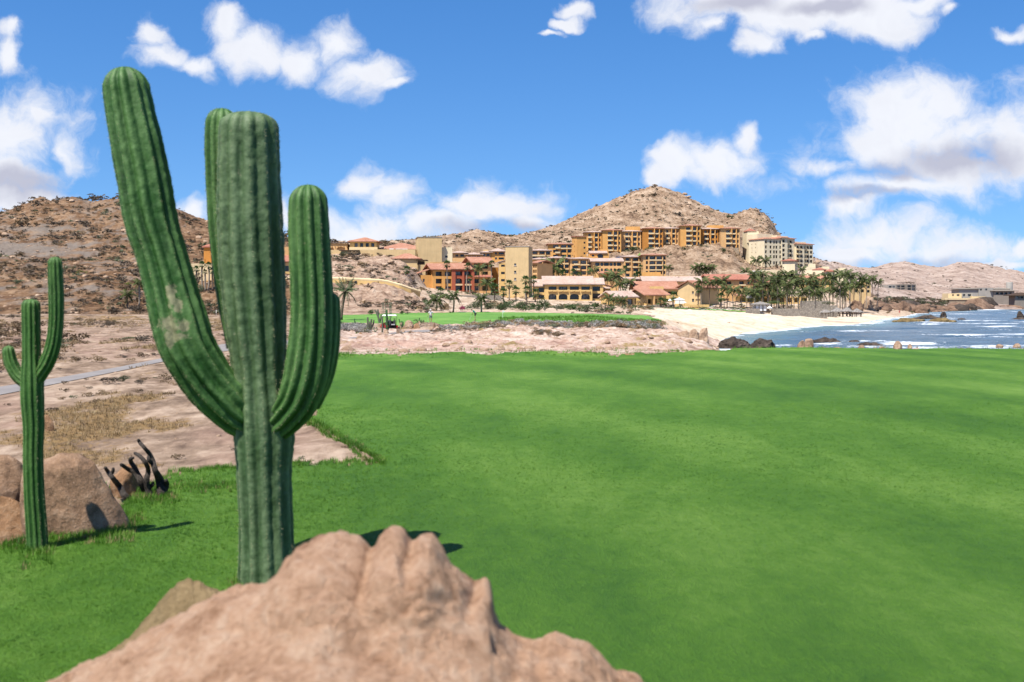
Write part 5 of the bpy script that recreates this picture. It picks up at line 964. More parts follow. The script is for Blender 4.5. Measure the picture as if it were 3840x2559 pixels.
def frond_layout(kind, seed):
    r = random.Random(seed); out = []
    n = {'coconut': 17, 'date': 26, 'fan': 22}[kind]
    for i in range(n):
        az = 2.399963 * i + r.uniform(-.25, .25); lv = i / n
        if kind == 'fan': el = R(78 - 125 * lv + r.uniform(-10, 10)); v = i % 3
        else: el = R(22 - 42 * lv + r.uniform(-8, 8)); v = 0 if lv < .38 else (1 if lv < .75 else 2)
        out.append((v, az, el, r.uniform(.82, 1.1)))
    return out
CROWN = {}
for k in FR:
    CROWN[k] = []
    for sd_ in range(3):
        mb = MB()
        for v, az, el, s in frond_layout(k, sd_ * 11 + 3):
            mt = Matrix.Rotation(az, 4, 'Z') @ Matrix.Rotation(-el, 4, 'Y') @ Matrix.Scale(s, 4)
            mb.add([mt @ Vector(q) for q in FR[k][v][1].v], FR[k][v][1].f)
        o = mb.build('crown', M[{'coconut': 'palmleaf', 'date': 'dateleaf', 'fan': 'fanleaf'}[k]]); CROWN[k].append(o.data); bpy.data.objects.remove(o)
TRK = []
for sd_, bend in ((1, 0.), (2, .05), (3, -.06), (4, .13)):
    mb = MB(); mb.tube([(bend * (t * t - t) * 4 * .5 + bend * t, .3 * bend * t * t, t) for t in [i / 8 for i in range(9)]], [1.0 if i else 1.35 for i in range(9)], 7)
    # radius lives in x/y scale: store unit radius separately
    TRK.append(bend)
def trunk_mesh(h, r0, lean, bend, m):
    mb = MB(); pts = [(lean * t + bend * math.sin(math.pi * t), .25 * lean * t, h * t) for t in [i / 8 for i in range(9)]]
    mb.tube(pts, [r0 * (1.45 if i == 0 else 1.1 - .28 * i / 8) * (1 + .04 * (i % 2)) for i in range(9)], 7); return mb
SK = MB(); rr_ = random.Random(5)
for i in range(26):
    a = rr_.uniform(0, 6.28); L = rr_.uniform(.5, .8); d = Vector((math.cos(a), math.sin(a), 0)); s_ = Vector((-d.y, d.x, 0)) * .09
    SK.add([d * .06 + s_ * .4, d * .06 - s_ * .4, d * .26 - s_ + Vector((0, 0, -L)), d * .26 + s_ + Vector((0, 0, -L))], [(0, 1, 2, 3)])
_o = SK.build('dead_fronds', M['skirt']); SKM = _o.data; bpy.data.objects.remove(_o)
palm_n = [0]
def palm(px, pyc, Y, pyb, rad, kind, label=None, group=None, fine=True, lean=None):
    """crown centre (px, pyc), base row, crown radius in photo pixels"""
    k = Y / F; i = palm_n[0]; palm_n[0] += 1; r = random.Random(i * 7 + 1)
    c = W(px, pyc, Y); ln = (lean if lean is not None else r.uniform(-.06, .06) * max(4, (pyb - pyc))) * k
    zb = min(gz(px - ln / k, Y), W(px, pyb, Y).z + .3) if pyb else gz(px, Y); base = Vector((c.x - ln, Y, min(zb, c.z - 1)))
    h = c.z - base.z; nm = {'coconut': 'coconut_palm', 'date': 'date_palm', 'fan': 'fan_palm'}[kind]
    root = empty(nm, base, label, 'palm tree', group); rd = rad * k * (1.36 if kind == 'coconut' else 1.25)
    trunk_mesh(h, .14 if kind == 'coconut' else .2, ln, r.uniform(-.3, .3) * (h / 8), 0).build('trunk', M['darktrunk' if kind == 'date' or r.random() < .3 else 'trunk'], root, True)
    top = Vector((ln, .25 * ln, h - .05))
    if fine:
        for v, az, el, s in frond_layout(kind, i + 5):
            o = bpy.data.objects.new('frond', FR[kind][v][0]); C.objects.link(o); o.parent = root; o.location = top
            o.rotation_euler = (Matrix.Rotation(az, 4, 'Z') @ Matrix.Rotation(-el, 4, 'Y')).to_euler(); o.scale = (s * rd,) * 3
    else:
        o = bpy.data.objects.new('crown', CROWN[kind][i % 3]); C.objects.link(o); o.parent = root; o.location = top; o.rotation_euler = (0, 0, r.uniform(0, 6.28)); o.scale = (rd * r.uniform(.9, 1.1), rd, rd * r.uniform(.9, 1.05))
    if kind == 'fan': o = inst('dead_fronds', SKM, root, top, (rd * .8, rd * .8, rd * .9)); 
    return root
# named palms, one label each
for q in [
 (1296, 1092, 150, 1209, 40, 'date', 'leaning grey green date palm just right of the big cactus, by the green', 18),
 (1525, 1013, 320, 1082, 17, 'fan', 'fan palm alone on the rocky slope left of the red hotel', 8),
 (1638, 1124, 205, 1169, 30, 'coconut', 'coconut palm behind the golfer in white', 2), (1701, 1106, 200, 1177, 24, 'coconut', 'slim coconut palm between the two golfers', 2), (1806, 1116, 200, 1178, 26, 'coconut', 'slim coconut palm right of the golfer in green', 1),
 (1676, 993, 376, 1099, 17, 'fan', 'tall fan palm before the left orange wing of the red hotel', -4), (1754, 1001, 376, 1101, 16, 'fan', 'tall pale trunked fan palm before the red centre of the red hotel', 2), (1797, 1006, 372, 1098, 22, 'coconut', 'coconut palm before the orange right wing of the red hotel', 2), (1764, 1043, 374, 1100, 13, 'fan', 'shorter fan palm close beside the pale trunked one at the red centre', 1), (1843, 990, 378, 1098, 15, 'fan', 'fan palm at the right edge of the red hotel by the dark recess', 0),
 (1826, 1062, 350, 1110, 25, 'coconut', 'bushy palm at the foot of the red hotel right wing', 2), (1854, 1081, 330, 1138, 22, 'fan', 'brownish fan palm between the red hotel and the blank tower', 1), (1888, 1097, 335, 1134, 19, 'fan', 'round fan palm left of the blank tower base', 0), (1910, 1068, 360, 1112, 20, 'fan', 'fan palm standing on the yellow annex of the blank tower', 0), (1935, 1091, 356, 1130, 19, 'fan', 'fan palm before the right half of the blank tower base', 0), (1652, 1095, 300, 1112, 17, 'fan', 'low dark fan palm on the stone slope before the red hotel', 0),
 (1972, 1052, 362, 1130, 19, 'fan', 'upper left of the four fan palms between blank tower and yellow hotel', 0), (2001, 1050, 364, 1130, 17, 'fan', 'upper right of the four fan palms between blank tower and yellow hotel', 0), (1976, 1090, 350, 1133, 20, 'fan', 'lower left of the four fan palms between blank tower and yellow hotel', 0), (2007, 1101, 348, 1137, 19, 'fan', 'lower right of the four fan palms between blank tower and yellow hotel', 0),
 (2079, 1000, 440, 1048, 38, 'coconut', 'big bushy coconut palm rising behind the yellow hotel roof', 4), (2024, 1034, 440, 1050, 15, 'fan', 'low fan palm behind the left end of the yellow hotel roof', 0), (2112, 1026, 436, 1050, 15, 'fan', 'low fan palm right below the big bushy coconut palm', 0), (2150, 1022, 436, 1050, 16, 'fan', 'low fan palm behind the middle of the yellow hotel roof', 0), (2172, 1030, 430, 1048, 12, 'fan', 'smallest low fan palm behind the yellow hotel roof', 0), (2226, 1015, 440, 1052, 20, 'coconut', 'bushy palm left of the arcade house porch', 0),
 (2278, 1040, 385, 1110, 24, 'coconut', 'coconut palm in front of the arcade house, left of the largest', -2), (2310, 1036, 380, 1112, 32, 'coconut', 'largest coconut palm between the arcade house and the villas', -6), (2326, 1066, 372, 1112, 22, 'coconut', 'short coconut palm right of the largest villa palm', 0), (2362, 1058, 375, 1106, 20, 'coconut', 'coconut palm left of the streaked terracotta hall roof', 0), (2345, 1010, 455, 1044, 14, 'fan', 'yellowish fan palm before the pale walled orange block', -2), (2402, 1004, 455, 1030, 12, 'fan', 'yellowish fan palm before the tallest middle block', -2), (2390, 1038, 425, 1060, 22, 'fan', 'broad fan palm below the tallest middle block', 0),
 (2282, 1116, 326, 1150, 20, 'coconut', 'bushy palm at the right corner of the yellow hotel', 0), (2302, 1124, 324, 1152, 18, 'coconut', 'low palm in front of the lower left villa gable', 0), (2334, 1126, 322, 1154, 22, 'coconut', 'feathery palm in front of the lower left villa', 0), (2478, 1132, 316, 1164, 18, 'fan', 'fan palm on the path in front of the middle villa porch', -2), (2497, 1134, 316, 1162, 16, 'fan', 'second fan palm in front of the middle villa porch', -2), (2526, 1112, 318, 1159, 19, 'fan', 'fan palm standing beside the white tent', 2),
 (2632, 1056, 350, 1122, 24, 'coconut', 'coconut palm leaning at the right of the gable end house', 2), (2664, 1062, 345, 1142, 24, 'coconut', 'straight coconut palm right of the gable end house', 1), (2708, 1054, 345, 1142, 27, 'coconut', 'tall leaning coconut palm before the terracotta hotel main roof', 10), (2724, 1082, 338, 1136, 22, 'coconut', 'coconut palm below the tall leaning one at the terracotta hotel', -2), (2703, 1116, 312, 1158, 20, 'fan', 'fan palm on the lawn behind the rope fence', 0), (2620, 1085, 340, 1134, 18, 'fan', 'shaggy fan palm against the right wall of the gable end house', 0), (2750, 1088, 335, 1138, 22, 'coconut', 'coconut palm before the yellow balcony of the terracotta hotel', -1),
 (2505, 1004, 470, 1034, 14, 'coconut', 'small palm on the rocky knoll right of the tallest middle block', 0), (2540, 1044, 410, 1058, 9, 'coconut', 'tiny palm poking above the pale bleached roof', 0),
 (2837, 977, 560, 1016, 20, 'coconut', 'left of the two tall palms before the cream hotel', 2), (2869, 977, 560, 1018, 20, 'coconut', 'right of the two tall palms before the cream hotel', -2), (2796, 1016, 540, 1034, 17, 'coconut', 'spiky palm at the foot of the grey driveway', 0), (3008, 1010, 500, 1036, 16, 'coconut', 'dark bushy palm at the foot of the short cream tower', 0),
 (2830, 1098, 300, 1163, 24, 'coconut', 'yellowish coconut palm left of the beach gazebo', -3), (2817, 1104, 302, 1160, 20, 'coconut', 'curved trunk coconut palm beside the beach gazebo', -6), (3008, 1098, 298, 1164, 24, 'coconut', 'yellow green palm with drooping fronds on the beach wall', 0), (3057, 1098, 298, 1166, 24, 'coconut', 'yellow green palm on the beach wall further right', 0), (2955, 1068, 300, 1160, 24, 'coconut', 'tall straight palm rising from the beach below the grove', 0),
 (3193, 1038, 380, 1092, 22, 'coconut', 'palm with bent trunk near the tan beach wing', 5), (3271, 1044, 400, 1074, 17, 'coconut', 'left of the last two palms on the ridge before the far hills', 2), (3294, 1058, 402, 1080, 16, 'coconut', 'rightmost palm of all on the ridge before the far hills', 3),
 (522, 1062, 205, 1150, 22, 'coconut', 'taller of two dark palms left of the big cactus arm', 0), (478, 1104, 200, 1170, 24, 'coconut', 'lower spreading dark palm at the foot of the brown hill', 0)]:
    palm(*q[:6], q[6], None, True, q[7])
for j, (x, y, r_) in enumerate([(713, 1012, 13), (737, 1010, 14), (758, 994, 15), (782, 996, 15), (769, 1020, 11), (796, 1016, 14)]): palm(x, y, 258, 1056, r_, 'fan', ['leftmost low fan palm', 'second fan palm from the left', 'tall fan palm left of the tallest middle', 'tall fan palm touching the big cactus trunk', 'short fan palm between the two tall ones', 'rightmost short fan palm'][j] + ' in the cluster against the clubhouse wall', 'six fan palms by the clubhouse wall', True)
for j, (x, y, r_) in enumerate([(2606, 1006, 17), (2622, 998, 18), (2640, 1008, 18), (2656, 1004, 18), (2671, 1007, 17), (2620, 1018, 14), (2646, 1018, 14)]): palm(x, y, 470 + j, 1038, r_, 'coconut', ['leftmost upper', 'second upper', 'third and middle upper', 'fourth upper', 'rightmost upper', 'lower left', 'lower right'][j] + ' bushy palm in the cluster at the foot of the rocky knoll', 'palm cluster below the rocky knoll', True)
GRV = [(2836,1030),(2812,1097),(2831,1096),(2846,1075),(2863,1030),(2876,1036),(2831,1038),(2911,1036),(2878,1072),(2911,1055),(2900,1080),(2917,1092),(2930,1036),(2946,1032),(2962,1033),(2940,1054),(2955,1075),(2933,1104),(2979,1056),(3009,1079),(2994,1062),(3033,1056),(3050,1042),(3057,1100),(3080,1096),(3076,1076),(3091,1062),(3048,1072),(3023,1090),
 (3126,1040),(3146,1028),(3168,1030),(3191,1034),(3210,1040),(3232,1044),(3226,1066),(3152,1066),(3174,1078),(3204,1076),(3113,1066),(2770,1080),(2783,1096),(2860,1058),(2890,1050),(2922,1070),(2968,1098),(3000,1044),(3020,1038),(3100,1040),(3120,1092),(3140,1090),(3160,1100),(3186,1062),(3250,1052),(2988,1092),(2850,1104),(2895,1104),(2912,1112),(2878,1100)]
for j, (x, y) in enumerate([g for i_, g in enumerate(GRV) if i_ % 7 != 5]):
    r = random.Random(j); palm(x, y, r.uniform(315, 385), 1150 - (12 if x > 3100 else 0), r.uniform(19, 25), 'coconut', 'coconut palm in the dense grove between the terracotta hotel and the beach', 'dense coconut palm grove', j % 3 == 0)
# ---- leafy shrubs
def bush_proto(seed, n, leaf, lumps=6, spread=.55, flat=.8):
    r = np.random.default_rng(seed); L = np.concatenate([r.normal(0, .34, (lumps, 2)), r.uniform(.25, .75, (lumps, 1))], 1); R_ = r.uniform(.28, .5, lumps)
    k = r.integers(0, lumps, n); d = r.normal(size=(n, 3)); d /= np.linalg.norm(d, axis=1)[:, None]
    P_ = L[k] + d * (R_[k] * r.uniform(.55, 1.08, n))[:, None] * np.array([1, 1, flat]); P_[:, 2] = np.abs(P_[:, 2]) * .95 + .01
    a = r.normal(size=(n, 3)); a /= np.linalg.norm(a, axis=1)[:, None]; b = np.cross(a, r.normal(size=(n, 3))); b /= np.linalg.norm(b, axis=1)[:, None]; s = leaf * r.uniform(.6, 1.3, (n, 1))
    V = np.stack([P_ - a * s, P_ + b * s * .5, P_ + a * s, P_ - b * s * .5], 1).reshape(-1, 3); mx_ = np.abs(V[:, :2]).max()
    V[:, :2] /= mx_; V[:, 2] /= V[:, 2].max(); return V, np.arange(len(V)).reshape(-1, 4)
BP = [bush_proto(s, 700, .07) for s in range(4)]
M['shrub'] = leafm('shrub_leaf', (.025, .05, .014), (.06, .095, .03), (.115, .15, .055)); M['olive'] = leafm('olive_leaf', (.05, .06, .03), (.10, .115, .06), (.16, .17, .10)); M['drybush'] = leafm('dry_twigs', (.13, .085, .045), (.24, .165, .09), (.36, .26, .155))
M['greyleaf'] = leafm('grey_leaf', (.15, .14, .12), (.27, .255, .23), (.38, .36, .33)); M['pinkflower'] = leafm('bougainvillea', (.13, .012, .04), (.30, .02, .09), (.42, .06, .16)); M['lime'] = leafm('lime_leaf', (.09, .12, .02), (.19, .21, .04), (.28, .29, .08)); M['darkscrub'] = leafm('dark_scrub', (.040, .031, .022), (.088, .068, .048), (.15, .118, .082)); M['rust'] = leafm('rust_scrub', (.06, .04, .022), (.115, .078, .042), (.19, .135, .075))
BM = {}
def shrub(px, pyb, w, h, Y, m, label, group=None, name='shrub', seed=None):
    k = Y / F; i = seed if seed is not None else int(px * 7 + pyb) % 4
    if (i, m) not in BM: o = mesh_np('foliage', *BP[i], M[m]); BM[(i, m)] = o.data; bpy.data.objects.remove(o)
    p = W(px, pyb, Y); p.z = min(p.z, gz(px, Y)) - .05 if abs(p.z - gz(px, Y)) < 1.5 else p.z
    root = empty(name, p, label, 'shrub' if name != 'tree' else 'tree', group); r = random.Random(px)
    inst('foliage', BM[(i, m)], root, (0, 0, .12 * h * k), (w * k / 2, w * k / 2, h * k * .9), r.uniform(0, 6))
    mb = MB()
    for q in range(4): a = r.uniform(0, 6.28); mb.tube([(0, 0, -.1), (.12 * w * k * math.cos(a), .12 * w * k * math.sin(a), .3 * h * k), (.28 * w * k * math.cos(a), .28 * w * k * math.sin(a), .7 * h * k)], [.03 * h * k * .6, .02 * h * k * .6, .008 * h * k], 5)
    mb.build('stem', M['wood'], root)
    return root
for q in [(1890, 1175, 62, 46, 225, 'shrub', 'dark rounded shrub with bare stems left of the flagstick'), (1962, 1176, 92, 48, 225, 'shrub', 'widest bright green shrub behind the flagstick'), (2042, 1172, 66, 60, 240, 'shrub', 'tallest dark shrub in front of the yellow hotel left wing'), (2020, 1172, 40, 30, 228, 'shrub', 'small dark shrub at the foot of the tallest one'), (2094, 1172, 70, 34, 250, 'olive', 'olive shrub under the first arch of the yellow hotel'), (2152, 1176, 92, 40, 240, 'shrub', 'broad green shrub under the middle arches of the yellow hotel'), (2204, 1172, 60, 32, 246, 'olive', 'olive shrub under the last arch of the yellow hotel'),
  (1780, 1168, 82, 40, 235, 'olive', 'olive shrub right of the pink bougainvillea'), (1836, 1168, 70, 36, 235, 'olive', 'olive shrub behind the second slim palm trunk'), (1730, 1168, 36, 24, 220, 'pinkflower', 'bright pink bougainvillea bush behind the golfers'), (1668, 1172, 56, 38, 215, 'drybush', 'dry straw coloured bush behind the golfer in white'), (1690, 1177, 18, 12, 195, 'shrub', 'little dark shrub left of the bougainvillea'), (1632, 1112, 80, 30, 250, 'olive', 'grey green bush on the rubble slope below the red hotel'), (1590, 1120, 40, 24, 230, 'darkscrub', 'dark bush at the crest of the rubble slope'),
  (1392, 1176, 40, 22, 185, 'shrub', 'fresh green bush behind the golf cart roof'), (1416, 1180, 26, 14, 186, 'olive', 'small bush right of the steel ladder frame'), (1508, 1176, 26, 16, 188, 'shrub', 'fresh green bush at the left end of the green behind the sand'), (1528, 1178, 26, 12, 188, 'olive', 'low bush beside the fresh green one behind the green'), (1560, 1162, 16, 14, 200, 'olive', 'grey bush low on the rubble slope'), (1285, 965, 44, 22, 335, 'olive', 'green bush on the slope below the orange pergola house'), (1300, 1000, 1, 1, 330, 'darkscrub', 'tiny dark tuft on the upper rocky slope'),
  (406, 1216, 56, 30, 104, 'darkscrub', 'dark round bush on the pale plain left of the big cactus'), (305, 1008, 46, 18, 255, 'lime', 'yellow green bush beside the gravel cut on the brown hill'), (480, 1050, 34, 18, 240, 'lime', 'yellow green bush left of the big cactus arm'), (494, 1259, 84, 8, 72, 'shrub', 'flat creeping green plant on the pink plain'), (44, 1190, 60, 22, 150, 'darkscrub', 'low brown bush at the left edge of the plain'), (430, 1178, 90, 30, 180, 'darkscrub', 'dark thicket at the foot of the brown hill'), (520, 1176, 80, 40, 185, 'darkscrub', 'dark thicket behind the big cactus left arm'),
  (735, 1080, 70, 60, 245, 'darkscrub', 'dark leafy tree below the six fan palms'), (752, 1110, 50, 46, 240, 'olive', 'olive tree beside the orange arches'), (2566, 945, 34, 22, 600, 'shrub', 'grey green bush on the crest of the rocky knoll'), (2712, 945, 26, 20, 600, 'shrub', 'round bright bush at the foot of the right end of the upper wing'), (2440, 946, 60, 22, 610, 'shrub', 'trailing green bushes under the upper wing middle'), (2370, 950, 60, 26, 600, 'shrub', 'dark green bank of plants below the upper wing'), (2640, 930, 70, 10, 612, 'shrub', 'long low hedge under the right blocks of the upper wing'),
  (2520, 1016, 26, 14, 480, 'darkscrub', 'dark bush on the knoll beside a small palm'), (2408, 1146, 50, 36, 322, 'drybush', 'thin pinkish flowering tree in front of the two villas'), (2440, 1162, 70, 20, 310, 'olive', 'ragged bushes along the path before the middle villa'), (2380, 1160, 60, 16, 310, 'shrub', 'low green bushes along the sandy path'), (2470, 1164, 12, 8, 308, 'pinkflower', 'small red flower bush at the foot of the villa palms'), (2630, 1143, 72, 10, 311, 'rust', 'reddish hedge on top of the yellow garden wall'), (2770, 1152, 90, 14, 306, 'shrub', 'green hedge behind the rope fence'), (2900, 1146, 110, 18, 305, 'shrub', 'mixed planting under the grove trunks'), (2260, 1172, 26, 10, 250, 'olive', 'small bush on the sandy path right of the yellow hotel'),
  (3110, 1148, 60, 20, 312, 'olive', 'bushes between the stone walls and the thatched shelters'), (1336, 1247, 26, 14, 108, 'lime', 'spiky yellow green agave near the grey shrubs left of the cart')]:
    if q[2] > 2: shrub(*q[:6], q[6])
# ---- scattered stuff merged into single meshes
def scatter(name, protos, P_, S, mats, mi=None, rot=True, seed=0, squash=None, kind='stuff'):
    r = np.random.default_rng(seed); Vs, Fs, base = [], [], 0; which = r.integers(0, len(protos), len(P_)); mids = []
    for w, (pv, pf) in enumerate(protos):
        k = np.where(which == w)[0]
        if not len(k): continue
        a = r.uniform(0, 6.283, len(k)) if rot else np.zeros(len(k)); ca, sa = np.cos(a), np.sin(a); s = S[k][:, None] if S.ndim == 1 else S[k]
        s = np.broadcast_to(s if s.shape[1] > 1 else np.repeat(s, 3, 1), (len(k), 3))
        x = pv[None, :, 0] * s[:, :1]; y = pv[None, :, 1] * s[:, 1:2]; z = pv[None, :, 2] * s[:, 2:3]
        V = np.stack([x * ca[:, None] - y * sa[:, None], x * sa[:, None] + y * ca[:, None], z], -1) + P_[k][:, None, :]
        Vs.append(V.reshape(-1, 3)); f = pf[None] + (np.arange(len(k)) * len(pv))[:, None, None] + base; Fs.append(f.reshape(-1, pf.shape[1])); base += len(k) * len(pv)
        mids.append(np.repeat((mi[k] if mi is not None else np.zeros(len(k), int)), len(pf)))
    return tag(mesh_np(name, np.concatenate(Vs), np.concatenate(Fs), mats, None, False, np.concatenate(mids)), None, None, None, kind)
def pick(mask, n, seed):
    r = np.random.default_rng(seed); ids = np.where(mask.ravel())[0]; q = r.choice(ids, min(n, len(ids)), replace=False)
    return q, VALL[q] + np.stack([r.normal(0, .25, len(q)), r.normal(0, .5, len(q)), np.zeros(len(q))], 1) * (VALL[q][:, 1:2] / 150), r
inview = (PX > -250) & (PX < 4100)
sb = [bush_proto(20 + s, 26, .40, 4) for s in range(5)]; sbf = [bush_proto(40 + s, 70, .19, 5) for s in range(5)]; sbd = [bush_proto(80 + s, 170, .105, 6) for s in range(4)]
cl = fbm2(XX / 16, YY / 30, 4) 
q, P_, r = pick(inview & (RG == 6) & (cl > -.10) & (PX < 1240) & (gravel < .4), 3300, 1); sz = r.gamma(4, .16, len(q)) * (P_[:, 1] / 330) * 1.05
scatter('hillside_scrub', sbf, P_, np.stack([sz * 1.35, sz * 1.35, sz * 1.05], 1), [M['darkscrub'], M['rust'], M['olive'], M['drybush']], r.choice(4, len(q), p=[.44, .38, .10, .08]), seed=1)
q, P_, r = pick(inview & (RG == 10) & (cl > 0.0) , 800, 2); sz = r.gamma(4, .16, len(q)) * (P_[:, 1] / 300)
scatter('hillside_scrub', sbf, P_, np.stack([sz * 1.5, sz * 1.5, sz * .9], 1), [M['darkscrub'], M['rust'], M['olive'], M['drybush']], r.choice(4, len(q), p=[.5, .25, .1, .15]), seed=2)
q, P_, r = pick(inview & (RG == 8) & (cl > -.06) & (YY > 560) & (YY < 1000), 4200, 3); sz = r.gamma(4, .2, len(q)) * (P_[:, 1] / 800)
scatter('mountain_scrub', sb, P_, np.stack([sz * 1.2, sz * 1.2, sz], 1), [M['rust'], M['olive'], M['drybush'], M['darkscrub']], r.choice(4, len(q), p=[.42, .18, .2, .2]), seed=3)
q, P_, r = pick(inview & (RG == 9) & (YY > 560), 2600, 4); sz = r.gamma(4, .19, len(q)) * (P_[:, 1] / 1200)
scatter('far_scrub', sb, P_, np.stack([sz * 1.3, sz * 1.3, sz * .9], 1), [M['rust'], M['olive'], M['darkscrub']], r.choice(3, len(q), p=[.5, .25, .25]), seed=4)
q, P_, r = pick(inview & (RG == 7) & (YY < 470) & (cl > .02), 900, 5); sz = r.gamma(4, .14, len(q))
scatter('garden_scrub', sbf, P_, np.stack([sz * 1.4, sz * 1.4, sz], 1), [M['olive'], M['drybush'], M['shrub'], M['darkscrub']], r.choice(4, len(q), p=[.35, .3, .2, .15]), seed=5)
# rubble
rk = [tuple(rockshape(60 + s, (1, 1, .6), 2, 14, .22)) for s in range(6)]
q, P_, r = pick(inview & ((RG == 6) | (RG == 10)), 1500, 6); sz = np.minimum(r.gamma(1.6, .2, len(q)), 1.1) * (P_[:, 1] / 300); sz = np.where(P_[:, 0] > -40, sz * 1.3, sz)
scatter('hillside_rubble', rk, P_, sz, [M['beachrock']], seed=6)
q, P_, r = pick(inview & (RG == 8) & (YY > 540) & (YY < 1000), 1500, 7); sz = np.minimum(r.gamma(1.6, .42, len(q)), 2.2) * (P_[:, 1] / 800)
scatter('mountain_rubble', rk, P_, sz, [M['beachrock']], seed=7)
q, P_, r = pick(inview & ((RG == 5) | (RG == 4)) & (Z > SEA + 1.0) & (cl > -.05), 420, 8); sz = np.minimum(r.gamma(1.5, .09, len(q)), .35); scatter('shore_rubble', rk, P_, sz, [M['beachrock']], seed=8)
q, P_, r = pick(inview & (RG == 0) & (YY > 8), 700, 9); sz = np.minimum(r.gamma(1.6, .02, len(q)), .07) * np.clip(P_[:, 1] / 30, .5, 4); scatter('plain_rubble', rk, P_, sz, [M['beachrock']], seed=9)
# grey and dry scrub round the green
def band(polys, n, seed, hmin, hmax, mats, p, name, prot=sbd):
    r = np.random.default_rng(seed); out = []
    for (x0, x1, y0, y1, Ya, Yb_) in polys:
        m_ = n // len(polys); px = r.uniform(x0, x1, m_); t = r.random(m_); Yq = Ya + (Yb_ - Ya) * t; out.append(np.stack([(px - CX) * Yq / F, Yq, ter(px, Yq)], 1))
    P_ = np.concatenate(out); s = r.uniform(hmin, hmax, len(P_)); return scatter(name, prot, P_, np.stack([s * 1.5, s * 1.5, s], 1), mats, r.choice(len(mats), len(P_), p=p), seed=seed)
band([(1255, 1390, 0, 0, 112, 128), (1260, 1360, 0, 0, 118, 134)], 260, 11, .25, .55, [M['greyleaf'], M['olive']], [.85, .15], 'grey_ground_scrub')
band([(1650, 2100, 0, 0, 108, 119), (2000, 2330, 0, 0, 104, 119), (2230, 2480, 0, 0, 104, 118), (2250, 2470, 0, 0, 104, 118)], 760, 12, .22, .62, [M['greyleaf'], M['drybush'], M['olive'], M['rust']], [.5, .25, .15, .1], 'grey_ground_scrub')
band([(1620, 1900, 0, 0, 98, 112), (1380, 1760, 0, 0, 88, 104), (2000, 2120, 0, 0, 80, 84)], 240, 13, .1, .3, [M['drybush'], M['rust'], M['greyleaf']], [.6, .2, .2], 'dry_tufts')
# rough grass lip of the green, and thatchy edge of the lawn
tuft = []
for s in range(4):
    r = np.random.default_rng(90 + s); V = []
    for i in range(7):
        a = r.uniform(0, 6.28); b = r.normal(0, .28, 2); L = r.uniform(.6, 1.); ln = r.uniform(.15, .6); d = np.array([math.cos(a), math.sin(a)])
        w = .055; V += [(b[0] - d[1] * w, b[1] + d[0] * w, 0), (b[0] + d[1] * w, b[1] - d[0] * w, 0), (b[0] + d[0] * ln, b[1] + d[1] * ln, L)]
    tuft.append((np.array(V), np.arange(21).reshape(-1, 3)))
M['blade'] = leafm('grass_blade', (.030, .104, .006), (.076, .182, .013), (.150, .275, .038), .0, 2.5); M['straw'] = leafm('dry_grass_blade', (.15, .10, .045), (.25, .175, .08), (.36, .27, .145), 0, 3)
def grass(name, px, Yq, s, seed, mats, p=None, asp=1.0):
    P_ = np.stack([(px - CX) * Yq / F, Yq, ter(px, Yq) - .01], 1); r = np.random.default_rng(seed)
    return scatter(name, tuft, P_, np.stack([s * asp, s * asp, s], 1), mats, r.choice(len(mats), len(P_), p=p), seed=seed)
r = np.random.default_rng(31)
N_ = 120000; Yq = 5.6 * (22 / 5.6) ** (r.random(N_) ** 1.3); px = r.uniform(-100, 3950, N_); pyq = HOR + (H - 0) * F / Yq; k = inpoly(px, pyq, LAWNL)
grass('lawn_grass', px[k], Yq[k], r.uniform(.012, .026, k.sum()) * np.clip(Yq[k] / 9, .8, 1.5) * (1 + .55 * sstep(1900, 700, px[k])), 31, [M['blade']])
# fringe along the left lawn edge
E = np.array(LAWNL[:29], float); seg = r.integers(1, len(E) - 1, 5200); t = r.random(5200)[:, None]; e = E[seg] * (1 - t) + E[seg + 1] * t; Yq = H * F / np.maximum(e[:, 1] - HOR + r.normal(0, 6, 5200), 190); k = (Yq < 46) & (e[:, 0] > -300)
grass('lawn_fringe', e[k, 0] + r.normal(0, 6, k.sum()), Yq[k], r.uniform(.03, .085, k.sum()) * np.clip(Yq[k] / 14, .8, 1.5), 32, [M['blade'], M['straw']], [.95, .05])
n_ = 2600; px = 2490 - 620 * r.random(n_) ** 1.3; Yq = 124 + 34 * r.random(n_) * np.clip((2560 - px) / 500, .3, 1); grass('rough_grass', px, Yq, r.uniform(.12, .42, n_), 33, [M['blade']], None, 1.4)
n_ = 1500; px = r.uniform(1280, 3860, n_); Yq = r.uniform(46, 52, n_); k = (px > 2500) | (r.random(n_) < .3); grass('crest_grass', px[k], Yq[k], r.uniform(.04, .17, k.sum()), 34, [M['blade'], M['straw']], [.65, .35], 1.6)
q = np.where((dry.ravel() > .42) & (PX.ravel() > -100) & (PX.ravel() < 1300) & (YY.ravel() < 150) & (RG.ravel() == 0))[0]; q = r.choice(q, min(5000, len(q)), False); P_ = VALL[q] + np.concatenate([r.normal(0, .08, (len(q), 2)), np.zeros((len(q), 1))], 1); s = r.uniform(.02, .075, len(q)) * np.clip(P_[:, 1] / 18, .7, 3)
scatter('dry_grass', tuft, P_, np.stack([s * 1.5, s * 1.5, s], 1), [M['straw'], M['drybush']], r.choice(2, len(q), p=[.7, .3]), seed=35)

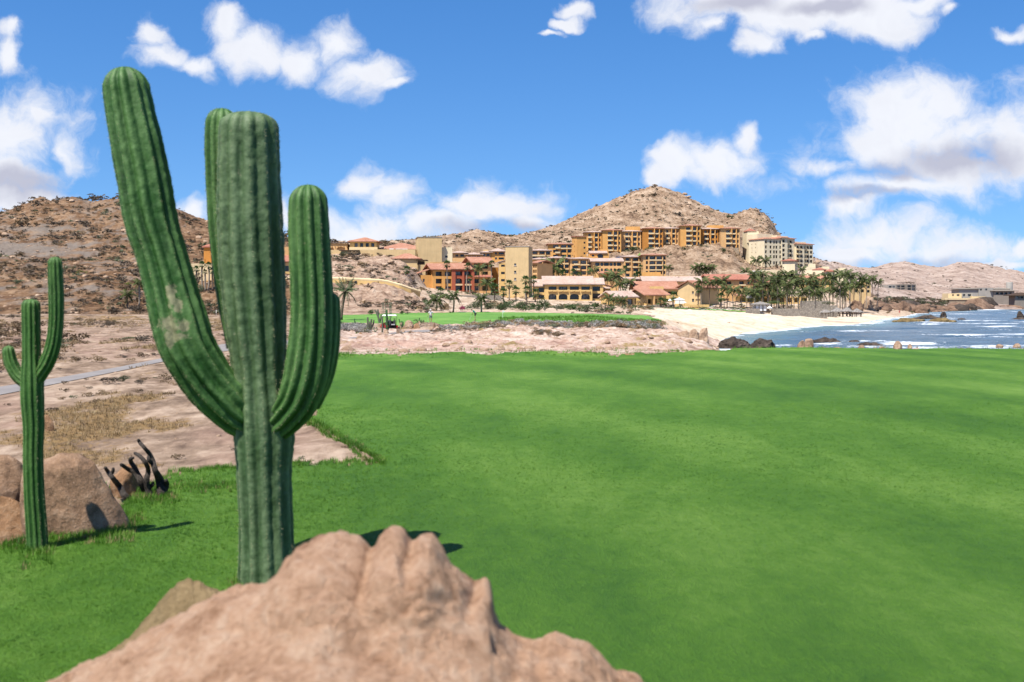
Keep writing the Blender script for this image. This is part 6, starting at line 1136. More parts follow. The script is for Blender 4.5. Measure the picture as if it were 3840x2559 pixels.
# longer unmown grass where the mower cannot reach: round the boulders, the small cactus and the dead cactus
r = np.random.default_rng(77); px = []; Yq = []
for (x, w, Yc, n_) in [(142, 60, 9.25, 260), (310, 190, 9.9, 900), (480, 60, 10.6, 260), (0, 140, 9.6, 500), (580, 90, 11.7, 420), (1000, 130, 8.1, 300), (640, 260, 12.4, 500)]:
    px.append(x + w * r.uniform(-1, 1, n_)); Yq.append(Yc + r.normal(0, .22, n_))
px = np.concatenate(px); Yq = np.concatenate(Yq); grass('unmown_grass', px, Yq, r.uniform(.03, .085, len(px)), 78, [M['blade'], M['straw']], [.88, .12])

r = np.random.default_rng(91); px = r.uniform(3235, 3720, 420); Yq = np.interp(px, [3235, 3330, 3500, 3620, 3720], [395, 430, 500, 555, 640]) + r.uniform(-22, 50, 420)
P_ = np.stack([(px - CX) * Yq / F, Yq, np.maximum(ter(px, Yq), SEA - .3)], 1); scatter('shore_rubble', rk, P_, r.gamma(2., .75, 420) * (Yq / 480), [M['headland'], M['seadark']], r.choice(2, 420, p=[.8, .2]), seed=91)
r = np.random.default_rng(92); px = r.uniform(3240, 3560, 260); Yq = np.interp(px, [3240, 3560], [400, 560]) + r.uniform(20, 110, 260)
P_ = np.stack([(px - CX) * Yq / F, Yq, ter(px, Yq)], 1); s = r.uniform(.7, 1.8, 260); scatter('shore_scrub', sbf, P_, np.stack([s * 1.5, s * 1.5, s], 1), [M['darkscrub'], M['rust'], M['olive']], r.choice(3, 260), seed=92)

q, P_, r = pick(inview & (RG == 0) & (YY > 14) & (YY < 180) & (np.abs(PYY - np.interp(PX, PATHC[:, 0], PATHC[:, 1])) > 1.4 * np.interp(PX, PATHC[:, 0], PATHC[:, 2])) & (nB > -.02), 420, 95); sz = r.gamma(3, .045, len(q)) * np.clip(P_[:, 1] / 45, .45, 2.2)
scatter('plain_scrub', sbd, P_, np.stack([sz * 1.8, sz * 1.8, sz], 1), [M['drybush'], M['rust'], M['darkscrub'], M['olive']], r.choice(4, len(q), p=[.4, .3, .2, .1]), seed=95)
# ------------------------------------------------------------------ shore rocks
r_ = rock
r_('outcrop', 'low tan rock ledge running into the two peaked rocks by the beach', 2478, 2610, 1240, 1284, 98, M['beachrock'], 101, .6, 5, None, 'rock', 0, 14, .22, .06)
r_('outcrop', 'left peaked tan rock at the end of the pale shelf by the beach', 2572, 2630, 1234, 1284, 96, M['beachrock'], 102, .9, 5, None, 'rock', .4, 14, .25, .06)
r_('outcrop', 'right and tallest peaked tan rock nearest the water on the shelf', 2618, 2664, 1229, 1286, 94, M['beachrock'], 117, .9, 5, None, 'rock', .9, 14, .2, .06)
r_('sea_rock', 'long dark wet rock beside the tan peaked rocks', 2690, 2830, 1262, 1300, 108, M['seadark'], 104, .5, 5, None, 'rock', 0, 12, .35, .16)
r_('sea_rock', 'dark wet rock at the water behind the boulders on the lawn edge', 2800, 2925, 1268, 1304, 100, M['seadark'], 105, .5, 5, None, 'rock', 0, 12, .35, .16)
r_('sea_rock', 'black low rock in the sea, biggest of those near the lawn', 3036, 3170, 1264, 1288, 149, M['seadark'], 106, .5, 5, None, 'rock', 0, 12, .35, .16)
r_('sea_rock', 'small black rock in the sea just right of the biggest low one', 3178, 3226, 1275, 1288, 148, M['seadark'], 107, .6, 4, None, 'rock', 0, 12, .2, .06)
r_('sea_rock', 'flat black rock in the sea behind the pale boulders', 3205, 3322, 1283, 1302, 136, M['seadark'], 108, .5, 5, None, 'rock', 0, 12, .35, .16)
for i, q in enumerate([('tall pale boulder on the lawn edge, right one of the pair', 3012, 3052, 1270, 1312, 52), ('rounder pale boulder on the lawn edge, left one of the pair', 2986, 3024, 1276, 1312, 52.5), ('low pale boulder at the lawn edge between the pair and the sea rock', 3214, 3250, 1294, 1310, 52), ('whitish block shaped boulder on the lawn edge', 3344, 3388, 1279, 1306, 53), ('small pointed boulder right of the whitish block', 3402, 3422, 1290, 1306, 53), ('low pale rock near the right end of the lawn edge', 3734, 3764, 1291, 1302, 52), ('pale rock at the far right end of the lawn edge', 3798, 3828, 1288, 1301, 52), ('flat pale rock in the lawn edge left of the whitish block', 3294, 3320, 1299, 1310, 51.5), ('flat stone on the lawn edge by the dark wet rocks', 3120, 3160, 1302, 1312, 51)]):
    r_('boulder', q[0], *q[1:5], q[5], M['beachrock'], 120 + i, .8, 4, None, 'boulder', i * .5, 11, .15, .03, .3)
r_('sea_rock', 'ochre tidal rock reef stretching from the beach into the bay', 3345, 3480, 1192, 1212, 272, M['algae'], 140, .5, 5, None, 'rock', 0, 10, .4, .2)
r_('sea_rock', 'ochre outer end of the tidal reef in the bay', 3460, 3590, 1191, 1210, 278, M['algae'], 141, .5, 5, None, 'rock', 0, 10, .4, .2)
r_('sea_rock', 'dark back ridge of the tidal reef', 3424, 3530, 1180, 1199, 318, M['seadark'], 142, .5, 5, None, 'rock', 0, 10, .4, .2)
r_('sea_rock', 'dark tooth shaped rock standing on the tidal reef', 3520, 3554, 1169, 1194, 335, M['seadark'], 143, .7, 5, None, 'rock', .5, 12, .25, .06)
r_('sea_rock', 'scattered low dark rock off the tip of the reef', 3584, 3630, 1193, 1204, 300, M['seadark'], 144, .6, 4, None, 'rock', 0, 10, .25, .06)
for i, q in enumerate([('brown rocky mound left of the orange outcrop', 3176, 3238, 1126, 1164, 345, 'headland'), ('orange crumbling outcrop above the beach corner', 3228, 3296, 1110, 1168, 385, 'beachrock'), ('left brown headland rock above the reef', 3288, 3360, 1140, 1182, 425, 'headland'), ('tallest brown headland rock above the reef', 3340, 3424, 1128, 1182, 436, 'headland'), ('right dark headland rock above the reef', 3402, 3498, 1141, 1182, 442, 'headland'), ('far brown shore rock between headland and breaking wave', 3486, 3622, 1146, 1174, 525, 'headland'), ('dark shore rock where the wave breaks', 3604, 3680, 1137, 1168, 545, 'seadark'), ('low dark shore rocks under the thatched lounge', 3700, 3860, 1144, 1160, 640, 'headland'), ('flat dark shore rocks beyond the breaking wave', 3668, 3730, 1146, 1162, 610, 'seadark')]):
    r_('headland_rock', q[0], *q[1:6], M[q[6]], 150 + i, .6, 5, None, 'rock', i * .3, 12, .34, .14, .3)
r_('sea_rock', 'lone upright dark rock in the sea at the right edge', 3808, 3842, 1166, 1202, 320, M['seadark'], 161, .8, 5, None, 'rock', .4, 12, .2, .06)
r_('sea_rock', 'flat dark rock at the foot of the lone upright rock', 3770, 3860, 1190, 1204, 312, M['seadark'], 162, .5, 4, None, 'rock', 0, 12, .2, .06)
# ------------------------------------------------------------------ rocks and cacti by the cart path
for i, q in enumerate([('cracked brown boulder on the sand left of the golfer in white', 1549, 1577, 1213, 1232, 124, 'rustrock'), ('dark small rock beside the cracked brown boulder', 1534, 1546, 1221, 1232, 124, 'granite'), ('big pale dome boulder on the sand before the green', 1510, 1554, 1201, 1224, 128, 'beachrock'), ('pale pointed rock beside the leaning little cactus', 1566, 1580, 1203, 1216, 129, 'beachrock'), ('left flat rock on the sand in front of the golfer in white', 1606, 1628, 1225, 1236, 121, 'beachrock'), ('right rounded rock on the sand in front of the golfer in white', 1630, 1654, 1220, 1234, 122, 'beachrock'), ('dark upright brown stump rock between the two sand rocks', 1623, 1634, 1209, 1230, 122, 'granite'), ('tan rock on the sand left of the cart path', 1306, 1330, 1257, 1271, 101, 'beachrock'), ('pointed tan rock on the near edge of the cart path', 1529, 1553, 1248, 1263, 106, 'beachrock'), ('pale flat rock below the golf cart', 1435, 1466, 1247, 1259, 112, 'beachrock'), ('orange rock behind the round grey shrub', 1342, 1364, 1247, 1258, 108, 'rustrock'), ('tan boulder under the front of the golf cart', 1436, 1460, 1235, 1250, 117, 'beachrock'), ('tan boulder beside the square sign block', 1504, 1522, 1238, 1251, 116, 'beachrock'), ('pink boulder behind the ring shaped cactus', 1410, 1430, 1218, 1236, 128, 'beachrock'), ('tan boulder at the foot of the grey cactus pair', 1386, 1402, 1239, 1250, 116, 'beachrock')]):
    r_('boulder', q[0], *q[1:6], M[q[6]], 170 + i, .8, 4, None, 'boulder', i * .7, 10, .15, .03, .3)
mcg = cactus_mat('weathered_cactus_skin', None, (.075, .085, .055), (.16, .15, .105), 1.5); mcg2 = cactus_mat('green_cactus_skin', None, (.03, .085, .025), (.08, .15, .05), 1.5)
def fcactus(label, Y, m, cols, ribs=8):
    c0 = cols[0]; root = empty('cactus', W(c0[0][0], c0[0][1], Y), label, 'cactus')
    for i, c in enumerate(cols): cyl('trunk' if i == 0 else 'arm', [(x, y, rr, Y + .25 * i) for x, y, rr in c], Y, ribs, root, m, .16, int(c0[0][0]) + i, False, None, 0, .03)
fcactus('grey columnar cactus cluster left of the golf cart', 118, mcg, [[(1380, 1250, 3.6), (1379, 1220, 3.6), (1379, 1189, 3)], [(1387, 1252, 3.6), (1390, 1225, 3.6), (1393, 1196, 3.2)], [(1390, 1232, 3), (1399, 1218, 3.2), (1402, 1199, 2.6)], [(1383, 1232, 2.6), (1385, 1215, 2.6), (1386, 1205, 2)]])
fcactus('forked grey cactus standing behind the golf cart', 139, mcg, [[(1424, 1218, 4), (1420, 1195, 3.8), (1414, 1178, 3.4), (1407, 1162, 3)], [(1421, 1205, 3.4), (1418, 1185, 3.4), (1417, 1160, 3)], [(1424, 1210, 3), (1428, 1195, 2.6), (1429, 1180, 2.2)]])
fcactus('slim grey cactus column at the left front of the golf cart', 117, mcg, [[(1433, 1254, 3.2), (1434, 1220, 3.2), (1433, 1187, 2.6)]])
fcactus('tallest grey green cactus column right in front of the golf cart', 117.5, mcg2, [[(1451, 1243, 4), (1450, 1205, 4), (1450, 1161, 3.6)], [(1454, 1240, 2.6), (1458, 1225, 2.8), (1457, 1211, 2.2)]])
fcactus('small dark green three armed cactus on the grey shrubs', 122, mcg2, [[(1331, 1228, 2.2), (1330, 1212, 2.2), (1329, 1195, 1.8)], [(1330, 1222, 1.6), (1324, 1218, 1.7), (1323, 1208, 1.4)], [(1331, 1224, 1.6), (1333, 1217, 1.7), (1334, 1205, 1.4)]], 6)
fcactus('dark green many armed cactus right of the golf cart', 124, mcg2, [[(1506, 1232, 2.4), (1500, 1212, 2.4), (1496, 1196, 2)], [(1506, 1226, 2), (1505, 1212, 2), (1504, 1204, 1.6)], [(1507, 1228, 2), (1509, 1215, 2), (1508, 1204, 1.6)], [(1507, 1228, 2), (1512, 1220, 2), (1512, 1207, 1.6)]], 6)
fcactus('little leaning dark cactus on the edge of the sand', 129, mcg2, [[(1579, 1214, 2.2), (1575, 1203, 2.2), (1572, 1192, 1.8)]], 6)
fcactus('lone slim cactus pole in front of the yellow hotel left wing', 232, mcg, [[(2042, 1174, 2.2), (2042, 1160, 2.2), (2042, 1142, 1.8)]], 6)
fcactus('slim cactus pole before the second arch of the yellow hotel', 236, mcg, [[(2088, 1172, 2.2), (2088, 1160, 2.2), (2087, 1143, 1.8)]], 6)
rg = empty('cactus', W(1410, 1249, 116), 'ring shaped dark cactus with two curved arms left of the golf cart', 'cactus')
cyl('trunk', [(1406, 1251, 4.2), (1406, 1246, 4.6), (1406, 1239, 3.6)], 116, 8, rg, mcg, .1, 3); cyl('arm', [(1405, 1242, 1.6), (1402, 1235, 1.5), (1403, 1227, 1.4)], 116, 6, rg, mcg2, .1, 4); cyl('arm', [(1409, 1244, 1.6), (1414, 1238, 1.6), (1413, 1230, 1.5), (1409, 1227, 1.2)], 116, 6, rg, mcg2, .1, 5)
# steel ladder frame
Yf = 152; fr_ = empty('ladder_frame', W(1450, 1190, Yf), 'green steel ladder frame rising behind the golf cart', 'steel frame'); L_ = lambda px, py: (W(px, py, Yf) - fr_.location)
for x in (1433, 1439, 1446, 1461, 1464, 1468):
    mb = MB(); mb.tube([L_(x, 1192), L_(x, 1134)], .035, 5); mb.build('post', M['greensteel'], fr_)
for a, b, ys in ((1433, 1439, (1140, 1148, 1156)), (1439, 1446, (1162, 1169, 1176, 1183)), (1461, 1468, (1140, 1149, 1166, 1175)), (1433, 1468, (1155,))):
    for y in ys: mb = MB(); mb.tube([L_(a, y), L_(b, y)], .028, 5); mb.build('rung', M['greensteel'], fr_)
# sign post, block
sp_ = empty('sign_post', W(1503, 1252, 114), 'short wooden post with a small box on top by the cart path', 'post'); mb = MB().box(-.05, .05, -.05, .05, 0, 1.0); mb.build('post', M['palewood'], sp_); mb = MB().box(-.12, .12, -.1, .1, .96, 1.14); mb.build('box', M['palewood'], sp_)
sq = empty('stone_sign', W(1493, 1254, 114), 'square tan stone block with dark top edge by the cart path', 'sign'); mb = MB().box(-.17, .17, -.12, .12, 0, .62); mb.build('block', M['beachrock'], sq); mb = MB().box(-.19, .19, -.14, .14, .62, .67); mb.build('cap', M['wood'], sq)
for x in (769, 811, 830): o = empty('fence_post', W(x, 1178, 184), {769: 'leftmost thin white post', 811: 'middle thin white post', 830: 'right thin white post, touching the big cactus trunk'}[x] + ' at the foot of the arched terrace', 'post'); MB().box(-.05, .05, -.05, .05, -.3, .68).build('post', M['white'], o)
fl = empty('flagstick', G(1885, 150), 'white golf flagstick standing on the far green', 'flagstick'); mb = MB(); mb.tube([(0, 0, 0), (0, 0, 1.15)], .022, 6); mb.build('pole', M['canvas'], fl); mb = MB(); mb.add([(0, 0, 1.14), (.32, .03, 1.02), (.30, .03, .94), (0, 0, .86), (0, .02, 1.14), (.32, .05, 1.02), (.30, .05, .94), (0, .02, .86)], [(0, 1, 2, 3), (7, 6, 5, 4), (0, 4, 5, 1), (2, 6, 7, 3)]); mb.build('flag', M['canvas'], fl)
# ------------------------------------------------------------------ people
def plain(name, c, rough=.8): m, n, b = mat(name); t = coords(n); n.links.new(ramp(n, noise(n, t, 14, 3), [(.3, tuple(q * .8 for q in c)), (.7, c)]), b.inputs['Base Color']); b.inputs['Roughness'].default_value = rough; return m
M['skin'] = plain('skin', (.36, .20, .13), .6); M['shirtw'] = plain('white_cotton', (.62, .62, .63)); M['teal'] = plain('teal_cotton', (.02, .25, .20)); M['greyshort'] = plain('grey_cotton', (.17, .18, .19)); M['black'] = plain('black_cloth', (.018, .018, .02)); M['redc'] = plain('red_paint_gloss', (.42, .025, .025), .35); M['hair'] = plain('dark_hair', (.03, .022, .016))
def skin(name, verts, edges, parent, m, lev=2):
    me = bpy.data.meshes.new(name); me.from_pydata([v[:3] for v in verts], edges, []); o = bpy.data.objects.new(name, me); C.objects.link(o); o.parent = parent; me.materials.append(m)
    s = o.modifiers.new('skin', 'SKIN'); s.use_smooth_shade = True
    for i, v in enumerate(verts): q = me.skin_vertices[0].data[i]; rr = v[3] if len(v) > 3 else .05; q.radius = (rr, v[4] if len(v) > 4 else rr); q.use_root = (i == 0)
    b = o.modifiers.new('sub', 'SUBSURF'); b.levels = lev; b.render_levels = lev
    return o
def person(px, Y, label, J, shirt, shorts, cap, rz=0, base=None, legs=True):
    root = empty('person', base or G(px, Y), label, 'person', None, rz); V = []; E = []
    def a(p, r, par=None, r2=None): V.append((*p, r, r2 or r)); 
    def add(p, r, par, r2=None): V.append((*p, r, r2 or r)); i = len(V) - 1; (E.append((par, i)) if par is not None else None); return i
    pel = add(J['pel'], .13, None, .1); che = add(J['che'], .14, pel, .1); nk = add(J['nk'], .055, che); hb = add(J['hb'], .085, nk); ht = add(J['ht'], .082, hb)
    for s in 'LR':
        sh = add(J['sh' + s], .06, che); el = add(J['el' + s], .04, sh); wr = add(J['wr' + s], .028, el); add(J['hd' + s], .034, wr, .02)
        hp = add(J['hp' + s], .09, pel); kn = add(J['kn' + s], .058, hp); an = add(J['an' + s], .036, kn); add(J['to' + s], .034, an)
    skin('body', V, E, root, M['skin'])
    lp = lambda p, q, t: tuple(p[i] + (q[i] - p[i]) * t for i in range(3))
    V2 = [(*J['pel'], .155, .12), (*lp(J['pel'], J['che'], .5), .15, .115), (*J['che'], .165, .115), (*lp(J['che'], J['nk'], .7), .075)]; E2 = [(0, 1), (1, 2), (2, 3)]
    for s in 'LR': V2 += [(*J['sh' + s], .078), (*lp(J['sh' + s], J['el' + s], .75), .066)]; n = len(V2); E2 += [(2, n - 2), (n - 2, n - 1)]
    skin('shirt', V2, E2, root, shirt)
    V3 = [(*J['pel'], .15, .115)]; E3 = []
    for s in 'LR': V3 += [(*J['hp' + s], .105), (*lp(J['hp' + s], J['kn' + s], .85), .09)]; n = len(V3); E3 += [(0, n - 2), (n - 2, n - 1)]
    skin('shorts', V3, E3, root, shorts)
    hc = Vector(lp(J['hb'], J['ht'], .6)); up = (Vector(J['ht']) - Vector(J['hb'])).normalized(); fw = Vector(J['fw'])
    mb = MB(); n = 12; sdv = up.cross(fw).normalized()
    rings = [(.0, .108), (.05, .105), (.09, .075), (.105, .01)]; vs = [hc + up * (h + .0) + (fw * math.cos(6.283 * k / n) + sdv * math.sin(6.283 * k / n)) * q for h, q in rings for k in range(n)]
    mb.add(vs, [(i * n + k, i * n + (k + 1) % n, (i + 1) * n + (k + 1) % n, (i + 1) * n + k) for i in range(3) for k in range(n)])
    bv = [hc + fw * .09 + sdv * .08, hc + fw * .19 + sdv * .06 - up * .02, hc + fw * .19 - sdv * .06 - up * .02, hc + fw * .09 - sdv * .08]; mb.add(bv + [v + up * .012 for v in bv], [(0, 1, 2, 3), (7, 6, 5, 4), (0, 4, 5, 1), (1, 5, 6, 2), (2, 6, 7, 3)]); mb.build('cap', cap, root, True)
    fc = hc - up * .05; mb = MB(); mb.add([fc + fw * .08 + up * .03, fc + fw * .08 + sdv * .018 - up * .015, fc + fw * .08 - sdv * .018 - up * .015, fc + fw * .115 - up * .015], [(0, 1, 3), (0, 3, 2), (1, 2, 3)])
    for s in (-1, 1): mb.add([fc + sdv * s * .085 + up * .03, fc + sdv * s * .10 + up * .02 - fw * .02, fc + sdv * s * .10 - up * .03 - fw * .015, fc + sdv * s * .085 - up * .03], [(0, 1, 2, 3)])
    mb.build('face', M['skin'], root)
    mb = MB()
    for s in (-1, 1): mb.lathe([(.001, -.01), (.011, 0), (.001, .01)], 6, 0, tuple(fc + fw * .083 + sdv * s * .032 + up * .02))
    mb.build('eyes', M['hair'], root)
    for s in 'LR':
        mb = MB(); h = Vector(J['hd' + s]); d = (h - Vector(J['wr' + s])).normalized(); w = d.cross(fw if abs(d.dot(fw)) < .8 else up).normalized(); q = d.cross(w)
        for i, (o_, l) in enumerate(((-.027, .06), (-.009, .07), (.009, .066), (.026, .052))): p = h + w * o_ + d * .015; mb.tube([p, p + d * l * .5 + q * .008, p + d * l * .8 + q * .03], [.009, .008, .006], 5)
        p = h - d * .02 + w * .03; mb.tube([p, p + w * .03 + d * .02, p + w * .035 + d * .045 + q * .01], [.011, .009, .007], 5); mb.build('fingers', M['skin'], root, True)
        an, to = Vector(J['an' + s]), Vector(J['to' + s]); d = (to - an); d.z = 0; d.normalize(); w = Vector((-d.y, d.x, 0)); b0 = Vector((an.x, an.y, 0)) - d * .08
        if legs: mb = MB(); mb.add([b0 + w * .04, b0 - w * .04, b0 + d * .28 - w * .045, b0 + d * .28 + w * .045, b0 + w * .036 + Vector((0, 0, .11)), b0 - w * .036 + Vector((0, 0, .11)), b0 + d * .26 - w * .04 + Vector((0, 0, .05)), b0 + d * .26 + w * .04 + Vector((0, 0, .05))], [(0, 3, 2, 1), (4, 5, 6, 7), (0, 1, 5, 4), (1, 2, 6, 5), (2, 3, 7, 6), (3, 0, 4, 7)]); mb.build('shoe', M['black'], root)
    return root
J1 = dict(pel=(0, 0, .95), che=(0, 0, 1.28), nk=(0, -.01, 1.47), hb=(-.01, -.03, 1.56), ht=(-.02, -.05, 1.68), fw=(-.25, -.95, -.1), shL=(-.19, 0, 1.40), elL=(-.31, 0, 1.14), wrL=(-.33, -.06, .9), hdL=(-.33, -.08, .82), shR=(.19, 0, 1.40), elR=(.38, .06, 1.17), wrR=(.23, -.05, 1.0), hdR=(.17, -.09, .98), hpL=(-.1, 0, .9), knL=(-.12, -.02, .5), anL=(-.09, .02, .1), toL=(-.13, -.13, .05), hpR=(.1, 0, .9), knR=(.12, -.02, .5), anR=(.1, .02, .1), toR=(.14, -.13, .05))
p1 = person(1615, 141, 'man in white shirt and grey shorts standing hand on hip on the far green', J1, M['shirtw'], M['greyshort'], M['shirtw'])
J2 = dict(pel=(.1, 0, .93), che=(-.10, 0, 1.22), nk=(-.23, 0, 1.36), hb=(-.31, 0, 1.38), ht=(-.42, 0, 1.43), fw=(-.55, 0, -.83), shL=(-.16, -.18, 1.3), elL=(-.22, -.15, 1.03), wrL=(-.29, -.04, .82), hdL=(-.31, -.02, .75), shR=(-.16, .18, 1.3), elR=(-.22, .16, 1.03), wrR=(-.28, .05, .86), hdR=(-.30, .03, .79), hpL=(.1, -.1, .9), knL=(.03, -.12, .5), anL=(.08, -.12, .1), toL=(-.1, -.14, .05), hpR=(.1, .1, .9), knR=(.03, .12, .5), anR=(.08, .12, .1), toR=(-.1, .14, .05))
p2 = person(1780, 146, 'golfer in teal shirt and black shorts bent over a putt on the far green', J2, M['teal'], M['black'], M['black'])
def club(p, q, base, label, rz=0):
    o = empty('golf_club', base, label, 'golf club', None, rz); mb = MB(); mb.tube([p, q], [.012, .008], 6); mb.build('shaft', M['whiteframe'], o); mb = MB(); mb.box(q[0] - .09, q[0] + .02, q[1] - .02, q[1] + .02, q[2] - .02, q[2] + .03); mb.build('head', M['metal'], o); mb = MB(); mb.tube([p, tuple(p[i] + (q[i] - p[i]) * .25 for i in range(3))], .016, 6); mb.build('grip', M['black'], o)
club((-.32, -.03, .86), (-.74, -.05, .03), p2.location.copy(), 'putter held by the golfer in teal'); club((-.33, -.1, .9), (-.36, -.12, .04), p1.location.copy(), 'club held upright by the man in white')
JR = {k: v for k, v in J1.items()}; person(3373, 268, 'tiny figure in red on the beach by the headland', JR, M['redc'], M['redc'], M['redc'], 0, W(3373, 1181, 405))
# golf cart
ct = empty('golf_cart', W(1458, 1243, 128), 'black and red golf cart with white roof parked beside the cart path', 'golf cart', None, R(32))
MB().box(-.62, .62, -1.15, 1.15, .28, .44).build('floor', M['black'], ct)
mb = MB(); mb.add([(-.6,.75,.44),(.6,.75,.44),(.6,1.2,.40),(-.6,1.2,.40),(-.58,.7,.95),(.58,.7,.95),(.5,1.12,.72),(-.5,1.12,.72)], [(0,3,2,1),(4,5,6,7),(0,1,5,4),(1,2,6,5),(2,3,7,6),(3,0,4,7)]); mb.build('hood', M['redc'], ct)
for x in (-1, 1): MB().box(.56 * x - .06, .56 * x + .06, -1.15, -.2, .44, .72).build('side_panel', M['redc'], ct)
MB().box(-.55, .55, -.55, -.05, .44, .74).build('seat', M['black'], ct); MB().box(-.55, .55, -.66, -.56, .74, 1.2).build('backrest', M['black'], ct)
mb = MB(); mb.add([(-.6,-.95,1.82),(.6,-.95,1.82),(.6,.6,1.80),(-.6,.6,1.80),(-.5,-.85,1.96),(.5,-.85,1.96),(.5,.5,1.94),(-.5,.5,1.94)], [(0,3,2,1),(4,5,6,7),(0,1,5,4),(1,2,6,5),(2,3,7,6),(3,0,4,7)]); mb.build('roof', M['canvas'], ct)
for x, y0, y1 in ((-.58, -.8, -.95), (.58, -.8, -.95), (-.55, .72, .62), (.55, .72, .62)): mb = MB(); mb.tube([(x, y0, .7), (x, y1, 1.87)], .022, 6); mb.build('post', M['metal'], ct)
for x in (-.5, .5):
    for y in (-.8, .8):
        mb = MB(); pr = [(.06, -.09), (.2, -.09), (.235, -.06), (.235, .06), (.2, .09), (.06, .09)]; n = 18; vs = [(x + d, y + q * math.cos(6.283 * k / n), .235 + q * math.sin(6.283 * k / n)) for q, d in pr for k in range(n)]; mb.add(vs, [(i*n+k, i*n+(k+1) % n, (i+1)*n+(k+1) % n, (i+1)*n+k) for i in range(5) for k in range(n)]); wh = mb.build('wheel', M['black'], ct, True)
        mb = MB(); mb.lathe([(.0, 0), (.11, .0)], 12); mb.v = [(x + (.092 if x > 0 else -.092), y + a, .235 + b) for a, b, c in mb.v]; mb.build('hub', M['whiteframe'], wh)
for x in (-.28, .28):
    mb = MB(); mb.lathe([(.0, 0), (.14, 0), (.15, .3), (.13, .8), (.11, .82), (0, .7)], 12, 0, (x, -.95, .5)); bg_ = mb.build('golf_bag', M['black'], ct, True)
    mb = MB()
    for i in range(5): a = i * 1.25; mb.tube([(x + .06 * math.cos(a), -.95 + .06 * math.sin(a), 1.2), (x + .09 * math.cos(a), -.95 + .09 * math.sin(a), 1.46)], .012, 5); mb.box(x + .09 * math.cos(a) - .03, x + .09 * math.cos(a) + .03, -.97 + .09 * math.sin(a), -.93 + .09 * math.sin(a), 1.44, 1.5)
    mb.build('clubs', M['metal'], bg_)
MB().box(-.2, .2, -1.2, -1.12, .75, .87).build('label_plate', M['canvas'], ct)
mb = MB(); mb.tube([(-.28, .6, .8), (-.28, .35, 1.02)], .025, 6); mb.lathe([(.17, -.012), (.19, 0), (.17, .012)], 14, 0, (-.28, .35, 1.03)); mb.build('steering_wheel', M['black'], ct)
JS = dict(pel=(0, 0, .82), che=(0, -.03, 1.16), nk=(0, 0, 1.35), hb=(0, .02, 1.43), ht=(0, .02, 1.55), fw=(0, 1, 0), shL=(-.19, 0, 1.27), elL=(-.24, .12, 1.03), wrL=(-.2, .34, 1.0), hdL=(-.18, .41, 1.0), shR=(.19, 0, 1.27), elR=(.24, .1, 1.02), wrR=(.18, .3, .92), hdR=(.16, .37, .9), hpL=(-.1, .04, .8), knL=(-.13, .45, .82), anL=(-.13, .5, .5), toL=(-.13, .64, .47), hpR=(.1, .04, .8), knR=(.13, .45, .82), anR=(.13, .5, .5), toR=(.13, .64, .47))
person(0, 0, 'person in white shirt sitting in the golf cart', JS, M['shirtw'], M['black'], M['hair'], R(32), ct.matrix_basis @ Vector((-.28, -.28, .0)), False)
# ------------------------------------------------------------------ beach furniture
M['thatch'] = noisy('grey_thatch', [(.3, (.10, .09, .08)), (.5, (.21, .19, .17)), (.7, (.31, .28, .25))], 4, bs=.9, bd=.1, vs=(1, 1, .3)); M['darkcloth'] = plain('black_shade_cloth', (.02, .02, .022))
for i, (x, r0, y0, y1) in enumerate([(3096, 24, 1160, 1180), (3140, 27, 1153, 1181), (3176, 26, 1151, 1182), (3214, 24, 1156, 1182)]):
    Y = 268 - i; k = Y / F; o = empty('beach_umbrella', W(x, y1 + 1, Y), ['leftmost low grey thatched shelter on the beach', 'second grey thatched shelter from the left on the beach', 'third and highest grey thatched shelter on the beach', 'rightmost grey thatched shelter on the beach beside the brown mound'][i], 'thatched shelter'); h = (y1 - y0) * k
    mb = MB(); rr2 = random.Random(i); prof = [(.02, h), (.3 * r0 * k, h * .86), (.7 * r0 * k, h * .66), (r0 * k, h * .48), (r0 * k * .97, h * .42), (.6 * r0 * k, h * .58), (.02, h * .8)]; mb.lathe(prof, 22); mb.v = [(a * rr2.uniform(.93, 1.07), b * rr2.uniform(.93, 1.07), c + rr2.uniform(-.06, .06)) for a, b, c in mb.v]; mb.build('thatch_roof', M['thatch'], o)
    for a in range(5): an = a * 1.257 + i; mb = MB(); mb.tube([(.7 * r0 * k * math.cos(an), .7 * r0 * k * math.sin(an), -.4), (.7 * r0 * k * math.cos(an), .7 * r0 * k * math.sin(an), h * .62)], .075, 6); mb.build('post', M['wood'], o)
    MB().box(-.9, .9, -.6, .6, .25, .33).build('lounger', M['palewood'], o)
K = Bld('gazebo', 'white curtained beach gazebo with grey thatched hip roof', 2832, 287, 0, 'gazebo'); K.roof('hip', 2832, 2884, 1145, 1135, 4, 'thatch', 0, .35)
for a, m_ in ((2833, 'canvas'), (2847, 'canvas'), (2862, 'canvas')): K.box('curtain', a, a + 12, 1146, 1167, .1, .2, m_)
for a in (2832, 2846, 2861, 2875, 2882): K.box('post', a, a + 1.6, 1145, 1169, -.05, .09, 'wood')
K.box('back_curtain', 2834, 2882, 1146, 1166, 3.6, 3.7, 'canvas'); K.box('deck', 2830, 2886, 1167, 1172, -.4, 4, 'wood')
def parasol(px, pyt, pyb, rad, Y, label, m='canvas'):
    k = Y / F; o = empty('parasol', W(px, pyb, Y), label, 'parasol'); h = (pyb - pyt) * k; mb = MB(); mb.lathe([(.02, h), (rad * k * .5, h * .82), (rad * k, h * .62), (rad * k * .98, h * .56), (.02, h * .9)], 8); mb.build('canopy', M[m], o); mb = MB(); mb.tube([(0, 0, -.3), (0, 0, h)], .04, 6); mb.build('pole', M['wood'], o)
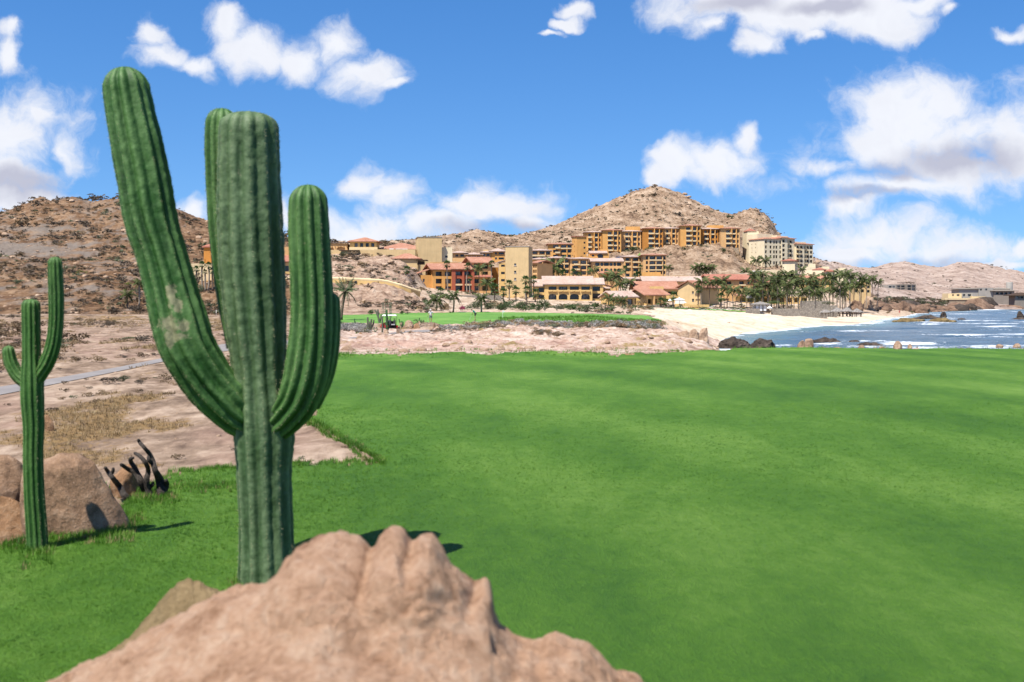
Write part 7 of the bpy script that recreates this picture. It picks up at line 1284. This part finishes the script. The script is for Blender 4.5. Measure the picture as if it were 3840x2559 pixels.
parasol(2886, 1148, 1169, 11, 284, 'white square parasol right of the beach gazebo'); parasol(2548, 1115, 1140, 8, 311, 'white parasol rising above the white tent'); parasol(2512, 1121, 1140, 7, 313, 'small white parasol left of the white tent'); parasol(2566, 1131, 1143, 9, 309, 'low white parasol right of the white tent'); parasol(2810, 1102, 1140, 13, 300, 'grey thatched parasol before the arcade', 'thatch')
K = Bld('tent', 'white tent with vertical pleats on the garden wall beside the gable end house', 2532, 313, 0, 'tent'); K.roof('hip', 2532, 2567, 1125, 1119, 2.5, 'canvas', 0, .1, t=.08)
for q in range(9): K.box('pleat', 2532 + q * 3.9, 2535.4 + q * 3.9, 1125, 1142, 0, .12 + .1 * (q % 2), 'canvas')
rf = empty('rope_fence', W(2590, 1166, 298), 'rope fence on short posts along the edge of the beach lawn', 'fence'); xs = list(range(2536, 2812, 22)); L_ = lambda px, py, Y: W(px, py, Y) - rf.location
for a in xs: mb = MB(); mb.tube([L_(a, 1172, 298), L_(a, 1157, 298)], .07, 6); mb.build('post', M['palewood'], rf)
for a, b in zip(xs[:-1], xs[1:]):
    mb = MB(); mb.tube([L_(a + (b - a) * t, 1158 + 14 * t * (1 - t), 298) for t in [i / 8 for i in range(9)]], .04, 5); mb.build('rope', M['canvas'], rf)
hm = empty('hammock', W(2650, 1158, 303), 'pale hammock slung between two slanting poles on the lawn', 'hammock'); L_ = lambda px, py: W(px, py, 303) - hm.location
mb = MB(); pts = [L_(2624 + 58 * t, 1146 + 36 * t * (1 - t) - 2 * t) for t in [i / 10 for i in range(11)]]; vs = []
for i, p in enumerate(pts): w = .5 * math.sin(math.pi * i / 10) + .03; vs += [p + Vector((0, -w, .1 * w)), p + Vector((0, 0, -.12 * w)), p + Vector((0, w, .1 * w))]
mb.add(vs, [(3*i+j, 3*i+3+j, 3*i+4+j, 3*i+1+j) for i in range(10) for j in range(2)]); mb.build('cloth', M['canvas'], hm)
for a, b in ((2632, 2614), (2676, 2688)): mb = MB(); mb.tube([L_(a, 1163), L_(b, 1141)], .06, 6); mb.build('pole', M['wood'], hm)
cp = empty('shade_canopy', W(2716, 1142, 306), 'long black shade cloth on posts before the arcade', 'canopy'); L_ = lambda px, py, Y: W(px, py, Y) - cp.location
mb = MB(); vs = []
for i in range(25): x = 2714 + 108 * i / 24; yv = 1132.5 + 1.6 * math.sin(i * 1.05); vs += [L_(x, yv, 306), L_(x, yv - 1, 309.5), L_(x, yv + 2.2, 306), L_(x, yv + 1, 309.5)]
f_ = []
for i in range(24): b = 4 * i; f_ += [(b, b+4, b+5, b+1), (b+2, b+3, b+7, b+6), (b, b+2, b+6, b+4), (b+1, b+5, b+7, b+3)]
mb.add(vs, f_); mb.build('cloth', M['darkcloth'], cp)
for x in range(2716, 2824, 21): mb = MB(); mb.tube([L_(x, 1150, 306.1), L_(x, 1134, 306.1)], .06, 6); mb.build('post', M['wood'], cp)
# beach lawn and driveway sheets laid on the ground
def sheet(name, poly, m, nx=40, lift=.06):
    """poly rows: (px0, px1, Y)"""
    V = []; 
    for a, b, Y in poly:
        for t in np.linspace(0, 1, nx): x = a + (b - a) * t; V.append(((x - CX) * Y / F, Y, gz(x, Y) + lift))
    vi = np.arange(len(V)).reshape(len(poly), nx); o = mesh_np(name, V, np.stack([vi[:-1, :-1], vi[:-1, 1:], vi[1:, 1:], vi[1:, :-1]], -1).reshape(-1, 4), m, None, True); o['kind'] = 'structure'; return o
sheet('beach_lawn', [(2545 - 8 * i, 2800 + 6 * math.sin(i), 294 + 1.2 * i) for i in range(10)], mgreen, 60, .12)
V = []
for t in np.linspace(0, 1, 12):
    for s in np.linspace(0, 1, 5): V.append(W(2752 + 40 * t + (26 - 8 * t) * s, 1036 - 44 * t ** .8 + 3 * math.sin(t * 3), 528 + 58 * t))
vi = np.arange(60).reshape(12, 5); tag(mesh_np('driveway', V, np.stack([vi[:-1, :-1], vi[:-1, 1:], vi[1:, 1:], vi[1:, :-1]], -1).reshape(-1, 4), mpath, None, True), kind='structure')
sheet('garden_bank', [(2352 + 6 * i, 2412 - 1.5 * i, 560 + 4 * i) for i in range(9)], mgreen, 20, .5)
